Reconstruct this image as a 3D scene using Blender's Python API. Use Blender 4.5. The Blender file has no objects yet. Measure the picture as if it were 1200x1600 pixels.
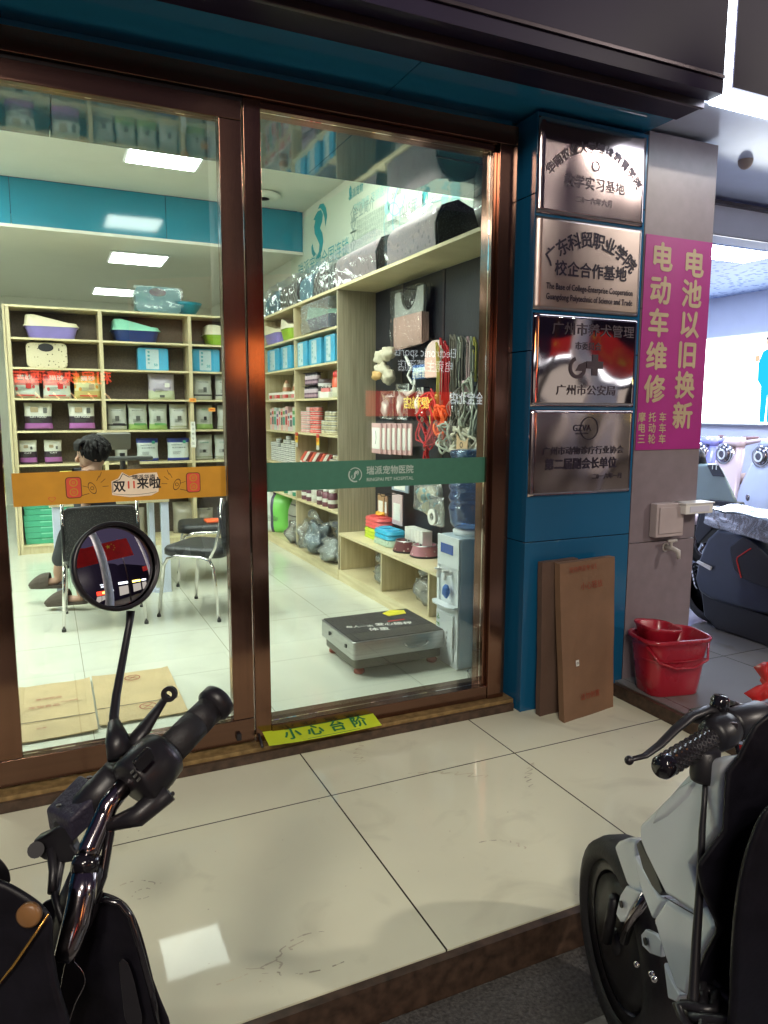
import bpy, bmesh, math, random
from mathutils import Matrix, Vector, noise
random.seed(7)
sc = bpy.context.scene
COL = sc.collection
PI = math.pi
R = math.radians

# ---------------------------------------------------------------- camera
F = 1138.0
YAW, PIT, ROLL, CAMH = R(24.9), R(7.9), R(0.2), 1.42
fw = Vector((math.sin(YAW)*math.cos(PIT), math.cos(YAW)*math.cos(PIT), -math.sin(PIT)))
_r0 = Vector((math.cos(YAW), -math.sin(YAW), 0)); _u0 = _r0.cross(fw)
rt = math.cos(ROLL)*_r0 + math.sin(ROLL)*_u0
up = -math.sin(ROLL)*_r0 + math.cos(ROLL)*_u0
CAM = Vector((0, 0, CAMH))
cd = bpy.data.cameras.new("camera"); cam = bpy.data.objects.new("camera", cd); COL.objects.link(cam)
m = Matrix((rt, up, -fw)).transposed().to_4x4(); m.translation = CAM
cam.matrix_world = m
cd.sensor_fit = 'VERTICAL'; cd.sensor_height = 36.0; cd.sensor_width = 27.0; cd.lens = F/1600*36
cd.clip_start = 0.05; cd.clip_end = 300
sc.camera = cam

def ray(px, py): return fw + (px-600)/F*rt - (py-800)/F*up
def on_x(px, py, X): d = ray(px, py); return CAM + d*(X/d.x)
def on_y(px, py, Y): d = ray(px, py); return CAM + d*(Y/d.y)
def on_z(px, py, Z): d = ray(px, py); return CAM + d*((Z-CAMH)/d.z)
def at(px, py, dist): return CAM + ray(px, py)*dist

# ---------------------------------------------------------------- world (city night) and exposure
w = bpy.data.worlds.new("World"); sc.world = w; w.use_nodes = True
nt = w.node_tree; nt.nodes.clear()
wo = nt.nodes.new('ShaderNodeOutputWorld'); bg = nt.nodes.new('ShaderNodeBackground')
sky = nt.nodes.new('ShaderNodeTexSky'); sky.sky_type = 'NISHITA'; sky.sun_disc = False
sky.sun_elevation = R(-4); sky.sun_rotation = R(200)
mx = nt.nodes.new('ShaderNodeMixRGB'); mx.blend_type = 'ADD'; mx.inputs[0].default_value = 1
mx.inputs[2].default_value = (0.34, 0.26, 0.48, 1)
nt.links.new(sky.outputs[0], mx.inputs[1]); nt.links.new(mx.outputs[0], bg.inputs[0])
bg.inputs[1].default_value = 0.125
nt.links.new(bg.outputs[0], wo.inputs[0])
sc.view_settings.view_transform = 'Standard'; sc.view_settings.look = 'None'
sc.view_settings.gamma = 1; sc.view_settings.exposure = 0.32
sc.render.engine = 'CYCLES'
cy = sc.cycles
cy.max_bounces = 8; cy.diffuse_bounces = 4; cy.glossy_bounces = 4; cy.transmission_bounces = 6; cy.transparent_max_bounces = 16
cy.use_denoising = True
cy.sample_clamp_indirect = 6.0
cy.caustics_reflective = False; cy.caustics_refractive = False

# ---------------------------------------------------------------- materials
def lin(c):
    c = c/255.0
    return c/12.92 if c <= 0.04045 else ((c+0.055)/1.055)**2.4
def rgb(r, g, b): return (lin(r), lin(g), lin(b), 1)
MATS = {}
def mat(name, col, rough=.5, metal=0.0, var=.10, vscale=6.0, bump=0.0, bscale=60.0, coat=0.0, stretch=(1,1,1), spec=.5, rvar=0.08, coord='Object', sheen=0):
    if name in MATS: return MATS[name]
    if len(col) == 3: col = rgb(*col)
    m = bpy.data.materials.new(name); m.use_nodes = True; n = m.node_tree.nodes; l = m.node_tree.links
    b = n['Principled BSDF']
    tc = n.new('ShaderNodeTexCoord'); mp = n.new('ShaderNodeMapping'); mp.inputs['Scale'].default_value = stretch
    l.new(tc.outputs[coord], mp.inputs[0])
    no = n.new('ShaderNodeTexNoise'); no.inputs['Scale'].default_value = vscale; no.inputs['Detail'].default_value = 5
    l.new(mp.outputs[0], no.inputs['Vector'])
    ra = n.new('ShaderNodeValToRGB'); ra.color_ramp.elements[0].position = .3; ra.color_ramp.elements[1].position = .7
    ra.color_ramp.elements[0].color = tuple(c*(1-var) for c in col[:3])+(1,)
    ra.color_ramp.elements[1].color = tuple(min(1, c*(1+var)) for c in col[:3])+(1,)
    l.new(no.outputs['Fac'], ra.inputs[0]); l.new(ra.outputs[0], b.inputs['Base Color'])
    mr = n.new('ShaderNodeMapRange'); mr.inputs['To Min'].default_value = max(0, rough-rvar*rough*2); mr.inputs['To Max'].default_value = min(1, rough+rvar*rough*2)
    l.new(no.outputs['Fac'], mr.inputs['Value']); l.new(mr.outputs[0], b.inputs['Roughness'])
    b.inputs['Metallic'].default_value = metal
    b.inputs['Coat Weight'].default_value = coat; b.inputs['Coat Roughness'].default_value = .06
    b.inputs['Specular IOR Level'].default_value = spec
    if bump:
        n2 = n.new('ShaderNodeTexNoise'); n2.inputs['Scale'].default_value = bscale; n2.inputs['Detail'].default_value = 3
        l.new(mp.outputs[0], n2.inputs['Vector'])
        bp = n.new('ShaderNodeBump'); bp.inputs['Strength'].default_value = bump; bp.inputs['Distance'].default_value = .01
        l.new(n2.outputs['Fac'], bp.inputs['Height']); l.new(bp.outputs[0], b.inputs['Normal'])
    MATS[name] = m; return m

def emis(name, col, s):
    if name in MATS: return MATS[name]
    m = bpy.data.materials.new(name); m.use_nodes = True; n = m.node_tree.nodes; l = m.node_tree.links
    n.clear(); o = n.new('ShaderNodeOutputMaterial'); e = n.new('ShaderNodeEmission')
    e.inputs[0].default_value = col; e.inputs[1].default_value = s; l.new(e.outputs[0], o.inputs[0])
    MATS[name] = m; return m

def film(name, tint=(.95, .98, .96, 1), ior=1.5, rough=0.0, bump=0.0, bscale=20.0, base=0.0, haze=0.0, hazecol=(.8,.85,.85,1)):
    if name in MATS: return MATS[name]
    m = bpy.data.materials.new(name); m.use_nodes = True; n = m.node_tree.nodes; l = m.node_tree.links
    n.clear(); o = n.new('ShaderNodeOutputMaterial')
    t = n.new('ShaderNodeBsdfTransparent'); t.inputs[0].default_value = tint
    g = n.new('ShaderNodeBsdfGlossy'); g.inputs['Roughness'].default_value = rough; g.inputs[0].default_value = (1, 1, 1, 1)
    fr = n.new('ShaderNodeFresnel'); fr.inputs[0].default_value = ior
    mxs = n.new('ShaderNodeMixShader'); l.new(t.outputs[0], mxs.inputs[1]); l.new(g.outputs[0], mxs.inputs[2])
    fac = fr.outputs[0]
    if base:
        a = n.new('ShaderNodeMath'); a.operation = 'ADD'; a.inputs[1].default_value = base; a.use_clamp = True
        l.new(fac, a.inputs[0]); fac = a.outputs[0]
    l.new(fac, mxs.inputs[0])
    if bump:
        tc = n.new('ShaderNodeTexCoord')
        n2 = n.new('ShaderNodeTexNoise'); n2.inputs['Scale'].default_value = bscale; n2.inputs['Detail'].default_value = 2
        n2.inputs['Distortion'].default_value = 1.0
        l.new(tc.outputs['Object'], n2.inputs['Vector'])
        bp = n.new('ShaderNodeBump'); bp.inputs['Strength'].default_value = bump; bp.inputs['Distance'].default_value = .02
        l.new(n2.outputs['Fac'], bp.inputs['Height']); l.new(bp.outputs[0], g.inputs['Normal'])
    last = mxs
    if haze:
        d = n.new('ShaderNodeBsdfDiffuse'); d.inputs[0].default_value = hazecol
        m2 = n.new('ShaderNodeMixShader'); m2.inputs[0].default_value = haze
        l.new(mxs.outputs[0], m2.inputs[1]); l.new(d.outputs[0], m2.inputs[2]); last = m2
    l.new(last.outputs[0], o.inputs[0])
    MATS[name] = m; return m

def bands(name, stops, rough=.35, blobs=None, bump=.25, coat=.3, bscale=9, axis=2):
    """printed packaging: horizontal bands of ink by height, optional printed blobs"""
    if name in MATS: return MATS[name]
    m = mat(name, (200, 200, 200), rough=rough, bump=bump, bscale=bscale, coat=coat)
    n = m.node_tree.nodes; l = m.node_tree.links; b = n['Principled BSDF']
    tc = n.new('ShaderNodeTexCoord'); sp = n.new('ShaderNodeSeparateXYZ'); l.new(tc.outputs['Generated'], sp.inputs[0])
    ra = n.new('ShaderNodeValToRGB'); ra.color_ramp.interpolation = 'CONSTANT'
    e = ra.color_ramp.elements
    e[0].position = 0; e[0].color = rgb(*stops[0][1])
    e.remove(e[1])
    for p, c in stops[1:]:
        x = e.new(p); x.color = rgb(*c)
    l.new(sp.outputs[axis], ra.inputs[0]); out = ra.outputs[0]
    if blobs:
        col, scale, th = blobs
        vo = n.new('ShaderNodeTexVoronoi'); vo.inputs['Scale'].default_value = scale
        l.new(tc.outputs['Generated'], vo.inputs['Vector'])
        cmp_ = n.new('ShaderNodeMath'); cmp_.operation = 'LESS_THAN'; cmp_.inputs[1].default_value = th
        l.new(vo.outputs['Distance'], cmp_.inputs[0])
        mxx = n.new('ShaderNodeMixRGB'); l.new(cmp_.outputs[0], mxx.inputs[0]); l.new(out, mxx.inputs[1]); mxx.inputs[2].default_value = rgb(*col)
        out = mxx.outputs[0]
    l.new(out, b.inputs['Base Color'])
    return m

def tile_mat(name, col, x0, y0, s, sy=None, joint=.0022, rough=.1, stain=.12, jcol=(.05, .045, .03, 1), spec=.5):
    if name in MATS: return MATS[name]
    m = mat(name, col, rough=rough, var=.04, vscale=2.2, spec=spec, bump=.02, bscale=3)
    n = m.node_tree.nodes; l = m.node_tree.links; b = n['Principled BSDF']
    ge = n.new('ShaderNodeNewGeometry'); sp = n.new('ShaderNodeSeparateXYZ'); l.new(ge.outputs['Position'], sp.inputs[0])
    hits = []
    s0 = s
    for ax, o0 in ((0, x0), (1, y0)):
        s = s0 if ax == 0 or sy is None else sy
        a = n.new('ShaderNodeMath'); a.operation = 'SUBTRACT'; a.inputs[1].default_value = o0 - 50*s; l.new(sp.outputs[ax], a.inputs[0])
        d = n.new('ShaderNodeMath'); d.operation = 'DIVIDE'; d.inputs[1].default_value = s; l.new(a.outputs[0], d.inputs[0])
        f = n.new('ShaderNodeMath'); f.operation = 'FRACT'; l.new(d.outputs[0], f.inputs[0])
        s5 = n.new('ShaderNodeMath'); s5.operation = 'SUBTRACT'; s5.inputs[1].default_value = .5; l.new(f.outputs[0], s5.inputs[0])
        ab = n.new('ShaderNodeMath'); ab.operation = 'ABSOLUTE'; l.new(s5.outputs[0], ab.inputs[0])
        g = n.new('ShaderNodeMath'); g.operation = 'GREATER_THAN'; g.inputs[1].default_value = .5-joint/s; l.new(ab.outputs[0], g.inputs[0])
        hits.append(g)
    mxm = n.new('ShaderNodeMath'); mxm.operation = 'MAXIMUM'; l.new(hits[0].outputs[0], mxm.inputs[0]); l.new(hits[1].outputs[0], mxm.inputs[1])
    # worn dirty smears with their own shape
    no = n.new('ShaderNodeTexNoise'); no.inputs['Scale'].default_value = 2.6; no.inputs['Detail'].default_value = 8; no.inputs['Distortion'].default_value = 1.6
    l.new(ge.outputs['Position'], no.inputs['Vector'])
    mr = n.new('ShaderNodeMapRange'); mr.inputs['From Min'].default_value = .58; mr.inputs['From Max'].default_value = .8; mr.inputs['To Max'].default_value = stain*2.2
    l.new(no.outputs['Fac'], mr.inputs['Value'])
    src = [x for x in n if x.type == 'VALTORGB'][0]
    dm = n.new('ShaderNodeMixRGB'); dm.inputs[2].default_value = (.12, .09, .045, 1); l.new(mr.outputs[0], dm.inputs[0]); l.new(src.outputs[0], dm.inputs[1])
    jm = n.new('ShaderNodeMixRGB'); jm.inputs[2].default_value = jcol; l.new(mxm.outputs[0], jm.inputs[0]); l.new(dm.outputs[0], jm.inputs[1])
    l.new(jm.outputs[0], b.inputs['Base Color'])
    return m

def grain(name, c1, c2, axis_scale, rough=.45, scale=3.0):
    if name in MATS: return MATS[name]
    m = mat(name, c1, rough=rough, var=0, stretch=axis_scale, vscale=scale, bump=.04, bscale=30)
    n = m.node_tree.nodes
    ra = [x for x in n if x.type == 'VALTORGB'][0]
    ra.color_ramp.elements[0].color = rgb(*c1); ra.color_ramp.elements[1].color = rgb(*c2)
    ra.color_ramp.elements[0].position = .35; ra.color_ramp.elements[1].position = .65
    return m

def pattern(name, c1, c2, scale, th, rough=.5, kind='voronoi', coat=0):
    if name in MATS: return MATS[name]
    m = mat(name, c1, rough=rough, coat=coat, bump=.15, bscale=25)
    n = m.node_tree.nodes; l = m.node_tree.links; b = n['Principled BSDF']
    tc = [x for x in n if x.type == 'TEX_COORD'][0]
    if kind == 'voronoi':
        v = n.new('ShaderNodeTexVoronoi'); v.inputs['Scale'].default_value = scale; out = v.outputs['Distance']
    elif kind == 'checker':
        v = n.new('ShaderNodeTexChecker'); v.inputs['Scale'].default_value = scale; out = v.outputs['Fac']
    else:
        v = n.new('ShaderNodeTexNoise'); v.inputs['Scale'].default_value = scale; out = v.outputs['Fac']
    l.new(tc.outputs['Object'], v.inputs['Vector'])
    c = n.new('ShaderNodeMath'); c.operation = 'LESS_THAN'; c.inputs[1].default_value = th; l.new(out, c.inputs[0])
    mxx = n.new('ShaderNodeMixRGB'); l.new(c.outputs[0], mxx.inputs[0]); mxx.inputs[1].default_value = rgb(*c1); mxx.inputs[2].default_value = rgb(*c2)
    l.new(mxx.outputs[0], b.inputs['Base Color'])
    return m

def steel_plate(name, rough, wave, scale, col=(.62, .55, .52, 1)):
    if name in MATS: return MATS[name]
    m = mat(name, col, rough=rough, metal=1, var=.05, vscale=3, bump=wave, bscale=scale)
    for x in m.node_tree.nodes:
        if x.type == 'BUMP': x.inputs['Distance'].default_value = .05
        if x.type == 'TEX_NOISE' and abs(x.inputs['Scale'].default_value-scale) < 1e-6: x.inputs['Detail'].default_value = 0.5
    return m

M_FRAME = mat('bronze_steel', (.24, .13, .092, 1), rough=.11, metal=.95, var=.07, vscale=3, stretch=(14, 14, .5), bump=.015, bscale=60)
M_FRAMEH = mat('bronze_steel_rail', (.20, .112, .082, 1), rough=.17, metal=.95, var=.07, vscale=3, stretch=(.5, 14, 14), bump=.015, bscale=60)
M_TEAL = mat('teal_panel', (.010, .105, .225, 1), rough=.13, var=.05, vscale=1.5, bump=.05, bscale=1.6, coat=.3)
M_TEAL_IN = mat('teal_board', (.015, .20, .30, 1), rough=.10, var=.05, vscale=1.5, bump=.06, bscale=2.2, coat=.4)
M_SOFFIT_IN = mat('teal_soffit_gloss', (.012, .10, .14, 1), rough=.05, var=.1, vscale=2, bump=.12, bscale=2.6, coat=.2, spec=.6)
M_SOFFIT = mat('teal_soffit_panel', (.035, .27, .50, 1), rough=.045, var=.05, vscale=1.5, bump=.06, bscale=2.4, coat=.5)
M_DARKCAN = mat('dark_canopy', (.018, .013, .034, 1), spec=.2, rough=.4, var=.15, vscale=2)
M_TRIM = mat('canopy_trim_metal', (.09, .075, .085, 1), rough=.3, metal=.8)
M_CREAM = mat('cream_paint', (.68, .68, .60, 1), rough=.6, var=.03)
M_CEIL = mat('ceiling_board', (.64, .64, .57, 1), rough=.6, var=.03)
M_FLOOR = tile_mat('interior_floor_tile', (.64, .66, .56, 1), 1.725, 3.89, .80, rough=.06, stain=.04, jcol=(.26, .25, .18, 1), joint=.0016)
M_PLAT = tile_mat('platform_tile', (.80, .80, .60, 1), .94, 2.505, .86, sy=.94, joint=.003, spec=.17, rough=.035, stain=.10)
M_MARBLE = mat('brown_marble', (138, 114, 74), rough=.2, var=.35, vscale=28)
M_GRANITE = mat('brown_granite', (.06, .036, .024, 1), rough=.45, var=.5, vscale=30)
M_ASPH = mat('asphalt', (.085, .082, .076, 1), rough=.85, var=.5, vscale=90, bump=.6, bscale=140)
M_PAVE = mat('worn_concrete', (.30, .30, .28, 1), rough=.8, var=.45, vscale=14, bump=.4, bscale=90)
M_WOOD = grain('light_oak_board', (186, 172, 136), (205, 192, 156), (12, 12, .6), rough=.4)
M_WOODH = grain('light_oak_shelf', (200, 186, 146), (220, 208, 168), (.6, 1.0, 12), rough=.4)
M_WOODG = grain('grey_oak_panel', (150, 140, 116), (176, 166, 142), (22, 22, .7), rough=.38)
M_BACK = mat('brown_back_panel', (.125, .095, .07, 1), rough=.6, var=.25, vscale=60)
M_PEG = mat('black_pegboard', (.018, .019, .026, 1), rough=.4, var=.2, bump=.15, bscale=50)
M_BLK = mat('black_plastic', (.014, .013, .016, 1), rough=.38, var=.2)
M_BLKG = mat('black_gloss_plastic', (.010, .009, .012, 1), rough=.14, var=.2, coat=.5)
M_RUB = mat('black_rubber', (.018, .017, .019, 1), rough=.6, var=.2, bump=.15, bscale=120)
M_CHR = mat('chrome', (.75, .72, .70, 1), rough=.09, metal=1, var=.05)
M_CHRD = mat('dark_chrome', (.30, .27, .28, 1), rough=.14, metal=1, var=.08)
M_STEEL = mat('brushed_steel', (.5, .5, .5, 1), rough=.3, metal=1, var=.1, stretch=(1, 1, 20))
M_WHT = mat('white_plastic', (.70, .70, .68, 1), rough=.35, var=.03)
M_WHTP = mat('white_scooter_paint', (.84, .89, .97, 1), rough=.22, var=.05, vscale=5, coat=.6, bump=.02, bscale=6)
M_WRAP = film('clear_wrap', tint=(.93, .95, .96, 1), ior=1.42, rough=.09, bump=.4, bscale=5, base=.015, haze=.02)
M_BAGP = film('clear_bag', tint=(.9, .93, .93, 1), ior=1.45, rough=.18, bump=1.0, bscale=22, base=.08, haze=.10)
M_GLASS = film('door_glass', tint=(.93, .97, .95, 1), ior=1.5)
M_INK = mat('black_ink', (.012, .011, .014, 1), rough=.5)
M_SKIN = mat('skin', (.46, .27, .19, 1), rough=.5, var=.06, vscale=12)

# ---------------------------------------------------------------- mesh builder
def tag(o, label=None, cat=None, group=None, kind=None):
    if label: o['label'] = label
    if cat: o['category'] = cat
    if group: o['group'] = group
    if kind: o['kind'] = kind
    return o
def thing(name, label, cat, loc=(0, 0, 0), rz=0, group=None):
    o = bpy.data.objects.new(name, None); COL.objects.link(o); o.empty_display_size = .1
    o.location = loc; o.rotation_euler = (0, 0, rz)
    return tag(o, label, cat, group)
def T(x, y, z): return Matrix.Translation((x, y, z))
def RX(a): return Matrix.Rotation(a, 4, 'X')
def RY(a): return Matrix.Rotation(a, 4, 'Y')
def RZ(a): return Matrix.Rotation(a, 4, 'Z')
def frm(o, x, y):
    x = Vector(x).normalized(); y = Vector(y); z = x.cross(y).normalized(); y = z.cross(x)
    m = Matrix((x, y, z)).transposed().to_4x4(); m.translation = Vector(o); return m
def face_y(x, y, z): return frm((x, y, z), (1, 0, 0), (0, 0, 1))        # plane looking towards -Y
def face_x(x, y, z): return frm((x, y, z), (0, -1, 0), (0, 0, 1))       # plane looking towards -X

_tc = {}
def text_geo(s):
    if s in _tc: return _tc[s]
    cu = bpy.data.curves.new('t', 'FONT'); cu.body = s; cu.size = 1; cu.align_x = 'CENTER'; cu.align_y = 'CENTER'; cu.resolution_u = 2
    ob = bpy.data.objects.new('t', cu); COL.objects.link(ob)
    dg = bpy.context.evaluated_depsgraph_get(); dg.update()
    me = bpy.data.meshes.new_from_object(ob.evaluated_get(dg))
    v = [x.co.copy() for x in me.vertices]; f = [tuple(p.vertices) for p in me.polygons]
    bpy.data.meshes.remove(me); bpy.data.objects.remove(ob); bpy.data.curves.remove(cu)
    if v:
        x0 = min(p.x for p in v); x1 = max(p.x for p in v)
    else: x0 = x1 = 0
    _tc[s] = (v, f, x0, x1); return _tc[s]

class MB:
    def __init__(s): s.v = []; s.f = []; s.m = []; s.cur = 0
    def add(s, vs, fs, M=None):
        o = len(s.v)
        s.v += [(M @ Vector(p)) if M else Vector(p) for p in vs]
        s.f += [tuple(i+o for i in f) for f in fs]; s.m += [s.cur]*len(fs)
        return s
    def _n(s): return len(s.v)
    def box(s, x0, x1, y0, y1, z0, z1, M=None):
        vs = [(x, y, z) for z in (z0, z1) for y in (y0, y1) for x in (x0, x1)]
        return s.add(vs, [(0, 2, 3, 1), (4, 5, 7, 6), (0, 1, 5, 4), (2, 6, 7, 3), (0, 4, 6, 2), (1, 3, 7, 5)], M)
    def cbox(s, c, d, M=None):
        return s.box(c[0]-d[0]/2, c[0]+d[0]/2, c[1]-d[1]/2, c[1]+d[1]/2, c[2]-d[2]/2, c[2]+d[2]/2, M)
    def tube(s, pts, r, seg=10, M=None, closed=False, sq=1.0):
        pts = [Vector(p) for p in pts]; n = len(pts)
        rs = r if isinstance(r, (list, tuple)) else [r]*n
        t0 = (pts[1]-pts[0]).normalized()
        a = Vector((0, 0, 1)) if abs(t0.z) < .9 else Vector((1, 0, 0))
        nx = t0.cross(a).normalized(); vs = []; fs = []
        for i, p in enumerate(pts):
            if closed: t = (pts[(i+1) % n]-pts[i-1]).normalized()
            else: t = (pts[min(i+1, n-1)]-pts[max(i-1, 0)]).normalized()
            nx = (nx-t*nx.dot(t)).normalized(); ny = t.cross(nx)
            for k in range(seg):
                an = 2*PI*k/seg
                vs.append(p+nx*math.cos(an)*rs[i]+ny*math.sin(an)*rs[i]*sq)
        rng = n if closed else n-1
        for i in range(rng):
            j = (i+1) % n
            for k in range(seg):
                fs.append((i*seg+k, i*seg+(k+1) % seg, j*seg+(k+1) % seg, j*seg+k))
        if not closed:
            fs.append(tuple(range(seg))[::-1]); fs.append(tuple(range((n-1)*seg, n*seg)))
        return s.add(vs, fs, M)
    def lathe(s, prof, seg=24, M=None, cap=True):
        vs = []; fs = []; n = len(prof)
        for r, z in prof:
            for k in range(seg):
                a = 2*PI*k/seg; vs.append((r*math.cos(a), r*math.sin(a), z))
        for i in range(n-1):
            for k in range(seg):
                fs.append((i*seg+k, i*seg+(k+1) % seg, (i+1)*seg+(k+1) % seg, (i+1)*seg+k))
        if cap:
            if prof[0][0] > 1e-5: fs.append(tuple(range(seg))[::-1])
            if prof[-1][0] > 1e-5: fs.append(tuple(range((n-1)*seg, n*seg)))
        return s.add(vs, fs, M)
    def prism(s, poly, d, M=None):
        n = len(poly); vs = [(p[0], p[1], 0) for p in poly]+[(p[0], p[1], d) for p in poly]
        fs = [tuple(range(n))[::-1], tuple(range(n, 2*n))]+[(i, (i+1) % n, n+(i+1) % n, n+i) for i in range(n)]
        return s.add(vs, fs, M)
    def solid(s, pts, thick):
        """closed outline of 3D points given a real thickness vector"""
        n = len(pts); t = Vector(thick); vs = [Vector(p) for p in pts]+[Vector(p)+t for p in pts]
        fs = [tuple(range(n))[::-1], tuple(range(n, 2*n))]+[(i, (i+1) % n, n+(i+1) % n, n+i) for i in range(n)]
        return s.add(vs, fs)
    def ball(s, c, r, seg=16, rings=10, M=None):
        if not isinstance(r, (tuple, list)): r = (r, r, r)
        vs = [(c[0], c[1], c[2]+r[2])]; fs = []
        for i in range(1, rings):
            th = PI*i/rings
            for k in range(seg):
                a = 2*PI*k/seg; vs.append((c[0]+r[0]*math.sin(th)*math.cos(a), c[1]+r[1]*math.sin(th)*math.sin(a), c[2]+r[2]*math.cos(th)))
        vs.append((c[0], c[1], c[2]-r[2])); L = len(vs)-1
        for k in range(seg): fs.append((0, 1+k, 1+(k+1) % seg)); fs.append((L, L-seg+(k+1) % seg, L-seg+k))
        for i in range(rings-2):
            for k in range(seg):
                a = 1+i*seg+k; b = 1+i*seg+(k+1) % seg; fs.append((a, a+seg, b+seg, b))
        return s.add(vs, fs, M)
    def text(s, st, M, size, bold=0.0, width=None):
        v, f, x0, x1 = text_geo(st)
        if not v: return s
        sx = size
        if width: sx = width/(x1-x0)
        S = Matrix.Diagonal((sx, size, 1, 1)); off = [(0, 0)] if not bold else [(-bold, 0), (bold, 0), (0, bold), (0, -bold)]
        for k, (a, b) in enumerate(off):
            s.add(v, f, M @ T(a, b, k*.00008) @ S)
        return s
    def ring(s, r0, r1, M, seg=32, d=.0008, a0=0, a1=2*PI):
        vs = []; fs = []; full = abs(a1-a0-2*PI) < 1e-6; n = seg if full else seg+1
        for k in range(n):
            a = a0+(a1-a0)*k/seg
            vs += [(r0*math.cos(a), r0*math.sin(a), 0), (r1*math.cos(a), r1*math.sin(a), 0), (r0*math.cos(a), r0*math.sin(a), d), (r1*math.cos(a), r1*math.sin(a), d)]
        for k in range(seg):
            i = 4*k; j = 4*((k+1) % n); fs += [(i+2, i+3, j+3, j+2), (i+1, j+1, j+3, i+3), (i, i+2, j+2, j), (i, j, j+1, i+1)]
        return s.add(vs, fs, M)
    def build(s, name, mt, parent=None, smooth=False, bevel=0, sub=0, loc=None, seg=2):
        me = bpy.data.meshes.new(name)
        vs = s.v
        if parent is None and loc is not None:
            L = Vector(loc); vs = [p-L for p in s.v]
        me.from_pydata([tuple(p) for p in vs], [], s.f)
        ms = mt if isinstance(mt, (list, tuple)) else [mt]
        for x in ms: me.materials.append(x)
        for p, k in zip(me.polygons, s.m): p.material_index = k
        if smooth or bevel: me.polygons.foreach_set('use_smooth', [True]*len(me.polygons))
        me.update()
        o = bpy.data.objects.new(name, me); COL.objects.link(o)
        if loc is not None and parent is None: o.location = loc
        if parent is not None: o.parent = parent
        if bevel:
            b = o.modifiers.new('bevel', 'BEVEL'); b.width = bevel; b.segments = seg; b.limit_method = 'ANGLE'; b.angle_limit = R(35); b.harden_normals = True
        if sub:
            b = o.modifiers.new('sub', 'SUBSURF'); b.levels = sub; b.render_levels = sub
        return o
def B(*a, **k): return MB().box(*a, **k)
def rrect(w, h, r, n=4, cx=0, cy=0):
    out = []
    for sx, sy, a0 in ((1, 1, 0), (-1, 1, PI/2), (-1, -1, PI), (1, -1, 3*PI/2)):
        for k in range(n+1):
            a = a0+PI/2*k/n; out.append((cx+sx*(w/2-r)+r*math.cos(a), cy+sy*(h/2-r)+r*math.sin(a)))
    return out
def struct(mb, name, mt, **k):
    return tag(mb.build(name, mt, **k), kind='structure')
def copy_thing(o, loc, rz=None, label=None, group=None):
    c = o.copy(); COL.objects.link(c); c.location = loc
    if rz is not None: c.rotation_euler = (c.rotation_euler[0], c.rotation_euler[1], rz)
    if label: c['label'] = label
    if group: c['group'] = group
    for ch in list(o.children):
        d = ch.copy(); COL.objects.link(d); d.parent = c
        for g in list(ch.children):
            e = g.copy(); COL.objects.link(e); e.parent = d
    return c
def skin_obj(name, verts, edges, radii, mt, parent, sub=2):
    me = bpy.data.meshes.new(name); me.from_pydata([tuple(v) for v in verts], edges, [])
    o = bpy.data.objects.new(name, me); COL.objects.link(o)
    bm = bmesh.new(); bm.from_mesh(me); ly = bm.verts.layers.skin.verify()
    for i, v in enumerate(bm.verts):
        r = radii[i]; v[ly].radius = r if isinstance(r, tuple) else (r, r); v[ly].use_root = (i == 0)
    bm.to_mesh(me); bm.free()
    o.modifiers.new('skin', 'SKIN').use_smooth_shade = True
    s = o.modifiers.new('sub', 'SUBSURF'); s.levels = sub; s.render_levels = sub
    dg = bpy.context.evaluated_depsgraph_get(); dg.update()
    nm = bpy.data.meshes.new_from_object(o.evaluated_get(dg)); nm.name = name
    o.modifiers.clear(); o.data = nm; bpy.data.meshes.remove(me)
    nm.materials.clear(); nm.materials.append(mt)
    nm.polygons.foreach_set('use_smooth', [True]*len(nm.polygons))
    o.parent = parent
    return o

# ================================================================= THE SETTING
GZ = -0.19            # street level
PZ = -0.07            # platform level
struct(B(-60, 60, -60, 1.57, GZ-.3, GZ), 'street', M_ASPH)
struct(B(-30, 30, .3, 1.34, GZ, GZ+.004), 'kerb_strip', M_PAVE)
struct(B(-12, 2.66, 1.60, 3.06, PZ-.2, PZ), 'platform', M_PLAT)
struct(B(-12, 2.66, 1.572, 1.598, PZ-.2, PZ-.004), 'platform_riser', M_GRANITE)
M_NF = tile_mat('grey_floor_tile', (.20, .20, .20, 1), 3.55, 2.9, .8, rough=.16, stain=.25)
struct(B(2.69, 12, 1.60, 3.6, -.3, 0), 'neighbour_platform', M_NF)
struct(B(2.66, 2.688, 1.58, 2.84, -.3, -.004), 'platform_step', M_GRANITE)
struct(B(3.22, 7.1, 3.6, 12, -.3, 0), 'neighbour_floor', M_NF)
struct(B(-4, 2.7, 3.06, 12.2, -.3, 0), 'shop_floor', M_FLOOR)

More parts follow.
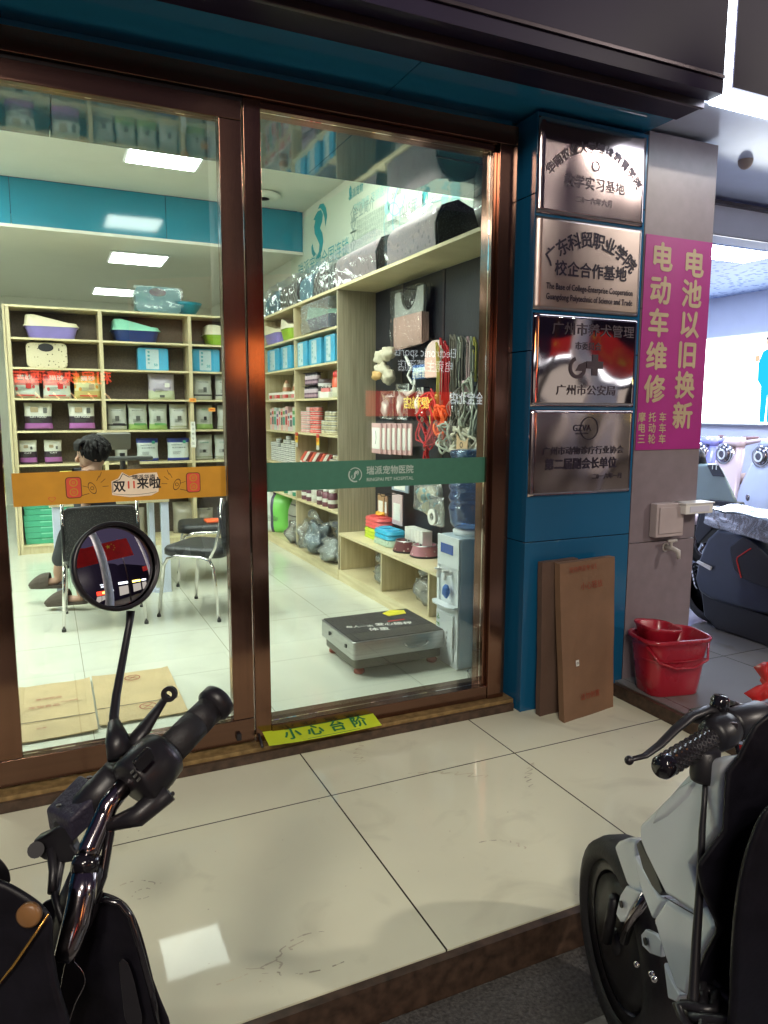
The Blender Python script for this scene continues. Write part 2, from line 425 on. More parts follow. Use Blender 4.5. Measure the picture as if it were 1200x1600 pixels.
# ---- the shop: walls, ceiling, soffits
M_MURAL = mat('pale_mural_wall', (.60, .66, .55, 1), rough=.35, var=.02)
t = thing('interior_wall', 'pale cream right side wall of the shop with printed company mural above the shelving', 'wall', (2.55, 3.3, 0))
B(0, .1, 0, 8.9, 0, 3.5).build('wall', M_CREAM, t)
B(-.006, 0, .85, 4.62, 2.43, 3.38).build('mural_panel', M_MURAL, t)
M_MT = mat('mural_teal_ink', (.03, .30, .34, 1), rough=.5); M_ML = mat('mural_pale_ink', (.32, .60, .58, 1), rough=.5); M_MG = mat('mural_grey_ink', (.30, .38, .34, 1), rough=.5)
def mur(px, py, s=0): p = on_x(px, py, 2.542); return face_x(-.0075, p.y-3.3, p.z)
mb = MB()   # swan-like emblem of the mural
def emblem(mb, M, s):
    c1 = [(.02, .50), (.14, .47), (.22, .36), (.26, .2), (.2, .02), (.17, .2), (.12, .33), (.05, .42), (-.04, .44)]
    c2 = [(-.05, .40), (.06, .38), (.12, .28), (.10, .16), (.02, .06), (.10, -.06), (.13, -.22), (.08, -.38), (-.02, -.5), (-.12, -.46), (-.02, -.36), (.0, -.24), (-.08, -.1), (-.16, .02), (-.18, .16), (-.13, .26), (-.20, .30), (-.12, .36)]
    c3 = [(-.24, -.14), (-.20, -.28), (-.12, -.38), (-.2, -.42), (-.27, -.32), (-.28, -.2)]
    for c in (c1, c2, c3): mb.prism([(x*s, y*s) for x, y in c], .0008, M)
emblem(mb, mur(499, 362) @ Matrix.Diagonal((1.7, 1, 1, 1)), .50)
M0 = mur(502, 408); mb.text('瑞派宠物全国连锁', M0, .17, width=1.42)
emblem(mb, mur(547, 302), .12); mb.text('瑞派宠物', mur(556, 300), .08, .001)
mb.build('mural_emblem', M_MT, t)
mb = MB()
for i, c in enumerate('企业文化'): mb.text(c, mur(552, 337+i*17), .15, .002)
mb.text('企业简介', mur(568, 327), .11, .002)
for r_ in range(11):
    if r_ == 5: continue
    mb.text('宠物医疗服务与健康管理连锁医院' if r_ % 2 else '宠物诊疗美容寄养用品健康服务', mur(580, 336+r_*8.6), .045, width=.62)
mb.text('2015年', mur(637, 326), .1, .002); mb.text('动物医院成立', mur(637, 336), .045)
mb.text('2014年', mur(620, 303), .06, .001); mb.text('2012年', mur(613, 347), .06, .001)
mb.build('mural_lettering', M_MG, t)
mb = MB()
for px, py, r_ in ((636, 327, .26), (619, 303, .16), (612, 348, .15), (662, 318, .13), (711, 318, .07), (695, 311, .05), (605, 325, .05), (697, 360, .05)):
    mb.ring(r_*.93, r_, mur(px, py), 40)
    if r_ < .08: mb.lathe([(r_*.9, 0), (r_*.9, .0008)], 20, mur(px, py))
mb.text('WWW.PETHOSPITAL.COM' if False else '宠物健康 连锁医疗', mur(578, 312), .09)
mb.tube([mur(671, 318).translation, mur(695, 311).translation], .004, 6)
mb.build('mural_bubbles', M_ML, t)
emblem(e := MB(), mur(663, 317), .2); e.build('small_emblem', M_MT, t)

def wall(name, label, bounds, mt, loc=None, cat='wall'):
    o = B(*bounds).build(name, mt, loc=((bounds[0]+bounds[1])/2, (bounds[2]+bounds[3])/2, bounds[4])); return tag(o, label, cat)
struct(B(-4, 2.55, 4.15, 7.5, 3.45, 3.55), 'shop_ceiling', M_CEIL)
struct(B(-4, 2.55, 7.56, 12.2, 3.05, 3.15), 'rear_ceiling', M_CEIL)
wall('partition_wall', 'pale back wall of the rear room seen above the shelving', (-4, 2.55, 12.2, 12.3, 0, 3.1), M_CREAM)
wall('interior_wall', 'plain cream left side wall of the shop', (-4.1, -4, 3.3, 12.3, 0, 3.5), M_CREAM)
t = thing('bulkhead', 'teal panelled bulkhead hanging from the ceiling above the back shelves', 'bulkhead', (0, 7.5, 3.05))
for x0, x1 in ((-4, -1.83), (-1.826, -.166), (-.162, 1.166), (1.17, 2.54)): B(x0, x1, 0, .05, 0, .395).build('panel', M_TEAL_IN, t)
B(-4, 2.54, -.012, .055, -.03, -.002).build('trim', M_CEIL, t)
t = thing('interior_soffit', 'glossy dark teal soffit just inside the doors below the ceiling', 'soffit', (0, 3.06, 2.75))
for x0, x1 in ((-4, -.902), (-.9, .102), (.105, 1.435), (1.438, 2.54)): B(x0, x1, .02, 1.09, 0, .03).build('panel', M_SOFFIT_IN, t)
B(-4, 2.54, 1.06, 1.09, .032, .68).build('riser', M_CREAM, t)
B(1.95, 2.24, .50, .512, -.004, -.0005).build('slot', M_INK, t)

# ceiling panels: lit lamps in view, plus unseen ones added for more light
E_PANEL = emis('lit_panel', (.96, 1.0, .92, 1), 14.5)
E_PANEL2 = emis('lit_panel_far', (.96, 1.0, .94, 1), 9.0)
lamp = thing('ceiling_panel_light', 'square lit ceiling panel nearest the doors, in front of the teal bulkhead', 'ceiling light', (1.0, 6.33, 3.432), group='ceiling panel lights')
B(-.30, .30, -.30, .30, .002, .016).build('frame', M_WHT, lamp)
B(-.275, .275, -.275, .275, -.004, 0).build('diffuser', E_PANEL, lamp)
for i_ in (-3.4, -2.5, -1.6, -.85, .0, 1.0, 1.9):  # off-view copies added to strengthen the light in the shop and doorway
    for j_ in (4.50, 5.25, 6.33, 7.1):
        if i_ > -.5 and j_ > 5.3: continue
        copy_thing(lamp, (i_, j_, 3.432), label='added unseen lit ceiling panel, row %s from the doors, %s from the left' % (('one', 'two', 'three', 'four')[(4.50, 5.25, 6.33, 7.1).index(j_)], ('first', 'second', 'third', 'fourth', 'fifth', 'sixth', 'seventh')[(-3.4, -2.5, -1.6, -.85, .0, 1.0, 1.9).index(i_)]))
lamp2 = thing('ceiling_panel_light', 'lit ceiling panel in the rear room, first one seen under the teal bulkhead', 'ceiling light', (1.02, 8.55, 3.032), group='ceiling panel lights')
B(-.30, .30, -.30, .30, .002, .016).build('frame', M_WHT, lamp2)
B(-.275, .275, -.275, .275, -.004, 0).build('diffuser', E_PANEL2, lamp2)
copy_thing(lamp2, (1.0, 11.0, 3.032), label='farthest lit ceiling panel in the rear room, partly behind the wrapped carrier')
copy_thing(lamp2, (-1.5, 9.2, 3.032), label='lit ceiling panel at the left of the rear room')
t = thing('ceiling_vent', 'round grey ceiling vent beside the teal bulkhead', 'vent', (2.0, 7.05, 3.44))
MB().lathe([(.02, -.03), (.10, -.035), (.17, -.012), (.17, 0)], 28).build('louvre', M_CEIL, t, smooth=True)
MB().lathe([(.045, -.036), (.06, -.036)], 24).build('inlet', M_INK, t)

# ---- shopfront frame
t = thing('door_frame', 'bronze steel shopfront frame round the two glass leaves', 'door frame', (0, 3.0, 0))
B(.765, .835, -.04, .10, -.02, 2.62).build('centre_post', M_FRAME, t, bevel=.003)
B(1.945, 2.04, -.05, .10, -.02, 2.62).build('jamb', M_FRAME, t, bevel=.003)
B(1.925, 1.944, -.025, .07, .045, 2.59).build('glazing_bead', M_FRAME, t, bevel=.002)
B(.8355, 1.9245, -.03, .07, 2.592, 2.619).build('glazing_bead', M_FRAMEH, t, bevel=.002)
B(-3, 2.04, -.055, .10, 2.621, 2.705).build('head_rail', M_FRAMEH, t, bevel=.003)
B(-3, .764, -.035, .02, 2.605, 2.619).build('track', M_BLK, t)
B(.8355, 1.944, -.045, .09, -.012, .056).build('bottom_rail', M_FRAMEH, t, bevel=.003)
t = thing('sliding_door', 'left bronze framed glass sliding door leaf with the yellow sticker', 'door', (0, 2.985, 0))
B(.668, .757, -.03, .03, .105, 2.53).build('stile', M_FRAME, t, bevel=.003)
B(-.235, -.142, -.03, .03, .105, 2.53).build('stile', M_FRAME, t, bevel=.003)
B(-.235, .757, -.031, .031, 2.531, 2.602).build('top_rail', M_FRAMEH, t, bevel=.003)
B(-.235, .757, -.031, .031, .0, .104).build('bottom_rail', M_FRAMEH, t, bevel=.003)
B(-.1415, .6675, -.002, .002, .106, 2.529).build('pane', M_GLASS, t)
B(.675, .695, -.05, -.031, .02, .05).build('floor_guide', M_BLK, t, bevel=.003)
t2 = thing('sliding_door', 'glass sliding door leaf at the far left edge behind the dark stile', 'door', (-1.18, 3.045, 0))
B(.75, .885, -.028, .028, .0, 2.6).build('stile', M_FRAME, t2, bevel=.003)
B(-.235, -.142, -.028, .028, .0, 2.6).build('stile', M_FRAME, t2, bevel=.003)
B(-.14, .748, -.028, .028, 0, .1).build('bottom_rail', M_FRAMEH, t2, bevel=.003)
B(-.14, .748, -.028, .028, 2.53, 2.6).build('top_rail', M_FRAMEH, t2, bevel=.003)
B(-.14, .748, -.004, .004, .101, 2.529).build('pane', M_GLASS, t2)
wall('front_wall', 'teal clad wall left of the doors outside the picture', (-12, -1.42, 2.9, 3.06, -.05, 2.74), M_TEAL)
tag(B(.8365, 1.924, 2.998, 3.002, .057, 2.591).build('window_pane', M_GLASS, loc=(1.38, 3, .057)), 'large fixed glass pane on the right with the green strip sticker', 'window')
tag(B(-12, 2.07, 2.905, 3.28, -.06, -.013).build('threshold', M_MARBLE, loc=(0, 2.9, -.06)), 'brown marble threshold under the glass doors', 'threshold')
tag(B(-12, 2.06, 2.885, 2.903, -.068, -.03).build('threshold_edge', M_GRANITE, loc=(0, 2.9, -.06)), 'dark stone edge along the front of the marble threshold', 'edging')

# teal return wall, outer column, plaques
t = thing('teal_column', 'teal panelled column right of the shop window carrying four metal plaques', 'column', (2.08, 2.86, 0))
for z0, z1 in ((PZ, .788), (.792, 1.7), (1.704, 2.40), (2.404, 2.75)):
    B(0, .655, 0, .34, z0, z1).build('panel', M_TEAL, t, bevel=.002)
t = thing('window_reveal', 'bright teal strip lining the wall just inside the right window edge', 'wall', (2.03, 3.06, 0))
B(0, .5, .05, .12, 0, .5).build('panel', M_TEAL_IN, t); B(0, .5, .05, .12, .503, 2.745).build('panel', M_TEAL_IN, t)

# outside soffit and canopy
t = thing('shop_soffit', 'glossy blue teal soffit panels above the doors outside', 'soffit', (0, 2.7, 2.768))
for x0, x1 in ((-6, -.062), (-.058, 1.408), (1.412, 2.735)): B(x0, x1, 0, .36, 0, .03).build('panel', M_SOFFIT, t)
B(-6, 2.07, .345, .36, -.062, -.001).build('fascia_strip', M_SOFFIT, t)
t = thing('canopy', 'dark canopy underside over the shop entrance with metal trim lines', 'canopy', (0, 0, 2.775))
B(-12, 2.74, 2.555, 2.697, -.012, .06).build('edge_channel', M_DARKCAN, t)
B(-12, 2.74, 2.535, 2.552, -.02, .05).build('trim', M_TRIM, t, bevel=.004)
B(-12, 2.752, 2.45, 2.532, .012, 2.2).build('fascia_board', M_DARKCAN, t)
B(-12, 2.748, 2.438, 2.449, .07, .085).build('trim', M_TRIM, t, bevel=.002)
B(-12, 2.748, 2.444, 2.449, .55, .56).build('trim', M_TRIM, t)
wall('upper_wall', 'dark outer wall above the shop canopy', (-12, 12, 3.1, 3.25, 2.80, 9), M_DARKCAN)

# ---- tan pillar with banner
M_TAN = mat('mauve_grey_tile', (.20, .165, .185, 1), rough=.32, var=.08, vscale=14)
t = thing('pillar', 'mauve grey tiled pillar carrying the magenta banner', 'pillar', (2.74, 2.86, 0))
for z0, z1 in ((-.06, .735), (.738, 1.93), (1.933, 2.77)): B(0, .465, 0, .8, z0, z1).build('tile_panel', M_TAN, t, bevel=.002)
B(-.004, 0, .002, .05, -.06, 2.75).build('joint_bead', M_INK, t)
M_MAG = mat('magenta_vinyl', (.33, .014, .19, 1), rough=.35, var=.06, bump=.08, bscale=7)
M_GOLDT = mat('dull_gold_letters', (.42, .33, .20, 1), rough=.45)
t = thing('banner', 'magenta banner with gold characters on the mauve pillar', 'banner', (2.745, 2.856, 1.225))
B(0, .455, -.002, 0, 0, 1.065).build('sheet', M_MAG, t)
mb = MB()
def bt(px, py, s, c, bold=.004, wd=None):
    p = on_y(px, py, 2.852); mb.text(c, face_y(p.x-2.745, -.0035, p.z-1.225), s, bold, wd)
for i, c in enumerate('电池以旧换新'): bt(1084.5-i*3.6, 415+i*47.5, .145, c, .0045)
mb.build('lettering', M_GOLDT, t); mb = MB()
for i, c in enumerate('电动车维修'): bt(1035-i*3.0, 405+i*51.5, .145, c, .0045)
mb.build('lettering', M_GOLDT, t); mb = MB()
for r_, s_ in enumerate(('摩托车', '电动车', '三轮车')):
    for k, c in enumerate(s_): bt(1003+k*16.3-r_*.5, 653+r_*17, .052, c, .001)
mb.build('lettering', M_GOLDT, t)

# ---- plaques
M_P1 = steel_plate('polished_plate', .12, .22, 2.3, (.40, .33, .33, 1))
M_P2 = steel_plate('brushed_plate', .30, .10, 3.0, (.50, .42, .39, 1))
M_P3 = steel_plate('mirror_plate', .05, .30, 2.6, (.62, .56, .55, 1))
M_P4 = steel_plate('satin_mirror_plate', .12, .34, 3.4, (.54, .46, .46, 1))
M_LTR = mat('dark_violet_letters', (.018, .012, .03, 1), rough=.4); M_ETCH = mat('etched_letters', (.10, .08, .10, 1), rough=.4, metal=.5)
def plaque(label, z0, z1, mt):
    t = thing('plaque', label, 'plaque', (2.083, 2.858, z0), group='metal plaques on the teal column')
    mb = MB(); n = 44; W = .632; H = z1-z0-.012
    vs = []; fs = []                      # pillow-edged sheet
    for j in range(n+1):
        for i in range(n+1):
            u = i/n; v = j/n; e = min(u, 1-u, v, 1-v)
            d = .016*min(1, (e/.022))**.5 if e < .022 else .016
            vs.append((u*W, -.004-d, v*H))
    for j in range(n):
        for i in range(n):
            a = j*(n+1)+i; fs.append((a, a+1, a+n+2, a+n+1))
    mb.add(vs, fs); mb.box(0, W, -.004, 0, 0, H)
    mb.build('plate', mt, t, smooth=True)
    return t, W, H
def arc(mb, s, W, H, cx, cy, rad, size, spread, bold=.0015):
    n = len(s)
    for i, c in enumerate(s):
        a = (i-(n-1)/2)/(n-1)*spread
        mb.text(c, face_y(cx+rad*math.sin(a), -.0225, cy+rad*math.cos(a)) @ RZ(-a), size, bold)
def ln(mb, s, x, z, size, width=None, bold=.0004): mb.text(s, face_y(x, -.0225, z), size, bold, width)
t, W, H = plaque('topmost metal plaque on the teal column, dull with a faint arc of characters', 2.318, 2.742, M_P1)
mb = MB(); arc(mb, '华南农业大学继续教育学院', W, H, W/2, -.02, .33, .052, 1.75); ln(mb, '教学实习基地', W/2, .15, .062, .36); ln(mb, '二0一六年六月', W/2, .075, .034)
mb.ring(.018, .024, face_y(W/2, -.0225, .235)); mb.build('lettering', M_ETCH, t)
t, W, H = plaque('brushed metal plaque, second from the top, with bold arched characters and two English lines', 1.89, 2.316, M_P2)
mb = MB(); arc(mb, '广东科贸职业学院', W, H, W/2, -.03, .355, .078, 1.42, .002); ln(mb, '校企合作基地', W/2, .185, .072, .43, .002)
mb.build('lettering', M_LTR, t); mb = MB(); ln(mb, 'The Base of College-Enterprise Cooperation', W/2, .105, .040, .52, .0006); ln(mb, 'Guangdong Polytechnic of Science and Trade', W/2, .058, .040, .52, .0006)
mb.build('lettering', M_LTR, t)
t, W, H = plaque('mirror polished metal plaque, third from the top, reflecting the white post and red flag', 1.444, 1.886, M_P3)
mb = MB(); ln(mb, '广州市养犬管理', W*.55, .36, .062, .50); ln(mb, '市委员会', W/2, .285, .04)
mb.ring(.035, .052, face_y(.255, -.0225, .185), a0=PI*.6, a1=PI*1.9)
mb.prism([(x*.05, y*.05) for x, y in ((-.9, 0), (.3, 0), (.3, .9), (-.2, .7), (-.5, .6))], .0008, face_y(.29, -.0225, .17))
mb.prism([(x*.05, y*.05) for x, y in ((-.35, -1), (.35, -1), (.35, -.35), (1, -.35), (1, .35), (.35, .35), (.35, 1), (-.35, 1), (-.35, .35), (-1, .35), (-1, -.35), (-.35, -.35))], .0008, face_y(.36, -.0225, .20))
ln(mb, '广州市公安局', W/2, .075, .052, .36); mb.build('lettering', M_ETCH, t)
t, W, H = plaque('satin metal plaque at the bottom of the four, with a small ring emblem', 1.014, 1.441, M_P4)
mb = MB(); mb.ring(.052, .056, face_y(W*.54, -.0225, .325), 40); ln(mb, 'GZVA', W*.47, .325, .045, .11); ln(mb, 'ASSOCIATION', W*.47, .30, .012)
ln(mb, '广州市动物诊疗行业协会', W/2, .215, .042, .50); ln(mb, '第二届副会长单位', W*.48, .15, .058, .44, .0018); ln(mb, '二0一六年一月', W*.74, .085, .03)
mb.build('lettering', M_LTR, t)

# ---- neighbouring shop shell
M_NWALL = mat('cool_white_wall', (.55, .56, .66, 1), rough=.6, var=.03)
M_NSOF = mat('neighbour_soffit_board', (.66, .72, .88, 1), rough=.18, var=.04)
M_PERF = pattern('perforated_ceiling', (175, 195, 232), (95, 125, 190), 16, .34, rough=.5)
struct(B(3.2, 7.1, 3.72, 12, 2.70, 2.78), 'neighbour_ceiling', M_PERF)
wall('neighbour_wall', 'cool white side wall of the scooter shop behind the parked row', (7.0, 7.1, 3.0, 12, 0, 2.7), M_NWALL)
wall('neighbour_wall', 'back wall of the scooter shop', (3.2, 7.1, 12, 12.1, 0, 2.7), M_NWALL)
wall('party_wall', 'party wall between the two shops', (2.66, 3.2, 3.662, 12, 0, 3.3), M_NWALL)
t = thing('shop_lintel', 'pale lintel band over the scooter shop opening', 'lintel', (3.21, 3.56, 2.55))
B(0, 5, .0, .14, 0, .19).build('band', M_NWALL, t); B(0, 5, -.03, .0, .192, .215).build('track', M_TRIM, t)
B(0, 5, -.02, -.002, -.0, .006).build('lip', M_TRIM, t)
struct(B(2.745, 12, 2.55, 3.6, 2.79, 2.84), 'neighbour_soffit', M_NSOF)
E_LED = emis('led_strip_white', (.80, .90, 1.0, 1), 9)
t = thing('light_box_sign', 'dark sign board of the scooter shop outlined by a white LED strip', 'sign', (2.765, 2.45, 2.775))
B(.045, 6, 0, .09, .05, 3).build('board', M_DARKCAN, t)
B(0, .04, 0, .09, .0, 3).build('led_strip', E_LED, t, bevel=.006)
B(.041, 6, 0, .09, .0, .045).build('led_strip', E_LED, t, bevel=.006)
E_NP = emis('scooter_shop_tube', (.62, .76, 1.0, 1), 50.0)
for i, (x, y, lb) in enumerate(((5.3, 6.0, 'long bright ceiling panel of the scooter shop above the parked row'), (5.3, 9.2, 'ceiling panel deep inside the scooter shop'), (4.9, 4.4, 'ceiling panel near the front of the scooter shop'))):
    q = thing('ceiling_panel_light', lb, 'ceiling light', (x, y, 2.69), group='scooter shop ceiling lights')
    B(-.6, .6, -.17, .17, -.006, .0).build('diffuser', E_NP, q); B(-.62, .62, -.19, .19, .001, .009).build('frame', M_WHT, q)

ORD = ('first', 'second', 'third', 'fourth', 'fifth', 'sixth', 'seventh', 'eighth', 'ninth')

# ================================================================= SHELVING
def Yx(px, X=2.2, py=650): return on_x(px, py, X).y
ROWS = [.09, .57, .885, 1.215, 1.53, 1.825, 2.105, 2.395]
tb = .018
# back shelving: three bays seen
t = thing('shelf_unit', 'pale wooden shelving along the back wall behind the seated person', 'shelves', (0, 7.9, 0))
XS = [-1.6, -.26, .56, 1.43, 2.15]
for x in XS[1:4]: B(x-tb/2-.008, x+tb/2+.008, 0, .35, .0, 2.385).build('upright', M_WOOD, t)
B(-.26-.04, -.26-.02, -.01, .35, 0, 2.40).build('upright', M_WOOD, t)
for a, b in ((-.243, .543), (.577, 1.413), (1.447, 2.15)):
    for z in ROWS[:-1]: B(a, b, .002, .33, z-tb, z).build('shelf', M_WOODH, t)
    B(a, b, .331, .345, .09, 2.385).build('back_board', M_BACK, t)
    B(a, b, .012, .03, .0, .07).build('plinth', M_WOOD, t)
B(-.30, 2.19, -.004, .36, 2.386, 2.405).build('top_board', M_WOODH, t)
# right shelving: two bays + display recess with low cabinet
t = thing('shelf_unit', 'pale wooden shelving along the right wall, two bays full of boxes and tins', 'shelves', (2.2, 5.64, 0))
YB = [0, 1.13, 2.24]
for y in YB: B(0, .345, y-.0, y+tb+.004, 0, 2.385).build('upright', M_WOODG if y == 0 else M_WOOD, t)
for a, b in ((.023, 1.129), (1.153, 2.239)):
    for z in ROWS[:-1]: B(.002, .33, a, b, z-tb, z).build('shelf', M_WOODH, t)
    B(.331, .345, a, b, .09, 2.385).build('back_board', M_WOODG, t)
B(-.012, .0, .0, 2.26, 0, .085).build('plinth', M_WOODH, t)
B(-.006, .345, -2.3, 2.26, 2.386, 2.408).build('top_board', M_WOODH, t)
t = thing('display_cabinet', 'low wooden cabinet with open cubbies under the black display wall', 'cabinet', (2.2, 3.3, 0))
B(-.004, .33, 0, 2.335, .385, .405).build('top', M_WOODH, t)
for y in (.0, .75, 1.485, 2.31): B(.004, .32, y, y+.02, .092, .384).build('divider', M_WOOD, t)
B(.002, .33, 0, 2.335, .072, .09).build('bottom', M_WOODH, t); B(-.008, .0, 0, 2.335, 0, .088).build('plinth', M_WOODH, t)
B(.322, .335, 0, 2.33, .095, .384).build('back_board', M_WOODG, t)
t = thing('display_board', 'black display wall with hooks beside the tall grey wood panel', 'display board', (2.535, 3.3, .41))
B(0, .012, 0, 2.335, 0, 1.97).build('board', M_PEG, t)
mb = MB()
for y in (.55, 1.18, 1.82): mb.box(-.006, -.0005, y, y+.03, 0, 1.97)
mb.build('slot_rail', M_TRIM, t)

# ---- packaging kit
def pouch(mb, w, h, d, seedv=0, top=.10, M=None, nu=10, nv=12, rag=.006):
    """stand-up bag: flat bottom, pinched sealed top, soft dents; origin at bottom centre, front to -Y"""
    vs = []; fs = []
    for side in (-1, 1):
        for j in range(nv+1):
            v = j/nv
            for i in range(nu+1):
                u = -1+2*i/nu
                prof = min(1, (1-v)/.35)**.6*(.55+.45*min(1, v/.12)) if v < 1 else 0
                if v > 1-top: prof = .03
                th = d/2*prof*(1-.75*abs(u)**3)
                ww = w/2*(1-.05*math.sin(PI*v))*(1+.02*noise.noise(Vector((seedv, v*4, 0))))
                nz = noise.noise(Vector((u*1.7+seedv*3.1, v*3.1, side*2+seedv)))
                vs.append((u*ww+rag*nz, side*(th+.002)+side*.35*d*nz*.28*(1 if 0 < i < nu else 0), v*h+rag*.8*nz*(v > .5)))
    N = (nv+1)*(nu+1)
    for j in range(nv):
        for i in range(nu):
            a = j*(nu+1)+i
            fs.append((a, a+1, a+nu+2, a+nu+1)); fs.append((N+a, N+a+nu+1, N+a+nu+2, N+a+1))
    for j in range(nv):
        a = j*(nu+1); fs.append((a, a+nu+1, N+a+nu+1, N+a)); a += nu; fs.append((a, N+a, N+a+nu+1, a+nu+1))
    for i in range(nu):
        fs.append((i, N+i, N+i+1, i+1)); a = nv*(nu+1)+i; fs.append((a, a+1, N+a+1, N+a))
    return mb.add(vs, fs, M)
def bag(label, cat, x, y, z, w, h, d, mt, rz=0, group=None, prints=(), name='food_bag', lean=0):
    if rz == 0: rz = R(random.uniform(-3.5, 3.5))
    t = thing(name, label, cat, (x, y, z), rz, group)
    if lean: t.rotation_euler = (R(-lean), 0, rz)
    pouch(MB(), w, h, d, random.random()*20).build('pouch', mt, t, smooth=True)
    if prints and w > .12:
        mb = MB()
        for q in range(4):
            ww = w*random.uniform(.25, .55); mb.box(-w*.28, -w*.28+ww, -.0004, 0, 0, h*.012, T(0, -d*.6-.002, h*(.30+.035*q)))
        mb.build('fine_print', M_GRY, t)
    for k, (nm, px, pz, pw, ph, pm) in enumerate(prints):
        if nm.startswith('t:'): MB().text(nm[2:], face_y(px, -d*.62-.003, pz), ph, ph*.02, pw).build('lettering', pm, t)
        else:
            mb = MB(); mb.prism(rrect(pw, ph, min(pw, ph)*.15), .002, face_y(px, -d*.6, pz)); mb.build(nm, pm, t)
    return t
def bx(p): return p.x
def back(px, py): return on_y(px, py, 8.0)
def span(x0, x1, y0, y1, Y=8.0):
    a = on_y(x0, y1, Y); b = on_y(x1, y1, Y); c = on_y((x0+x1)/2, y0, Y); return (a.x+b.x)/2, abs(b.x-a.x), a.z, c.z

# row 1: litter trays, row 2: carriers and pads, row 3-5 bags
def litter_box(label, x, y, z, w, c1, c2, rz=0, h=.17, group='litter boxes'):
    t = thing('litter_box', label, 'litter box', (x, y, z), rz, group)
    d = .34; n = 28
    mb = MB(); rings = []
    for (k, zz) in ((.80, 0), (.83, .008), (.96, h*.55), (1.0, h*.60)):
        rings.append([(p[0], p[1], zz) for p in rrect(w*k, d*k, .07*k, 6)])
    vs = [p for r_ in rings for p in r_]; L = len(rings[0]); fs = [tuple(range(L))[::-1]]
    for a in range(len(rings)-1):
        for k in range(L): fs.append((a*L+k, a*L+(k+1) % L, (a+1)*L+(k+1) % L, (a+1)*L+k))
    mb.add(vs, fs); mb.build('tray', mat('plastic_%d_%d_%d' % c1, c1, rough=.3, coat=.2), t, smooth=True)
    mb = MB(); rings = []
    for (k, zz) in ((1.03, h*.585), (1.03, h*.64), (.99, h*.66), (.94, h*1.0), (.90, h*1.03), (.84, h*1.0)):
        ring = []
        for p in rrect(w*k, d*k, .07*k, 6):
            u = p[0]/(w/2); hump = (.6+.4*math.cos(min(1, max(-1, (u+.35)*1.1))*PI)) if zz > h*.7 else 1
            sm = min(1, max(0, (u+.15)/.8)); sm = sm*sm*(3-2*sm); zh = zz if zz <= h*.7 else h*.66+(zz-h*.66)*(1.3-.95*sm)
            ring.append((p[0], p[1], zh))
        rings.append(ring)
    vs = [p for r_ in rings for p in r_]; fs = []
    for a in range(len(rings)-1):
        for k in range(L): fs.append((a*L+k, a*L+(k+1) % L, (a+1)*L+(k+1) % L, (a+1)*L+k))
    mb.add(vs, fs); mb.build('hood', mat('plastic_%d_%d_%d' % c2, c2, rough=.35), t, smooth=True)
    return t
z6 = ROWS[6]
X, W_, _, _ = span(37, 124, 0, 525); litter_box('purple litter box with cream hood on the top left shelf of the back wall', X, 8.12, z6, W_*.98, (140, 128, 205), (215, 208, 180), h=.20)
X, W_, _, _ = span(175, 251, 0, 532); litter_box('navy litter box with mint hood on the middle top shelf of the back wall', X, 8.12, z6, W_*.98, (32, 58, 120), (140, 205, 180), h=.20)
X, W_, _, _ = span(321, 400, 0, 540); litter_box('lime litter box with cream hood cut off by the centre post, back wall', X, 8.12, z6, W_*.98, (150, 190, 60), (215, 210, 185), h=.19)
M_LEOP = pattern('spotted_fabric', (205, 195, 165), (70, 62, 50), 34, .22, rough=.7)
def carrier(label, x, y, z, w, h, d, mt, mesh_mt, rz=0, wrap=None, window='top', group='pet carriers'):
    t = thing('pet_carrier', label, 'pet carrier', (x, y, z), rz, group)
    mb = MB(); mb.prism(rrect(w, h, .05, 5, 0, h/2), d, face_y(0, d/2, 0)); mb.build('body', mt, t, bevel=.008)
    if window == 'top': MB().prism([(w*.19*math.cos(a), h*.8+h*.16*math.sin(a)) for a in [2*PI*k/20 for k in range(20)]], .004, face_y(-w*.02, -d/2-.0005, 0)).build('mesh_window', mesh_mt, t)
    MB().tube([(-w*.12, 0, h*.99), (-w*.08, 0, h*1.06), (w*.08, 0, h*1.06), (w*.12, 0, h*.99)], .007, 6).build('handle', mesh_mt, t)
    if wrap: wrapper(t, w*1.05, h*1.04, d*1.08, h/2)
    return t
def wrapper(t, w, h, d, zc, mt=None, seed=None):
    s = random.random()*10 if seed is None else seed; mb = MB(); n = 9; 
    def pt(a, b, c):
        nn = noise.noise(Vector((a*2.2+s, b*2.2, c*2.2)))*.018+noise.noise(Vector((a*6+s, b*6, c*6)))*.008
        return (a*w/2+a*abs(nn)*1.2, b*d/2+b*abs(nn)*1.2, zc+c*h/2+nn*.6)
    for ax in range(3):
        for sg in (-1, 1):
            vs = []; fs = []
            for i in range(n+1):
                for j in range(n+1):
                    u = -1+2*i/n; v = -1+2*j/n; q = [0, 0, 0]; q[ax] = sg; q[(ax+1) % 3] = u; q[(ax+2) % 3] = v; vs.append(pt(*q))
            for i in range(n):
                for j in range(n):
                    a = i*(n+1)+j; fs.append((a, a+1, a+n+2, a+n+1))
            mb.add(vs, fs)
    o = mb.build('plastic_wrap', mt or M_WRAP, t, smooth=True)
    return o
X, W_, _, _ = span(42, 106, 533, 570); carrier('cream spotted pet carrier with black oval window on the back shelf', X, 8.1, ROWS[5], W_, .245, .26, M_LEOP, M_BLK)
X, W_, _, _ = span(213, 283, 453, 493); carrier('light blue printed pet carrier in clear plastic on top of the back shelves', X, 8.1, 2.41, W_, .26, .24, pattern('blue_print_fabric', (120, 170, 175), (160, 200, 205), 30, .2), M_TRIM, wrap=True)
t = thing('basin', 'teal plastic basin edge behind the wrapped carrier on top of the back shelves', 'basin', (1.42, 8.12, 2.41))
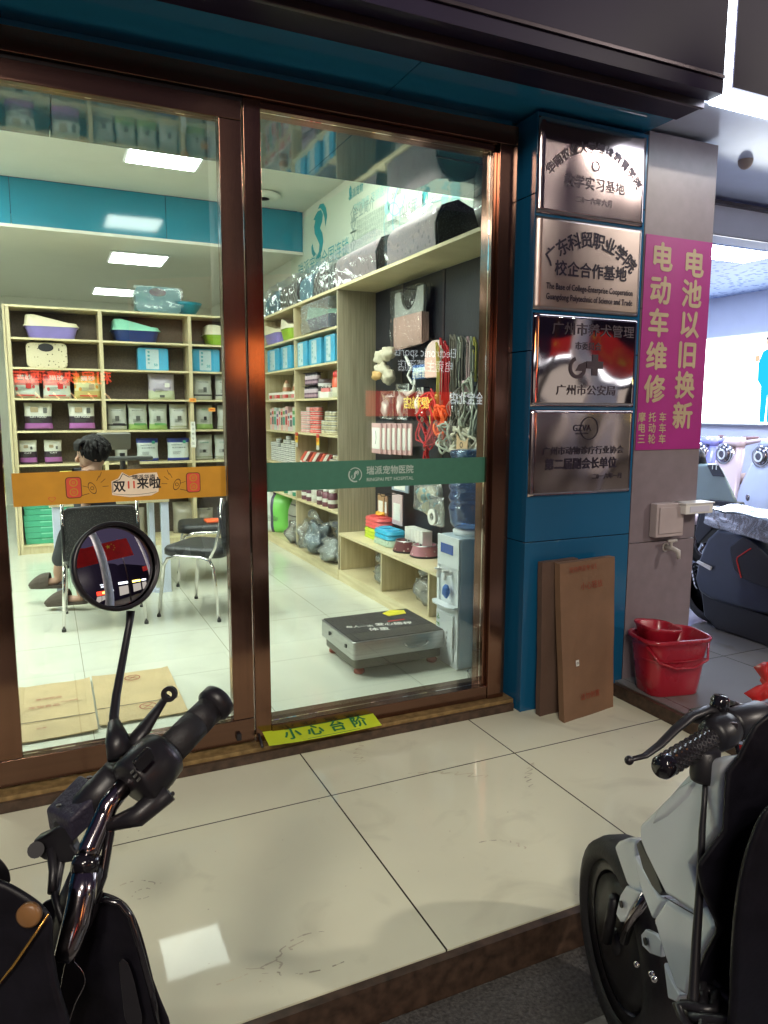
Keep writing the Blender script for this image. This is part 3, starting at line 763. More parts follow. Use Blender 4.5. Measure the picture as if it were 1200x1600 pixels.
MB().lathe([(.10, 0), (.17, .10), (.185, .13), (.175, .13), (.16, .10), (.09, .012)], 28, T(0, 0, 0), cap=False).build('bowl', mat('teal_plastic', (10, 130, 150), rough=.3), t, smooth=True)
MB().lathe([(.0, .0), (.10, .001)], 28).build('base', MATS['teal_plastic'], t)
M_BLUEP = mat('blue_pad_film', (70, 165, 205), rough=.3, coat=.4, bump=.3, bscale=14)
M_LBLP = mat('pale_label', (185, 205, 210), rough=.4)
def pads(label, x, y, z, w, h, d, rz=0, lean=0, group='blue pad packs'):
    t = thing('pad_pack', label, 'pad pack', (x, y, z), rz, group)
    if lean: t.rotation_euler = (0, R(lean), rz)
    mb = MB(); mb.prism(rrect(w, h, .022, 4, 0, h/2), d, face_y(0, d/2, 0)); mb.build('pack', M_BLUEP, t, bevel=.010)
    MB().prism(rrect(w*.42, h*.86, .006, 2, -.01, h/2), .002, face_y(0, -d/2-.0005, 0)).build('label', M_LBLP, t)
    mb = MB()
    for i, c in enumerate('宠物尿片'): mb.text(c, face_y(-w*.15, -d/2-.0032, h*.8-i*h*.16), h*.10, .001)
    mb.text('50', face_y(w*.07, -d/2-.0032, h*.25), h*.16, .001); mb.build('lettering', M_MT, t)
    return t
X, W_, _, _ = span(216, 264, 547, 577); pads('blue pad pack in clear film standing alone on the middle back shelf', X, 8.07, ROWS[5], W_, .235, .14)
X, W_, _, _ = span(301, 344, 548, 578); pads('blue pad pack beside the centre post on the back shelf', X, 8.07, ROWS[5], W_, .245, .14)
M_SILV = bands('silver_bag', [(0, (190, 195, 185)), (.16, (70, 70, 70)), (.22, (186, 190, 182)), (.93, (160, 165, 158))], bump=.5, bscale=14)
M_SILVG = bands('silver_green_bag', [(0, (150, 185, 110)), (.22, (186, 192, 182)), (.93, (150, 155, 148))], bump=.5, bscale=14)
M_SILVB = bands('silver_bag_plain', [(0, (186, 190, 184)), (.10, (150, 160, 130)), (.14, (190, 194, 188)), (.94, (160, 165, 158))], bump=.5, bscale=14)
M_PINKB = bands('pink_print_bag', [(0, (205, 190, 175)), (.12, (200, 210, 200)), (.48, (225, 140, 135)), (.72, (215, 85, 90)), (.95, (190, 110, 110))], blobs=((210, 80, 85), 3.2, .22), bump=.4)
M_YELB = bands('yellow_print_bag', [(0, (190, 175, 110)), (.3, (205, 205, 160)), (.6, (215, 165, 70)), (.85, (205, 130, 60))], blobs=((215, 150, 50), 3.0, .22), bump=.4)
M_LILB = bands('lilac_bag', [(0, (190, 200, 170)), (.35, (185, 178, 195)), (.8, (180, 172, 190))], blobs=((160, 150, 175), 3.0, .18), bump=.25)
M_CATB = bands('white_black_cat_bag', [(0, (60, 42, 66)), (.08, (165, 100, 170)), (.27, (52, 42, 52)), (.52, (215, 215, 205)), (.96, (190, 190, 182))], bump=.45, bscale=11)
M_BLUB = bands('white_blue_bag', [(0, (40, 60, 150)), (.13, (200, 210, 210)), (.80, (45, 65, 150))], bump=.4)
M_GRY = mat('print_grey', (90, 92, 88), rough=.5); M_GRN = mat('print_green', (95, 150, 85), rough=.5); M_TLC = mat('print_teal', (60, 150, 130), rough=.5)
M_RED = mat('print_red', (190, 45, 40), rough=.5); M_PNK = mat('print_pink', (220, 130, 130), rough=.5); M_WP = mat('print_white', (225, 225, 218), rough=.5)
M_PUR = mat('print_purple', (110, 70, 120), rough=.5)
def bspan(x0, x1, y0, y1): X, W_, z0, z1 = span(x0, x1, y0, y1, 8.05); return X, W_, z1-z0
Z4 = ROWS[4]; Z3 = ROWS[3]; Z2 = ROWS[2]
for (x0, x1, mt, lb) in ((17, 64, M_PINKB, 'pink and white litter bag at the far left of the back shelves'), (67, 112, M_PINKB, 'pink and white litter bag, second from the left, back shelves'), (115, 160, M_YELB, 'yellow and white litter bag right of the two pink ones')):
    X, W_, H = bspan(x0, x1, 575, 621)
    bag(lb, 'bag', X, 8.05, Z4, W_*.97, .265, .10, mt, prints=(('badge', W_*.12, .12, .05, .05, M_RED if mt is M_PINKB else M_GOLDT), ('t:猫砂', 0, .20, W_*.5, .05, M_WP), ('stripe', 0, .03, W_*.6, .012, M_RED)), group='litter bags')
X, W_, H = bspan(232, 273, 583, 625); bag('plain lilac bag standing alone on the middle back shelf', 'bag', X, 8.05, Z4, W_, .265, .09, M_LILB, prints=(('badge', W_*.2, .15, .05, .045, M_WP), ('emblem', 0, .035, .05, .025, M_GRY)))
for (x0, x1, lb) in ((303, 331, 'silver food bag right of the tall upright, upper row'), (337, 366, 'silver food bag half hidden by the centre post, upper row')):
    X, W_, H = bspan(x0, x1, 585, 626); bag(lb, 'food bag', X, 8.05, Z4, W_, .265, .08, M_SILV, prints=(('t:ROYAL', 0, .19, W_*.6, .018, M_GRY), ('emblem', W_*.1, .11, .035, .05, M_GRY)), group='silver food bags')
for (x0, x1, lb) in ((38, 84, 'white and black cat food bag, left one of the fourth row pair'), (107, 150, 'white and black cat food bag, right one of the fourth row pair')):
    X, W_, H = bspan(x0, x1, 629, 672); bag(lb, 'food bag', X, 8.03, Z3, W_*.95, .27, .09, M_CATB, rz=R(random.uniform(-5, 5)), prints=(('t:PROPLAN' if False else 't:CAT FOOD', 0, .135, W_*.55, .028, M_WP), ('cat_picture', -W_*.12, .205, .07, .05, M_GOLDT), ('label', W_*.24, .20, .035, .055, M_GRY)), group='cat food bags')
for i, (x0, x1) in enumerate(((168, 199), (200.5, 231), (233, 262), (265, 294))):
    X, W_, H = bspan(x0, x1, 630, 673)
    bag(('silver food bag with black band, first from the left in the row of four', 'silver food bag with green band, second in the row of four', 'silver food bag with green band, third in the row of four', 'plain silver food bag, rightmost in the row of four')[i], 'food bag', X, 8.05, Z3, W_*.97, .27, .08,
        (M_SILV, M_SILVG, M_SILVG, M_SILVB)[i], prints=(('t:ROYAL', 0, .20, W_*.6, .016, M_GRY), ('emblem', .0, .12, .04, .05, M_GRY), ('stripe', W_*.08, .06, W_*.6, .02, (M_INK, M_GRN, M_GRN, M_SILVB)[i])), group='silver food bags')
for (x0, x1, mt, lb) in ((306, 333, M_SILVG, 'silver and green food bag beside the centre post, fourth row'), (340, 368, M_SILVB, 'silver food bag mostly behind the centre post, fourth row')):
    X, W_, H = bspan(x0, x1, 632, 673); bag(lb, 'food bag', X, 8.05, Z3, W_, .26, .08, mt, prints=(('t:PRO', 0, .21, W_*.4, .02, M_GRN), ('emblem', .0, .12, .03, .04, M_INK)), group='silver food bags')
for (x0, x1, lb) in ((31, 59, 'small cat food bag at the left of the fifth row'), (70, 98, 'small cat food bag left of the person')):
    X, W_, H = bspan(x0, x1, 685, 722); bag(lb, 'food bag', X, 8.05, Z2, W_, .235, .07, M_CATB, prints=(('cat_picture', -W_*.1, .175, .04, .03, M_GOLDT), ('label', W_*.2, .16, .02, .03, M_GRY), ('t:CAT', 0, .11, W_*.4, .02, M_WP)), group='cat food bags')
for (x0, x1, lb) in ((214, 248, 'white and blue food bag right of the monitor'), (262, 296, 'white and blue food bag next to the tall upright')):
    X, W_, H = bspan(x0, x1, 683, 720); bag(lb, 'food bag', X, 8.05, Z2, W_, .24, .08, M_BLUB, prints=(('t:GASTRO', -W_*.1, .17, W_*.5, .016, M_INK), ('t:处方犬粮专用', 0, .14, W_*.6, .016, M_GRY), ('badge', W_*.25, .20, .03, .03, M_TLC)), group='blue topped food bags')
for (x0, x1, lb) in ((305, 332, 'pale food bag with green print beside the post, fifth row'), (336, 362, 'crumpled silver bag behind the centre post, fifth row')):
    X, W_, H = bspan(x0, x1, 680, 721); bag(lb, 'food bag', X, 8.05, Z2, W_, .27, .08, M_SILVB, prints=(('t:CARE', 0, .19, W_*.5, .02, M_TLC), ('emblem', .0, .10, .03, .03, M_INK)), group='silver food bags')
X, W_, H = bspan(180, 200, 683, 720); bag('silver foil pouch behind the monitor on the back shelf', 'food bag', X, 8.08, Z2, W_, .22, .07, M_SILVB)
# green boxes low on the left
M_GBOX = mat('sea_green_carton', (70, 165, 130), rough=.5, var=.08); M_GLBL = mat('green_label', (130, 200, 170), rough=.5)
gb = thing('carton', 'flat sea green carton at the very bottom of the left green stack', 'carton', (-.08, 8.08, .091), group='sea green cartons')
B(-.145, .145, -.12, .12, 0, .057).build('box', M_GBOX, gb, bevel=.003)
B(.0, .12, -.1225, -.1203, .04, .05).build('label', M_GLBL, gb)
for i in range(1, 14):
    c, k = divmod(i, 7)
    copy_thing(gb, (-.08+c*.315+random.uniform(-.006, .006), 8.08+random.uniform(-.01, .01), .091+k*.0588), rz=R(random.uniform(-2, 2)), label='flat sea green carton, %s up in the %s green stack' % (ORD[k], ('left', 'right')[c]))
t = thing('carton', 'yellow carton on the desk left of the person', 'carton', (.10, 6.75, .755))
B(-.0, .26, -.1, .12, 0, .14).build('box', mat('yellow_carton', (215, 205, 95), rough=.5), t, bevel=.004); B(.05, .18, -.102, -.1005, .05, .10).build('label', M_GLBL, t)
for i, (px, w_, h_, lb) in enumerate(((212, .2, .30, 'stacked grey foil sacks under the desk, left one'), (290, .26, .34, 'dull plastic sack right of the desk on the bottom back shelf'), (318, .22, .26, 'crumpled clear sack beside the post on the bottom back shelf'))):
    P_ = on_y(px, 830, 8.08); bag(lb, 'sack', P_.x, 8.08, .091, w_, h_, .16, mat('dull_sack', (150, 145, 130), rough=.3, bump=.6, bscale=12, coat=.4), name='sack')
t = thing('shelf_label_tag', 'white paper strip with small characters on the tall upright', 'paper strip', (1.43, 7.893, 1.03)); B(-.025, .025, -.002, 0, 0, .27).build('paper', M_WP, t)
mb = MB()
for i, c in enumerate('处方粮专区'): mb.text(c, face_y(0, -.003, .24-i*.05), .03)
mb.build('lettering', M_GRY, t)
for (px, py, lb) in ((301, 625, 'orange price tag on the upright, third row'), (331, 640, 'orange upright tag hanging beside the silver green bag')):
    P_ = on_y(px, py, 7.88); t = thing('price_tag', lb, 'tag', P_); B(-.035, .035, -.002, 0, -.02, .02).build('card', mat('orange_card', (240, 165, 70), rough=.5), t); B(-.025, .02, -.0035, -.0022, -.004, .004).build('print', M_RED, t)

# ================================================================= right shelving goods
def yspan(x0, x1, X=2.25, py=600): return on_x(x0, py, X).y, on_x(x1, py, X).y       # far, near
MX = -PI/2     # objects built facing -Y, turned to face -X
def side(fn, label, x0, x1, z, depth=.0, **k): pass
y1, y0 = yspan(417, 441); litter_box('purple litter box with cream hood at the far end of the right shelving', 2.38, (y0+y1)/2, z6, abs(y1-y0)*.96, (140, 128, 205), (215, 208, 180), rz=-PI/2, h=.19)
y1, y0 = yspan(442, 459.5); litter_box('lime litter box with cream hood next to the purple one, right shelving', 2.38, (y0+y1)/2, z6, abs(y1-y0)*.94, (150, 190, 60), (215, 210, 185), rz=-PI/2, h=.20)
y1, y0 = yspan(480, 527); t = litter_box('navy litter box with mint hood under loose clear plastic, right shelving', 2.38, (y0+y1)/2-.0, z6, abs(y1-y0)*.86, (32, 50, 110), (160, 205, 185), rz=-PI/2, h=.21)
o = wrapper(t, abs(y1-y0)*.92, .25, .37, .132, M_BAGP)
for i, (x0, x1) in enumerate(((420, 440), (441, 459), (465, 484), (485, 506), (509, 527))):
    y1, y0 = yspan(x0, x1)
    pads(('blue pad pack at the far end of the right shelving', 'leaning blue pad pack, second from the far end, right shelving', 'blue pad pack just past the middle upright, right shelving', 'blue pad pack in the middle of the near bay, right shelving', 'blue pad pack against the tall side panel, right shelving')[i],
         2.33, (y0+y1)/2, ROWS[5], abs(y1-y0)*.88, .235, .20, rz=-PI/2, lean=0)
# cone row in tray
t = thing('display_tray', 'cream counter tray holding treats and two striped cones, far bay', 'tray', (2.32, 7.3, Z4)); mb = MB()
mb.box(-.10, .10, -.45, .45, 0, .012); mb.box(-.10, -.092, -.45, .45, .013, .075); mb.box(.09, .10, -.45, .45, .013, .075); mb.box(-.091, .089, .442, .45, .013, .075); mb.box(-.091, .089, -.45, -.442, .013, .075)
mb.build('tray', M_WP, t)
for k in range(9): B(-.108, -.1005, -.43+k*.095, -.36+k*.095, .015, .05).build('label', (M_PNK, M_GOLDT, M_RED)[k % 3], t)
M_CONE = bands('striped_cone', [(0, (180, 120, 90)), (.2, (225, 205, 180)), (.4, (190, 125, 90)), (.6, (225, 205, 180)), (.8, (200, 150, 120))])
for k, yy in enumerate((7.42, 7.08)):
    t = thing('treat_cone', ('striped treat cone nearer the corner in the cream tray', 'striped treat cone nearer the middle upright in the cream tray')[k], 'cone', (2.32, yy, Z4+.013), group='striped cones')
    MB().lathe([(.045, 0), (.045, .10), (.03, .15), (.012, .185), (.0, .195)], 16).build('cone', M_CONE, t, smooth=True)
# trays of purple labelled jars, two high
M_JARL = bands('purple_jar', [(0, (90, 70, 85)), (.15, (165, 135, 150)), (.35, (105, 78, 98)), (.5, (190, 170, 180)), (.8, (60, 50, 60))])
jar = thing('jar_pack', 'lower shrink wrapped row of purple labelled jars, near bay', 'jar pack', (2.28, 6.52, Z4), group='purple jar packs')
for k in range(5): MB().lathe([(.028, 0), (.030, .01), (.030, .085), (.026, .095), (.026, .11)], 14, T(0, -.15+k*.068, 0)).build('jar', M_JARL, jar, smooth=True)
B(-.034, .034, -.19, .16, .111, .116).build('tray_lid', M_BLK, jar)
copy_thing(jar, (2.28, 6.50, Z4+.122), label='upper shrink wrapped row of purple labelled jars, near bay')
t = thing('treat_pack', 'black and white treat pack lying beside the purple jar packs', 'pack', (2.3, 6.17, Z4+.002), rz=R(-30)); pouch(MB(), .16, .17, .06, 3).build('pouch', bands('bw_pack', [(0, (190, 190, 185)), (.35, (40, 36, 38)), (.6, (180, 175, 170)), (.75, (60, 40, 40))]), t, smooth=True)
MB().text('犬零食', face_y(0, -.045, .1), .03, .001).build('lettering', M_WP, t)
t = thing('treat_jar', 'orange topped treat jar beside the tall side panel', 'jar', (2.28, 5.82, Z4)); MB().lathe([(.055, 0), (.06, .02), (.06, .15), (.05, .17)], 18).build('jar', bands('orange_jar', [(0, (190, 190, 170)), (.25, (205, 200, 180)), (.5, (205, 90, 60))]), t, smooth=True)
MB().lathe([(.052, .171), (.054, .175), (.054, .21), (.03, .225), (0, .227)], 18).build('lid', M_RED, t, smooth=True)
t = thing('display_tray', 'low white tray of small sachets beside the purple jar packs', 'tray', (2.29, 6.0, Z4)); B(-.08, .08, -.1, .12, 0, .05).build('tray', M_WP, t, bevel=.004)
for k in range(4): B(-.07+k*.035, -.055+k*.035, -.09, .1, .051, .085).build('sachet', (M_PNK, M_WP)[k % 2], t)
# row Z3: boxes & bottles far bay
cols = [(210, 200, 195), (225, 180, 175), (190, 205, 205), (220, 190, 200), (205, 210, 190), (215, 160, 150)]
wd = ['white', 'salmon pink', 'pale blue', 'pink', 'pale green', 'coral']
k = 0; yy = 7.80
while yy > 6.95:
    w_ = random.choice((.07, .085, .10)); h_ = random.uniform(.17, .25); ci = k % 6
    t = thing('care_box', '%s care product box, number %s from the corner on the right shelving' % (wd[ci], ('one', 'two', 'three', 'four', 'five', 'six', 'seven', 'eight', 'nine', 'ten', 'eleven', 'twelve')[k]), 'box', (2.29, yy-w_/2, Z3), rz=R(random.uniform(-4, 4)), group='care product boxes')
    B(-.045, .045, -w_/2+.004, w_/2-.004, 0, h_).build('box', mat('carton_%d' % ci, cols[ci], rough=.4), t, bevel=.002)
    B(-.0475, -.0455, -w_/2+.014, w_/2-.014, h_*.25, h_*.6).build('label', (M_PNK, M_GRY, M_TLC, M_RED)[k % 4], t)
    B(-.0475, -.0455, -w_/2+.014, w_/2-.014, h_*.7, h_*.85).build('label', (M_GRY, M_RED, M_GRN, M_PUR)[k % 4], t)
    yy -= w_; k += 1
# tins
def tin(label, group, loc, c1, c2, r=.036, h=.038):
    t = thing('tin', label, 'tin', loc, group=group)
    MB().lathe([(r*.97, 0), (r, .002), (r, h-.003), (r*.97, h-.001)], 18).build('can', bands('tin_%d_%d_%d' % c1, [(0, c2), (.12, c1), (.45, c2), (.6, c1), (.88, (170, 170, 165))], rough=.3), t, smooth=True)
    MB().lathe([(r*.97, h), (r*.9, h+.002), (r*.88, h), (0, h)], 18, cap=False).build('lid', M_STEEL, t)
    return t
def stack(proto, base, counts, dy, h, x=2.27, labels=None, first=False):
    used = first; stem = proto['label']
    for c, n in enumerate(counts):
        for k in range(n):
            p = (x+random.uniform(-.003, .003), base-c*dy+random.uniform(-.002, .002), labels+k*h)
            lb = '%s, %s up in the %s stack from the corner' % (stem, ORD[k], ORD[c])
            if used: proto.location = p; proto['label'] = lb; used = False
            else: copy_thing(proto, p, label=lb)
p1 = tin('white ringed tin in the far bay', 'white tins', (0, 0, 0), (200, 200, 195), (120, 125, 120))
stack(p1, 7.74, (5, 5, 6, 4, 5, 6, 7, 5, 6), .092, .0402, labels=Z2, first=True)
p2 = tin('red banded tin', 'red tins', (0, 0, 0), (205, 60, 55), (225, 190, 180))
stack(p2, 6.44, (6, 6, 6), .078, .0402, labels=Z3, first=True)
p4 = tin('pinkish tin', 'pink tins', (0, 0, 0), (205, 150, 150), (215, 205, 190))
stack(p4, 6.70, (5, 5, 6), .078, .0402, labels=Z3, first=True)
p3 = tin('cream ringed tin', 'cream tins', (0, 0, 0), (195, 188, 160), (150, 140, 115))
stack(p3, 6.13, (3, 5, 5, 5), .085, .0402, labels=Z3, first=True)
p5 = tin('low shelf cream tin', 'low cream tins', (0, 0, 0), (200, 190, 165), (150, 140, 115))
stack(p5, 5.93, (3, 4, 4), .08, .0402, labels=Z2, first=True)
for k, py in enumerate((6.62, 6.02)):
    t = thing('price_tag', ('yellow and red price tag hanging from the shelf edge under the pink tins', 'yellow and red price tag hanging from the shelf edge under the red tins')[k], 'tag', (2.194, py+.1, Z3-.01)); B(-.003, 0, -.035, .035, -.13, .01).build('card', bands('price_card', [(0, (190, 185, 180)), (.3, (230, 190, 50)), (.75, (190, 40, 40))]), t)
    MB().text('特价', face_x(-.004, 0, -.05), .03, .001).build('lettering', M_RED, t)
# sachet boxes
for k in range(9):
    yy = 6.70-k*.085
    t = thing('sachet_box', 'open %s sachet box, number %s from the middle upright' % (('red', 'white', 'dark red')[k % 3], ('one', 'two', 'three', 'four', 'five', 'six', 'seven', 'eight', 'nine')[k]), 'box', (2.28, yy, Z2), rz=0, group='sachet boxes')
    mb = MB(); mb.solid([(-.05, -.035, 0), (.05, -.035, 0), (.05, -.035, .15), (.0, -.035, .15), (-.05, -.035, .07)], (0, .07, 0)); mb.build('box', mat('sachet_%d' % (k % 3), ((205, 90, 70), (215, 205, 195), (120, 35, 35))[k % 3], rough=.4), t, bevel=.002)
    B(-.0525, -.0505, -.03, .03, .01, .06).build('label', (M_WP, M_PNK, M_WP)[k % 3], t)
# jars under the sticker
for k in range(13):
    yy = 7.70-k*.145; c = ((205, 200, 130), (200, 205, 120), (190, 200, 150), (60, 140, 110), (200, 205, 195), (50, 130, 105), (205, 205, 195), (110, 60, 80), (100, 55, 75), (205, 200, 190), (90, 50, 60), (120, 70, 85), (100, 55, 70))[k]
    nm = ('yellow', 'lime', 'pale lime', 'green', 'white', 'deep green', 'ivory', 'plum', 'dark plum', 'white', 'maroon', 'mauve', 'wine red')[k]
    t = thing('supplement_jar', '%s supplement jar in the row under the green sticker, spot %s' % (nm, ('one', 'two', 'three', 'four', 'five', 'six', 'seven', 'eight', 'nine', 'ten', 'eleven', 'twelve', 'thirteen')[k]), 'jar', (2.27, yy, ROWS[1]), group='supplement jars')
    MB().lathe([(.042, 0), (.045, .006), (.045, .12), (.034, .135)], 18).build('jar', bands('jar_%d' % k, [(0, c), (.3, (215, 215, 205)), (.55, c)], rough=.3), t, smooth=True)
    MB().lathe([(.036, .1355), (.036, .16), (.03, .163), (0, .163)], 18).build('lid', M_WP, t, smooth=True)
# bottom bay: big sacks and wrapped goods
y1, y0 = yspan(421, 442, py=820); bag('tall white, green and purple food sack at the far end of the right shelving', 'sack', 2.30, (y0+y1)/2+.05, .091, .34, .45, .16, bands('green_purple_sack', [(0, (205, 210, 205)), (.32, (60, 45, 85)), (.42, (120, 205, 90))], axis=0, bump=.2), rz=-PI/4, name='sack', prints=(('t:CAT', -.11, .30, .06, .04, M_GRN),))
y1, y0 = yspan(441, 461, py=820); bag('big silver sack behind the upright on the right shelving', 'sack', 2.36, (y0+y1)/2, .091, .36, .44, .18, bands('silver_sack', [(0, (150, 150, 140)), (.55, (60, 58, 55)), (.58, (160, 160, 150)), (.8, (80, 78, 74)), (.83, (165, 165, 155))], bump=.6), rz=-PI/2, name='sack')
M_GREYF = mat('grey_fleece', (150, 142, 125), rough=.85, bump=.6, bscale=30)
M_TOWEL = mat('dark_blue_cloth', (60, 62, 95), rough=.9, bump=.6, bscale=30)
def lump(mb, c, r, seed=0, amp=.25, seg=18, rings=12, flat=0):
    vs0 = len(mb.v); mb.ball((0, 0, 0), 1, seg, rings)
    for i in range(vs0, len(mb.v)):
        p = mb.v[i]; n_ = 1+amp*noise.noise(p*1.6+Vector((seed, 0, 0)))+amp*.5*noise.noise(p*4+Vector((seed, 3, 0)))
        q = Vector((p.x*r[0]*n_, p.y*r[1]*n_, p.z*r[2]*n_)); 
        if flat: q.z = max(q.z, -r[2]*flat)
        mb.v[i] = q+Vector(c)
    return mb
def wrapped(label, cat, x, y, z, r, inner, seed, knot=True, name='wrapped_bundle', group='plastic wrapped goods'):
    t = thing(name, label, cat, (x, y, z), group=group)
    lump(MB(), (0, 0, r[2]*.8), tuple(q*.86 for q in r), seed, .55, 26, 18, flat=.85).build('contents', inner, t, smooth=True)
    mb = lump(MB(), (0, 0, r[2]*.84), r, seed, .60, 30, 20, flat=.84)
    mb.build('plastic_bag', M_BAGP, t, smooth=True)
    if knot:
        MB().tube([(0, 0, r[2]*1.6), (-.01, .01, r[2]*1.85), (-.03, .03, r[2]*2.1), (-.05, .08, r[2]*2.15)], [.05, .018, .03, .045], 10).build('twisted_neck', M_BAGP, t, smooth=True)
    return t
wrapped('grey fleece bundle in clear plastic in front of the middle upright', 'bundle', 2.31, 6.87-.1, .092, (.13, .16, .13), M_GREYF, 1, False)
wrapped('dull fleece bundle in plastic spilling over the plinth of the far bay', 'bundle', 2.30, 7.02, .092, (.12, .13, .12), M_GREYF, 5, False)
wrapped('tall knotted clear bag with a pale blue tub, near bay bottom shelf', 'bundle', 2.30, 6.40, .092, (.12, .17, .17), mat('pale_blue_tub', (120, 145, 160), rough=.4), 2, True)
wrapped('dark blue cloth bundle in plastic against the tall side panel', 'bundle', 2.40, 5.98, .30, (.12, .17, .10), M_TOWEL, 3, False)
wrapped('wide low clear bag on the near bay bottom shelf', 'bundle', 2.31, 5.98, .092, (.12, .26, .10), mat('pale_goods', (185, 190, 185), rough=.6), 4, False)
wrapped('small green tied bag in the first cubby of the low cabinet', 'bundle', 2.38, 5.02, .092, (.11, .17, .09), mat('sage_goods', (140, 140, 110), rough=.7, bump=.5), 6, True)
wrapped('clear bag in the second cubby of the low cabinet', 'bundle', 2.38, 4.30, .092, (.10, .17, .11), mat('beige_goods', (170, 160, 140), rough=.7, bump=.5), 7, True)

# on top of the right shelving
M_CHK = pattern('checked_bag_fabric', (60, 62, 62), (165, 168, 162), 26, .5, kind='checker'); M_QLT = pattern('quilted_mauve_fabric', (178, 160, 162), (150, 134, 138), 20, .25)
M_LBF = mat('light_blue_fabric', (95, 150, 170), rough=.7, bump=.3)
M_MESH = pattern('black_mesh', (28, 30, 32), (90, 95, 96), 90, .3)
def dome(label, x0, x1, py, mt, h, endpx=None, depth=.30, wrap=True):
    yf, yn = on_x(x0, py, 2.22).y, on_x(x1, py, 2.22).y; L = yf-yn
    t = thing('pet_carrier', label, 'pet carrier', (2.37, (yf+yn)/2, 2.409), group='pet carriers')
    pr = [(-depth/2, 0), (depth/2, 0), (depth/2, h*.55)]+[(depth/2*math.cos(a), h*.55+h*.45*math.sin(a)) for a in [PI*k/14 for k in range(1, 14)]]+[(-depth/2, h*.55)]
    m1 = frm((0, L/2, 0), (1, 0, 0), (0, 0, 1)); MB().prism(pr, L*.98, m1).build('body', mt, t, bevel=.01)
    if endpx:
        MB().prism([(p[0]*.9, p[1]*.95+.004) for p in pr], .012, frm((0, -L/2+L*.02-.0005, 0), (1, 0, 0), (0, 0, 1))).build('mesh_end', M_MESH, t)
        MB().tube([(-depth*.46, -L/2+.02, .01), (-depth*.5, -L/2+.015, h*.5), (-depth*.36, -L/2+.012, h*.86), (0, -L/2+.01, h*1.0), (depth*.36, -L/2+.012, h*.86), (depth*.5, -L/2+.015, h*.5)], .008, 6).build('piping', M_BLK, t, smooth=True)
    if wrap: wrapper(t, depth*1.06, h*1.05, L*1.02, h/2)
    return t
for a in ((414, 421, 470, M_LBF, .30, 0, 'small pale wrapped carrier at the far end on top of the right shelving'),
          (422, 437, 470, M_LBF, .32, 0, 'light blue wrapped carrier near the corner on top of the right shelving'),
          (438, 466, 460, M_CHK, .32, 1, 'first checked grey carrier in plastic on top of the right shelving'),
          (468, 489, 450, M_LBF, .31, 0, 'light blue wrapped carrier between the two checked ones'),
          (490, 521, 440, M_CHK, .31, 0, 'checked grey carrier next to the mauve quilted one'),
          (523, 589, 430, M_QLT, .30, 1, 'mauve quilted carrier with black mesh end, middle of the top board'),
          (604, 682, 390, M_QLT, .31, 1, 'mauve quilted carrier with black mesh end standing nearest the window')):
    dome(a[6], a[0], a[1], a[2], a[3], a[4]*(.84 if a[1] < 530 else .92), a[5])

# ================================================================= display wall goods
def hdim(x0, x1, y0, y1, X=2.47):
    a = on_x(x0, (y0+y1)/2, X); b = on_x(x1, (y0+y1)/2, X); c = on_x((x0+x1)/2, y0, X); d = on_x((x0+x1)/2, y1, X)
    return (X, (a.y+b.y)/2, c.z), abs(a.y-b.y), c.z-d.z
def hook(t): MB().tube([(0, .06, .0), (0, -.05, .0), (0, -.06, .015)], .003, 6).build('hook', M_TRIM, t)
def hang(name, label, cat, x0, x1, y0, y1, X=2.47, group=None, hk=True):
    loc, w_, h_ = hdim(x0, x1, y0, y1, X); t = thing(name, label, cat, loc, -PI/2, group)
    if hk: hook(t)
    return t, w_, h_
def tangle(mb, c, s, n, r, seed, pts=9, seg=6):
    rr = random.Random(seed)
    for k in range(n):
        p = []; a0 = rr.uniform(0, 6.28); el = rr.uniform(.4, 1)
        for i in range(pts):
            a = a0+2*PI*i/pts
            p.append((c[0]+s[0]*el*math.cos(a)*rr.uniform(.6, 1.1)+rr.uniform(-.2, .2)*s[0], c[1]+s[1]*rr.uniform(-1, 1), c[2]+s[2]*math.sin(a)*rr.uniform(.6, 1.1)+rr.uniform(-.15, .15)*s[2]))
        # smooth
        q = []
        for i in range(pts):
            a_, b_, c_, d_ = (Vector(p[(i+j) % pts]) for j in (-1, 0, 1, 2))
            for u in (0, .33, .66):
                q.append(.5*((2*b_)+(c_-a_)*u+(2*a_-5*b_+4*c_-d_)*u*u+(3*b_-a_-3*c_+d_)*u**3))
        mb.tube(q, r, seg, closed=True)
    return mb
M_VESTG = mat('grey_mesh_cloth', (185, 187, 182), rough=.8, bump=.4, bscale=80); M_VESTP = mat('pink_cloth', (232, 190, 178), rough=.8, bump=.4, bscale=60)
t, W_, H_ = hang('pet_vest', 'grey and pink pet vest in plastic hanging high on the black display wall', 'pet vest', 620, 665, 452, 540)
def vest(w, h):
    o = [(-w/2, 0), (-w*.30, 0)]
    o += [(-w*.30+w*.6*k/10, -h*.36*math.sin(PI*k/10)**.55) for k in range(1, 10)]
    o += [(w*.30, 0), (w/2, 0), (w*.5, -h*.45), (w*.5, -h*.45), (-w*.5, -h*.45)]
    return o
MB().prism(vest(W_, H_), .02, face_y(0, 0, 0)).build('bodice', M_VESTG, t, bevel=.004)
mb = MB()
for k in range(4): mb.prism([(-W_*.49, -H_*.45-.001), (W_*.49, -H_*.45-.001), (W_*.5, -H_+.02-k*.008), (-W_*.48, -H_-k*.008)], .013, face_y(0, .03-k*.016, 0))
mb.build('skirt', M_VESTP, t, bevel=.004)
wrapper(t, W_*1.04, H_*1.05, .085, -H_/2, film('thin_wrap', tint=(.97, .98, .98, 1), ior=1.4, rough=.08, bump=1, bscale=10, base=.01))
t, W_, H_ = hang('plush_toy', 'white netted bow toy hanging beside the tall grey wood panel', 'toy', 585, 617, 545, 600, 2.40)
mb = MB()
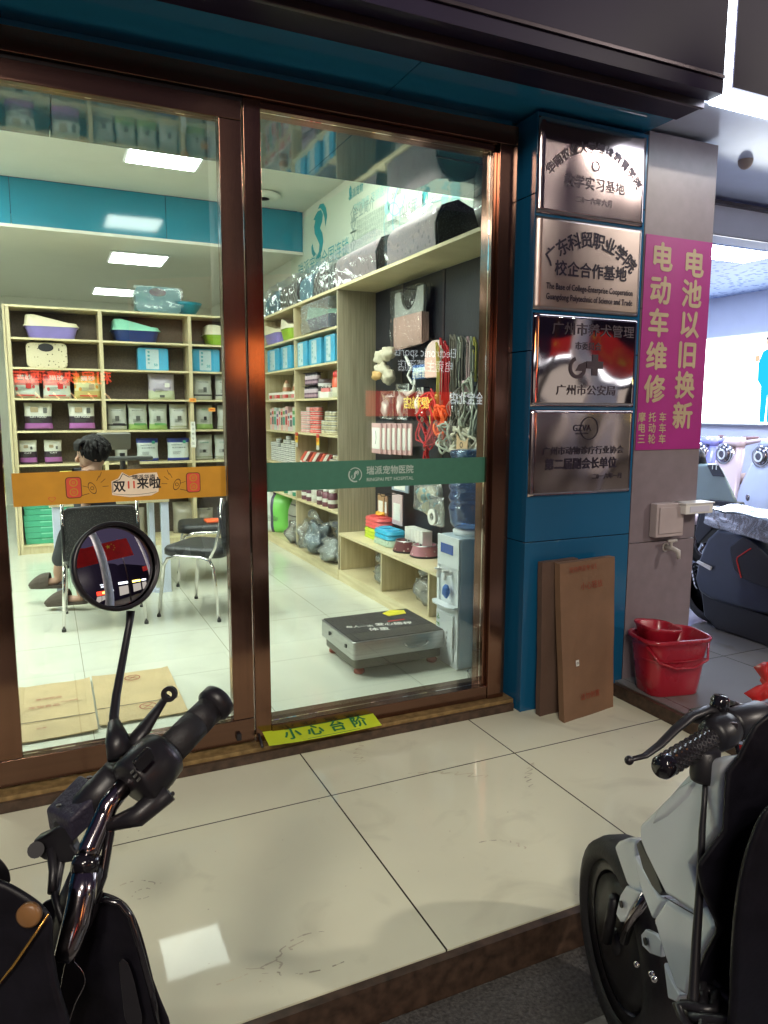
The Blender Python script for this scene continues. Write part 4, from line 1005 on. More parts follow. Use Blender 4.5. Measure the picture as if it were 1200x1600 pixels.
for c, r_ in (((-.06, 0, -.06), (.09, .05, .06)), ((.08, -.01, -.04), (.10, .05, .05)), ((-.03, -.01, -.16), (.10, .05, .06)), ((.07, 0, -.21), (.08, .05, .06))): lump(mb, c, r_, c[0]*30, .35)
mb.build('net_body', mat('ivory_net', (200, 192, 170), rough=.8, bump=.5), t, smooth=True)
lump(MB(), (-.03, -.05, -.20), (.08, .03, .035), 3, .3).build('tan_bone', mat('tan_chew', (200, 160, 100), rough=.6), t, smooth=True)
t, W_, H_ = hang('toy', 'curled white rope toy on a hook left of the blue box', 'toy', 632, 655, 552, 597)
MB().tube([(-.06, -.02, -.02), (0, -.02, -.08), (.04, -.02, -.1), (-.02, -.02, -.16), (.05, -.02, -.22), (.10, -.02, -.18), (.08, -.02, -.27), (-.02, -.02, -.30), (-.08, -.02, -.28)], [.01, .013, .01, .012, .012, .01, .016, .018, .012], 8).build('rope', M_WP, t, smooth=True)
t, W_, H_ = hang('boxed_toy', 'small blue box hanging in the middle of the black display wall', 'box', 650, 672, 570, 592)
B(-W_/2, W_/2, -.03, .02, -H_, 0).build('box', mat('box_blue', (40, 95, 165), rough=.35, coat=.3), t, bevel=.003); B(-W_*.4, W_*.4, -.0325, -.0305, -H_*.55, -H_*.2).build('label', M_LBLP, t)
MB().text('宠物牙刷', face_y(0, -.034, -H_*.75), .05, .001).build('lettering', M_WP, t)
t, W_, H_ = hang('net_pouch', 'pink and white rounded pouch hanging behind the red leashes', 'pouch', 668, 699, 531, 590, 2.46)
o = [(-W_*.5, -H_), (W_*.5, -H_), (W_*.5, -H_*.35)]+[(W_*.5*math.cos(a), -H_*.35+H_*.35*math.sin(a)) for a in [PI*k/10 for k in range(1, 10)]]+[(-W_*.5, -H_*.35)]
MB().prism(o, .02, face_y(0, 0, 0)).build('pouch', mat('blush_felt', (215, 190, 185), rough=.8), t, bevel=.004)
MB().prism([(-W_*.48, -H_*.98), (W_*.48, -H_*.98), (W_*.48, -H_*.45), (-W_*.48, -H_*.45)], .004, face_y(0, -.0205, 0)).build('pocket', M_VESTP, t)
# leashes
M_RW = mat('red_webbing', (185, 35, 40), rough=.6, bump=.3); M_ORW = mat('orange_webbing', (235, 95, 35), rough=.6); M_GYW = mat('grey_webbing', (120, 115, 105), rough=.7, bump=.3); M_DGW = mat('dark_webbing', (70, 72, 72), rough=.7, bump=.3)
M_PKW = mat('pale_pink_rope', (190, 160, 165), rough=.7, bump=.5); M_YW = mat('yellow_webbing', (190, 180, 90), rough=.7); M_PGW = mat('pale_grey_webbing', (160, 165, 150), rough=.6, bump=.3)
lw = [(690, 528, 655, M_RW, 'red', 'leftmost red leash of the hanging bunch'), (697, 533, 650, M_RW, 'red', 'second red leash, right of the pale strand'), (684, 535, 640, M_YW, 'olive', 'olive leash between the red ones'), (691, 540, 640, M_PGW, 'pale', 'pale grey leash between the red ones'),
      (706, 523, 622, M_GYW, 'grey', 'first grey leash with a long white handle'), (712, 523, 622, M_GYW, 'grey', 'grey leash, second in the grey bunch'), (717, 524, 624, M_DGW, 'dark', 'dark grey leash in the middle of the grey bunch'), (722, 525, 624, M_GYW, 'grey', 'grey leash, fourth in the grey bunch'),
      (727, 525, 620, M_DGW, 'dark', 'dark grey leash at the right of the grey bunch'), (733, 526, 640, M_PKW, 'pink', 'pale pink rope leash beside the grey bunch'), (738, 526, 640, M_PGW, 'pale', 'pale grey leash near the teal strip'), (743, 527, 600, M_YW, 'yellow', 'yellowish leash nearest the teal strip'),
      (701, 540, 655, M_RW, 'red', 'third red leash beside the grey bunch'), (709, 526, 640, M_GYW, 'grey', 'longer grey leash hanging behind the first two grey ones'), (719, 527, 645, M_PGW, 'pale', 'pale grey leash among the dark ones'), (730, 528, 650, M_GYW, 'grey', 'long brown grey leash left of the pink rope'), (741, 540, 655, M_DGW, 'dark', 'dark leash hanging behind the yellowish one')]
for k, (px, y0, y1, mt, c_, lb) in enumerate(lw):
    p = on_x(px, y0, 2.42); q = on_x(px, y1, 2.42); L = p.z-q.z
    t = thing('leash', lb, 'leash', p, -PI/2, group='leashes on the display wall'); rr = random.Random(k)
    a = rr.uniform(-.02, .02)
    MB().tube([(.012, 0, -L*.95), (.022+a, -.004, -L*.5), (.014, 0, -.04), (0, -.01, 0), (-.014, 0, -.04), (-.020+a, .004, -L*.5), (-.008, 0, -L*.95)], .0085, 6, sq=.35).build('strap', mt, t, smooth=True)
    MB().tube([(0, 0, -L*.95), (0, 0, -L*1.04)], .008, 8).build('clip', M_STEEL, t, smooth=True)
    if mt is M_PKW:
        mb = MB()
        for j in range(7): mb.tube([(.035*math.cos(b), .03*math.sin(b), -L*(.62+.03*j)) for b in [2*PI*i/10 for i in range(10)]], .011, 6, closed=True)
        mb.build('coil', mt, t, smooth=True)
for (px, py, X, s, n, r_, mt, lb) in ((672, 655, 2.42, (.16, .06, .19), 7, .007, M_RW, 'tangle of red leash cords on the display wall'), (690, 660, 2.40, (.07, .04, .12), 6, .010, M_ORW, 'bright orange harness among the red cords'),
        (683, 648, 2.43, (.08, .04, .12), 4, .006, M_YW, 'thin multicoloured cord harness beside the orange one'), (700, 682, 2.40, (.12, .05, .10), 6, .008, M_PGW, 'pale harness hanging under the grey leashes'), (716, 660, 2.41, (.11, .05, .20), 8, .006, M_GYW, 'grey brown harness straps under the grey leashes'),
        (735, 655, 2.41, (.10, .05, .24), 8, .007, M_PGW, 'pale cord harness tangle near the teal strip'), (725, 692, 2.40, (.20, .06, .10), 10, .010, mat('cream_webbing', (190, 185, 165), rough=.6), 'heap of cream harnesses at the bottom of the bunch'), (667, 700, 2.43, (.03, .02, .13), 3, .006, M_RW, 'long red cord end hanging lowest on the display wall')):
    p = on_x(px, py, X); t = thing('harness', lb, 'harness', p, -PI/2, group='harnesses on the display wall')
    tangle(MB(), (0, 0, 0), s, n, r_, px).build('straps', mt, t, smooth=True)
    MB().ring(.012, .018, face_y(0, -s[1], 0), 14, .004).build('ring', M_STEEL, t)
p = on_x(737, 695, 2.40); t = thing('name_card', 'tan fox face card among the cream harnesses', 'card', p, -PI/2); MB().prism([(-.06, -.05), (.06, -.06), (.08, .05), (.04, .02), (-.02, .03), (-.06, .07)], .004, face_y(0, -.07, 0)).build('card', mat('tan_card', (190, 160, 125), rough=.6), t); MB().ring(.012, .018, face_y(0, -.075, 0), 16).build('mark', M_INK, t)
for (x0, x1, y0, y1, lb) in ((598, 618, 611, 655, 'clear hang pack with white card, left of the hanging toys'), (622, 640, 600, 656, 'small white figure toy in a clear hang pack'), (655, 662, 605, 650, 'narrow clear hang pack right of the white figure toy')):
    t, W_, H_ = hang('hang_pack', lb, 'pack', x0, x1, y0, y1, 2.46, 'clear hang packs')
    B(-W_*.45, W_*.45, -.004, 0, -H_*.22, 0).build('header_card', M_WP, t)
    lump(MB(), (0, -.03, -H_*.6), (W_*.28, .02, H_*.3), x0, .4).build('item', M_WP, t, smooth=True)
    pouch(MB(), W_, H_, .05, x0, M=T(0, -.02, -H_)).build('blister', M_WRAP, t, smooth=True)
pk = None
loc, W_, H_ = hdim(586, 606, 661, 708, 2.40)
for k in range(7):
    lb = 'pale pink flat pack at the front of the row under the toys' if k == 0 else 'pink flat pack in the row behind the front one'
    if k == 0:
        pk = thing('flat_pack', lb, 'pack', (2.36, loc[1], loc[2]), -PI/2, 'pink flat packs')
        B(-.085, .085, -.006, .006, -H_, 0).build('card', mat('blush_card', (205, 165, 165), rough=.4, coat=.3), pk, bevel=.002)
        B(-.07, .07, -.0085, -.0065, -H_*.85, -H_*.15).build('sleeve', M_WP, pk); MB().tube([(0, -.0095, -H_*.25), (.01, -.0095, -H_*.5), (-.005, -.0095, -H_*.7)], .002, 5).build('drawing', M_GRY, pk)
        t = pk
    else: copy_thing(pk, (2.36+k*.018, loc[1]-k*.052, loc[2]+random.uniform(-.008, .004)), label='pink flat pack, %s behind the front one under the hanging toys' % ORD[k-1])
for (x0, x1, y0, y1, lb, c_) in ((592, 602, 772, 806, 'kraft brush pack beside the grey wood panel, low', (170, 135, 100)), (603, 607, 775, 806, 'second kraft brush pack behind the first', (150, 115, 90)), (614.5, 630, 772, 820, 'pale pink carded item under the green sticker', (205, 180, 182)), (614, 640, 748, 768, 'clear pack with blue detail just below the green sticker', (150, 165, 180))):
    t, W_, H_ = hang('hang_pack', lb, 'pack', x0, x1, y0, y1, 2.44); B(-W_/2, W_/2, -.012, 0, -H_, 0).build('card', mat('card_%d_%d_%d' % c_, c_, rough=.4, coat=.4), t, bevel=.003)
    B(-W_*.33, W_*.33, -.0145, -.0125, -H_*.85, -H_*.3).build('insert', M_WP, t)
t, W_, H_ = hang('toy_bag', 'clear bag of pastel plush shapes hanging left of the water jug', 'bag', 648, 690, 757, 800, 2.40)
mb = MB(); 
for k, (cx, cz) in enumerate(((-.08, -.08), (.05, -.06), (.0, -.16), (.12, -.14))): lump(mb, (cx, 0, cz), (.07, .03, .05), k, .3)
mb.build('plush_shapes', pattern('pastel_print', (205, 195, 160), (110, 175, 180), 10, .33), t, smooth=True); pouch(MB(), W_, H_*1.1, .09, 5, M=T(0, 0, -H_)).build('clear_bag', M_BAGP, t, smooth=True)
t, W_, H_ = hang('toy_bag', 'grey zip bag with a bone shaped item beside the water jug', 'bag', 672, 693, 778, 821, 2.36)
mb = MB(); mb.ring(.028, .055, face_y(0, -.02, -H_*.68), 20, .02); mb.build('bone_item', M_WP, t); pouch(MB(), W_, H_*1.05, .06, 8, M=T(0, 0, -H_)).build('zip_bag', M_BAGP, t, smooth=True)

# goods standing on the low cabinet
CT = .406
def cy_(px, py, X=2.3): return on_z(px, py, CT)
M_COR = mat('coral_plastic', (225, 95, 95), rough=.3); M_SKY = mat('sky_plastic', (60, 175, 215), rough=.3); M_LIM = mat('lime_plastic', (190, 210, 60), rough=.35); M_OCH = mat('ochre_plastic', (225, 170, 50), rough=.4)
def dish(label, loc, mt, w=.27, d=.16, h=.045, rz=-PI/2, group='double pet dishes'):
    t = thing('pet_dish', label, 'pet dish', loc, rz, group)
    mb = MB(); L = None; rings = []
    for k, z in ((.95, 0), (1.0, .006), (.93, h), (.86, h+.001)): rings.append([(p[0]*k, p[1]*k, z) for p in rrect(w, d, .05, 5)])
    vs = [p for r_ in rings for p in r_]; L = len(rings[0]); fs = [tuple(range(L))[::-1]]
    for a in range(3):
        for k in range(L): fs.append((a*L+k, a*L+(k+1) % L, (a+1)*L+(k+1) % L, (a+1)*L+k))
    fs.append(tuple(range(3*L, 4*L))); mb.add(vs, fs)
    for sx in (-1, 1): mb.lathe([(.052, h+.002), (.056, h+.008), (.05, h+.008), (.042, h+.003)], 20, T(sx*w*.23, 0, 0), cap=False)
    mb.build('body', mt, t, smooth=False, bevel=.003); 
    mb = MB()
    for sx in (-1, 1): mb.lathe([(0, h+.0025), (.042, h+.0028)], 20, T(sx*w*.23, 0, 0))
    mb.build('bowl_inner', mt, t)
    return t
p = cy_(587, 846)
for k in range(3): dish(('lowest', 'middle', 'upper')[k]+' lime double pet dish in the stack on the low cabinet', (2.40, 5.28, CT+k*.028), M_LIM, h=.026, group='stacked lime dishes')
for k in range(3): dish(('lowest', 'middle', 'topmost')[k]+' coral double pet dish in the stack on the low cabinet', (2.40, 5.25, CT+.09+k*.028), M_COR, w=.30, h=.026, group='stacked coral dishes')
t = thing('toy', 'small yellow toy on top of the coral dishes', 'toy', (2.42, 5.28, CT+.175)); lump(MB(), (0, 0, .02), (.03, .06, .02), 2, .6).build('body', M_OCH, t, smooth=True)
for k in range(2): dish(('lower', 'upper')[k]+' sky blue double pet dish in front of the coral stack', (2.36, 4.98, CT+.05+k*.035), M_SKY, w=.30, h=.032, group='stacked blue dishes')
t = dish('pale floral double pet dish under the blue ones', (2.36, 4.97, CT), pattern('floral_plastic', (175, 195, 175), (110, 140, 120), 40, .25), w=.32, d=.17, h=.047)
t = thing('pack_row', 'row of white soap packs standing on the low cabinet', 'pack', (2.42, 4.62, CT), -PI/2)
for k in range(6): B(-.14+k*.047, -.097+k*.047, -.04, .04, 0, .17).build('pack', M_WP, t, bevel=.002); 
for k in range(6): B(-.135+k*.047, -.102+k*.047, -.0425, -.0405, .03, .08).build('label', M_GRY, t)
M_MAR = pattern('maroon_print', (110, 60, 66), (190, 175, 165), 30, .2, rough=.3); M_PNB = pattern('pink_print', (190, 130, 145), (230, 225, 220), 28, .2, rough=.3)
for (px, py, mt, lb) in ((625, 862, M_MAR, 'maroon printed steel bowl wrapped in plastic on the low cabinet'), (652, 870, M_PNB, 'pink printed steel bowl wrapped in plastic next to the maroon one')):
    p = cy_(px, py); t = thing('pet_bowl', lb, 'pet bowl', (p.x+.06, p.y, CT), group='printed steel bowls')
    MB().lathe([(.105, 0), (.105, .015), (.085, .075), (.088, .08), (.078, .082), (.07, .05), (0, .04)], 28).build('bowl', mt, t, smooth=True)
    MB().lathe([(.106, .0005), (.109, .004), (.106, .014)], 28, cap=False).build('rubber_foot', M_BLK, t, smooth=True)
    MB().lathe([(.0885, .081), (.084, .087), (.078, .083)], 28, cap=False).build('rim', M_STEEL, t, smooth=True)
t = thing('pet_dish', 'small coral red dish behind the two wrapped bowls', 'pet dish', (2.42, 4.13, CT), -PI/2); MB().prism(rrect(.20, .12, .03), .05).build('tray', M_COR, t, bevel=.01); MB().prism(rrect(.16, .085, .025), .002, T(0, 0, .0505)).build('hollow', M_RED, t)

# ---- water dispenser
M_DISP = mat('dispenser_white', (.70, .75, .78, 1), rough=.3, var=.02); M_DSIDE = mat('dispenser_side', (.44, .54, .62, 1), rough=.35, var=.03)
t = thing('water_dispenser', 'white water dispenser with a blue upturned jug beside the right window edge', 'water dispenser', (1.995, 3.455, 0), -PI/2)
B(-.118, .118, .012, .30, 0, .735).build('cabinet', M_DSIDE, t, bevel=.012)
B(-.118, .118, .0, .011, .0, .345).build('lower_front', M_DISP, t, bevel=.004)
B(-.118, .118, -.0, .011, .56, .735).build('upper_front', M_DISP, t, bevel=.004)
B(-.118, -.095, .0, .011, .346, .559).build('recess_side', M_DISP, t); B(.095, .118, .0, .011, .346, .559).build('recess_side', M_DISP, t)
B(-.0945, .0945, .009, .0115, .347, .559).build('recess', M_DISP, t)
B(-.075, .06, -.004, -.0005, .635, .69).build('display_window', mat('blue_window', (25, 75, 165), rough=.2, coat=.5), t, bevel=.002)
d = B(-.105, .085, -.010, -.0005, .035, .30).build('door', M_DISP, t, bevel=.004)
B(.086, .096, -.014, -.011, .12, .24).build('handle', M_STEEL, d)
mb = MB()
for k in range(16):
    x = -.075+.012*math.sin(k*2.3); z = .07+k*.0135; mb.prism([(0, 0), (.018, .012), (.022, .022), (.006, .014)], .0006, face_y(x, -.0112, z) @ RZ(k*1.9))
mb.build('leaf_print', M_GRN, d)
mb = MB()
for i, c in enumerate('健康饮水'): mb.text(c, face_y(.02, -.0112, .19-i*.03), .016)
mb.build('lettering', M_GRY, d)
MB().prism([(-.12, 0), (.12, 0), (.12, .03), (.07, .055), (-.07, .055), (-.12, .03)], .012, frm((0, 0, .345), (-1, 0, 0), (0, -1, 0))).build('drip_tray', M_DISP, t, bevel=.003)
for sx, c_ in ((-.05, M_WHT), (.03, M_WHT)):
    mb = MB(); mb.tube([(sx, .008, .53), (sx, -.03, .53), (sx, -.035, .495)], [.012, .012, .009], 10); mb.box(sx-.012, sx+.012, -.05, -.012, .542, .552); mb.build('tap', c_, t, smooth=False, bevel=.002)
lump(MB(), (.02, -.02, .43), (.028, .02, .035), 4, .3).build('blue_sticker', mat('mascot_blue', (40, 100, 180), rough=.4), t, smooth=True)
MB().lathe([(.10, .735), (.105, .76), (.085, .775), (.03, .78)], 28, T(0, .15, 0)).build('collar', M_DISP, t, smooth=True)
M_JUG = film('blue_jug', tint=(.42, .62, .92, 1), ior=1.45, rough=.06, bump=.4, bscale=12, base=.04, haze=.12, hazecol=(.18, .35, .75, 1))
prof = [(.05, .762), (.10, .775), (.118, .80), (.122, .83)]
for k in range(5):
    z = .87+k*.062; prof += [(.128, z), (.132, z+.012), (.128, z+.026), (.120, z+.038), (.120, z+.048)]
prof += [(.128, 1.185), (.122, 1.205), (.08, 1.212), (0, 1.205)]
MB().lathe(prof, 32, T(0, .15, 0), cap=False).build('jug', M_JUG, t, smooth=True)
tag(B(2.34, 2.40, 3.80, 3.84, CT, CT+.07).build('salt_packet', M_COR, loc=(2.37, 3.82, CT)), 'small red packet behind the water dispenser on the low cabinet', 'packet')
# plastic cup
t = thing('plastic_cup', 'clear plastic cup with a little water on the marble by the window corner', 'cup', (1.985, 3.15, -.012))
MB().lathe([(.024, 0), (.034, .07), (.036, .072), (.032, .07), (.022, .003)], 20, cap=False).build('cup', film('cup_film', tint=(.93, .95, .95, 1), ior=1.45, rough=.05, base=.12, haze=.15), t, smooth=True)
MB().lathe([(0, .002), (.0235, .0025), (.027, .018), (0, .0185)], 20).build('water', M_WRAP, t, smooth=True)

# ---- platform scale
t = thing('platform_scale', 'low steel platform scale with black top and red feet on the shop floor', 'scale', (1.715, 3.715, 0), 0)
MB().prism(rrect(.57, .50, .02), .10, T(0, 0, .095)).build('casing', M_STEEL, t, bevel=.006)
MB().prism(rrect(.53, .46, .02), .055, T(0, 0, .039)).build('skirt', mat('scale_skirt', (95, 92, 84), rough=.45, metal=.5), t, bevel=.004)
MB().prism(rrect(.55, .48, .012), .003, T(0, 0, .1955)).build('rubber_top', mat('scratched_black', (.022, .021, .021, 1), rough=.5, var=.5, vscale=20, bump=.3, bscale=70), t)
for sx in (-1, 1):
    for sy in (-1, 1): MB().lathe([(.022, 0), (.03, .006), (.03, .02), (.018, .038)], 14, T(sx*.225, sy*.19, 0)).build('foot', mat('brick_foot', (140, 55, 40), rough=.5), t, smooth=True)
MB().tube([(.02, -.254, .15), (.02, -.268, .145), (.04, -.272, .13), (.14, -.272, .13), (.16, -.268, .145), (.16, -.254, .15)], .006, 8).build('handle', M_STEEL, t, smooth=True)
for x in (-.25, ): MB().prism(rrect(.02, .02, .004), .006, frm((-.2855, .1, .15), (0, -1, 0), (0, 0, 1))).build('latch', M_BLK, t); MB().prism(rrect(.02, .02, .004), .006, frm((-.2855, -.15, .15), (0, -1, 0), (0, 0, 1))).build('latch', M_BLK, t)
mb = MB(); dn = frm((0, 0, .1990), (.85, -.5, 0), (.5, .85, 0)); F2 = lambda x, y: T(x, y, .1990) @ RZ(R(-14))
mb.text('爱心磅秤', F2(.06, -.03), .055, .001); mb.build('lettering', M_WP, t); mb = MB(); mb.text('体重', F2(-.06, -.09), .06, .001); mb.build('lettering', M_WP, t); mb = MB(); mb.text('每人一次', F2(-.14, .0), .04, .0006); mb.build('lettering', M_WP, t)
B(.05, .16, .02, .035, .1988, .1995).build('red_mark', M_RED, t)
MB().prism([(.10, .12), (.22, .13), (.24, .20), (.16, .235), (.09, .19)], .003, T(0, 0, .1992)).build('yellow_sticker', mat('sticker_yellow', (225, 215, 40), rough=.5), t)

# ---- cardboard on the floor inside
M_CARD = mat('cardboard', (.50, .38, .20, 1), rough=.75, var=.10, vscale=5, bump=.2, bscale=40); M_CARDR = mat('cardboard_red_print', (150, 60, 40), rough=.7)
def floor_card(label, x0, x1, y0, y1):
    t = thing('cardboard_sheet', label, 'cardboard', ((x0+x1)/2, (y0+y1)/2, .004), R(random.uniform(-1, 1)), group='cardboard mats inside the left door')
    n = 12; w_ = x1-x0; d_ = y1-y0; vs = []; fs = []
    for s_ in (0, 1):
        for j in range(n+1):
            for i in range(n+1):
                u = i/n-.5; v = j/n-.5; vs.append((u*w_, v*d_, s_*.005+.004*(1+noise.noise(Vector((u*3+x0*9, v*3, 0))))+.012*max(0, abs(u)-.42)/.08*.4))
    N = (n+1)**2
    for j in range(n):
        for i in range(n):
            a = j*(n+1)+i; fs += [(a, a+n+1, a+n+2, a+1), (N+a, N+a+1, N+a+n+2, N+a+n+1)]
    for i in range(n):
        fs += [(i, i+1, N+i+1, N+i), (n*(n+1)+i, N+n*(n+1)+i, N+n*(n+1)+i+1, n*(n+1)+i+1)]
        a = i*(n+1); fs += [(a, N+a, N+a+n+1, a+n+1)]; a += n; fs += [(a, a+n+1, N+a+n+1, N+a)]
    MB().add(vs, fs).build('sheet', M_CARD, t, smooth=False)
    B(-w_*.5, w_*.5, -d_*.22, -d_*.212, .0125, .0135).build('crease', M_GRANITE, t)
    return t, w_, d_
t, w_, d_ = floor_card('left cardboard sheet on the floor inside the door, with small red prints', -.19, .145, 3.32, 4.01)
mb = MB()
for (x, y, s, c) in ((-.03, .12, .03, '易碎物品'), (-.05, .02, .035, '宠物食品'), (.06, .05, .02, '小心轻放'), (-.06, -.24, .02, '防潮')): mb.text(c, T(x, y, .0145), s)
mb.build('lettering', M_CARDR, t)
t, w_, d_ = floor_card('right cardboard sheet on the floor inside the door, with two red ringed crosses', .155, .545, 3.36, 4.02)
mb = MB()
for (x, y) in ((.0, .22), (.03, -.20)):
    mb.ring(.035, .040, T(x, y, .0145), 24); mb.box(-.03, .03, -.002, .002, 0, .0006, T(x, y, .0145) @ RZ(.8)); mb.box(-.03, .03, -.002, .002, .0001, .0007, T(x, y, .0145) @ RZ(-.8))
mb.build('ring_print', M_CARDR, t)

# ---- desk, till, chairs, person
t = thing('desk', 'cream topped desk behind the seated person', 'desk', (.50, 6.25, 0))
B(-.50, .35, -.46, .5, .715, .742).build('top', M_WOODH, t, bevel=.003)
for (x0, x1, y0) in ((.20, .23, -.42), (.285, .345, -.45), (-.48, -.42, -.45), (.285, .345, .4), (-.48, -.42, .4)): B(x0, x1, y0, y0+.05, 0, .714).build('leg', M_NSOF, t, bevel=.003)
B(.22, .345, -.452, -.40, 0, .03).build('foot_rail', M_NSOF, t)
p = on_y(178, 690, 6.3); t = thing('till_screen', 'tilted grey screen slab of the till above the seated head', 'till', (p.x, 6.3, .743))
MB().tube([(.06, 0, 0), (.06, 0, .33)], .022, 10).build('stand', M_BLK, t); B(-.02, .14, -.1, .1, 0, .02).build('base', M_BLK, t, bevel=.004)
M = T(.0, 0, .42) @ RX(R(-62)); mb = MB(); mb.prism(rrect(.26, .15, .015), .025, M); mb.build('screen', mat('till_grey', (110, 110, 105), rough=.4), t, bevel=.003)
MB().prism(rrect(.22, .11, .01), .001, M @ T(0, 0, .0255)).build('display', mat('till_dark', (60, 66, 64), rough=.15), t)
p = on_y(205, 716, 6.1); t = thing('receipt_printer', 'dark flat display slab on a short stand right of the seated person', 'display', (p.x+.0, 6.1, .743))
B(-.20, .16, -.06, .06, p.z-.743-.015, p.z-.743+.015).build('slab', mat('slab_grey', (70, 72, 70), rough=.4), t, bevel=.006); B(-.03, .06, -.03, .03, 0, p.z-.743-.016).build('stand', M_BACK, t); B(-.1, .12, -.07, .07, 0, .012).build('base', M_BLK, t)

M_PAD = mat('black_seat_leather', (.022, .022, .024, 1), rough=.4, bump=.1); M_MESHB = pattern('black_back_mesh', (22, 22, 24), (78, 80, 80), 120, .28, rough=.7)
def chair(label, loc, rz, mesh=True):
    t = thing('office_chair', label, 'chair', loc, rz, group='black chairs with chrome legs')
    for s in (-1, 1):
        x = s*.235
        MB().tube([(x*1.08, .24, 0), (x, .20, .36), (x, .17, .41), (x, .10, .43), (x, -.08, .43), (x, -.15, .41), (x, -.18, .36), (x*1.08, -.22, 0)], .012, 10).build('leg_frame', M_CHR, t, smooth=True)
        for y in (.24, -.22): MB().lathe([(.014, 0), (.014, .02)], 10, T(x*1.08, y, -.002)).build('foot_cap', M_BLK, t)
        MB().tube([(x, -.14, .40), (x*.98, -.19, .50), (x*.96, -.225, .62), (x*.95, -.25, .84)], .011, 10).build('back_post', M_CHR, t, smooth=True)
    mb = MB(); rings = []
    for k, z in ((.94, .425), (1.0, .435), (1.0, .47), (.95, .488), (.8, .494)): rings.append([(p[0]*k, p[1]*k, z) for p in rrect(.46, .46, .08, 6)])
    L = len(rings[0]); vs = [q for r_ in rings for q in r_]; fs = [tuple(range(L))[::-1], tuple(range(4*L, 5*L))]
    for a in range(4):
        for k in range(L): fs.append((a*L+k, a*L+(k+1) % L, (a+1)*L+(k+1) % L, (a+1)*L+k))
    mb.add(vs, fs).build('seat', M_PAD, t, smooth=True)
    M = T(0, -.245, .635) @ RX(R(-7))
    mb = MB(); n = 10; vs = []; fs = []
    for s_ in (0, 1):
        for j in range(n+1):
            for i in range(n+1):
                u = i/n-.5; v = j/n-.5; vs.append((u*.45, -.035*(1-4*u*u)+s_*.008, v*.32))
    N = (n+1)**2
    for j in range(n):
        for i in range(n):
            a = j*(n+1)+i; fs += [(a, a+1, a+n+2, a+n+1), (N+a, N+a+n+1, N+a+n+2, N+a+1)]
    mb.add(vs, fs, M).build('back_mesh', M_MESHB, t, smooth=True)
    pts = [M @ Vector((u*.455, -.035*(1-4*u*u)+.004, v*.325)) for u, v in [(-.5, -.5), (-.5, 0), (-.5, .42), (-.42, .5), (-.2, .515), (0, .52), (.2, .515), (.42, .5), (.5, .42), (.5, 0), (.5, -.5), (.2, -.5), (-.2, -.5)]]
    MB().tube(pts, .011, 8, closed=True).build('back_frame', M_BLK, t, smooth=True)
    return t
chair('black mesh backed chair with chrome legs that the person sits on', (.31, 5.20, 0), R(-3))
chair('black padded chair with chrome legs facing left beside the centre post', (1.00, 5.15, 0), R(50))
p = on_z(322, 822, .45); chair('second black padded chair farther back behind the nearer empty one', (p.x, p.y, 0), R(80))
t = thing('cloth', 'orange cloth folded on the seat of the farther empty chair', 'cloth', (p.x+.08, p.y-.08, .495)); B(-.1, .1, -.08, .08, 0, .02).build('cloth', M_ORW, t, bevel=.008)

# person
hd = on_y(141, 709, 5.30)
P = {k: Vector(v) for k, v in dict(hip=(.31, 5.18, .52), belly=(.30, 5.20, .68), chest=(.275, 5.22, .86), neck0=(.25, 5.245, 1.00)).items()}
headc = Vector((hd.x+.005, 5.28, hd.z-.005)); P['neck1'] = headc+Vector((.015, -.01, -.10))
Lk = on_y(108, 832, 5.62); La = on_y(90, 897, 5.78); Lt = on_y(50, 914, 5.84)
Rk = Vector((.20, 5.62, .52)); Ra = on_y(127, 930, 5.52); Rt = on_y(78, 944, 5.62)
person = thing('person', 'person with short black hair in dark top and trousers sitting on the chair facing left', 'person', (.31, 5.2, 0))
O = Vector((.31, 5.2, 0))
V = [P['hip'], P['belly'], P['chest'], P['neck0'], P['neck1'], headc+Vector((0, 0, .01))]
E_ = [(0, 1), (1, 2), (2, 3), (3, 4), (4, 5)]; Rr = [(.13, .12), (.115, .11), (.12, .11), (.075, .07), (.052, .055), (.075, .085)]
def chain(start, pts, rads):
    prev = start
    for p_, r_ in zip(pts, rads): V.append(Vector(p_)); Rr.append(r_ if isinstance(r_, tuple) else (r_, r_)); E_.append((prev, len(V)-1)); prev = len(V)-1
    return prev
chain(0, [(.20, 5.28, .50), (Lk+Vector((.10, -.18, .0))), Lk, (Lk+La)/2, La+Vector((0, 0, .01)), La+Vector((.01, 0, -.045)), La*.55+Lt*.45+Vector((0, 0, -.03)), Lt+Vector((.02, 0, -.01))], [.085, .078, .058, .052, .036, .034, .032, .024])
chain(0, [(.32, 5.32, .50), (.27, 5.48, .51), Rk, (Rk+Ra)/2, Ra+Vector((0, 0, .02)), Ra+Vector((.01, -.01, -.025)), Ra*.5+Rt*.5, Rt], [.085, .078, .058, .052, .036, .034, .032, .024])
hands = []
for s, sh, el, wr in ((-1, (.26, 5.08, .96), (.22, 5.13, .72), (.17, 5.33, .66)), (1, (.24, 5.40, .96), (.20, 5.48, .74), (.12, 5.50, .62))):
    e_ = chain(2, [sh, el, (Vector(el)+Vector(wr))/2, wr, Vector(wr)+Vector((.0, .06, 0))], [.055, .042, .036, .026, (.038, .018)])
    hands.append(Vector(wr)+Vector((0, .06, 0)))
body = skin_obj('body', [v-O for v in V], E_, Rr, M_SKIN, person)
for h_ in hands:
    for k in range(5):
        a = (k-2)*.28; q = h_-O+Vector((math.sin(a)*.03, .02, 0)); L_ = (.045, .07, .078, .072, .058)[k]
        d_ = Vector((math.sin(a), math.cos(a), -.15))
        MB().tube([q, q+d_*L_*.5, q+d_*L_*.85+Vector((0, 0, -.008)), q+d_*L_+Vector((0, 0, -.02))], [.009, .0085, .0075, .005], 8).build('finger', M_SKIN, person, smooth=True)
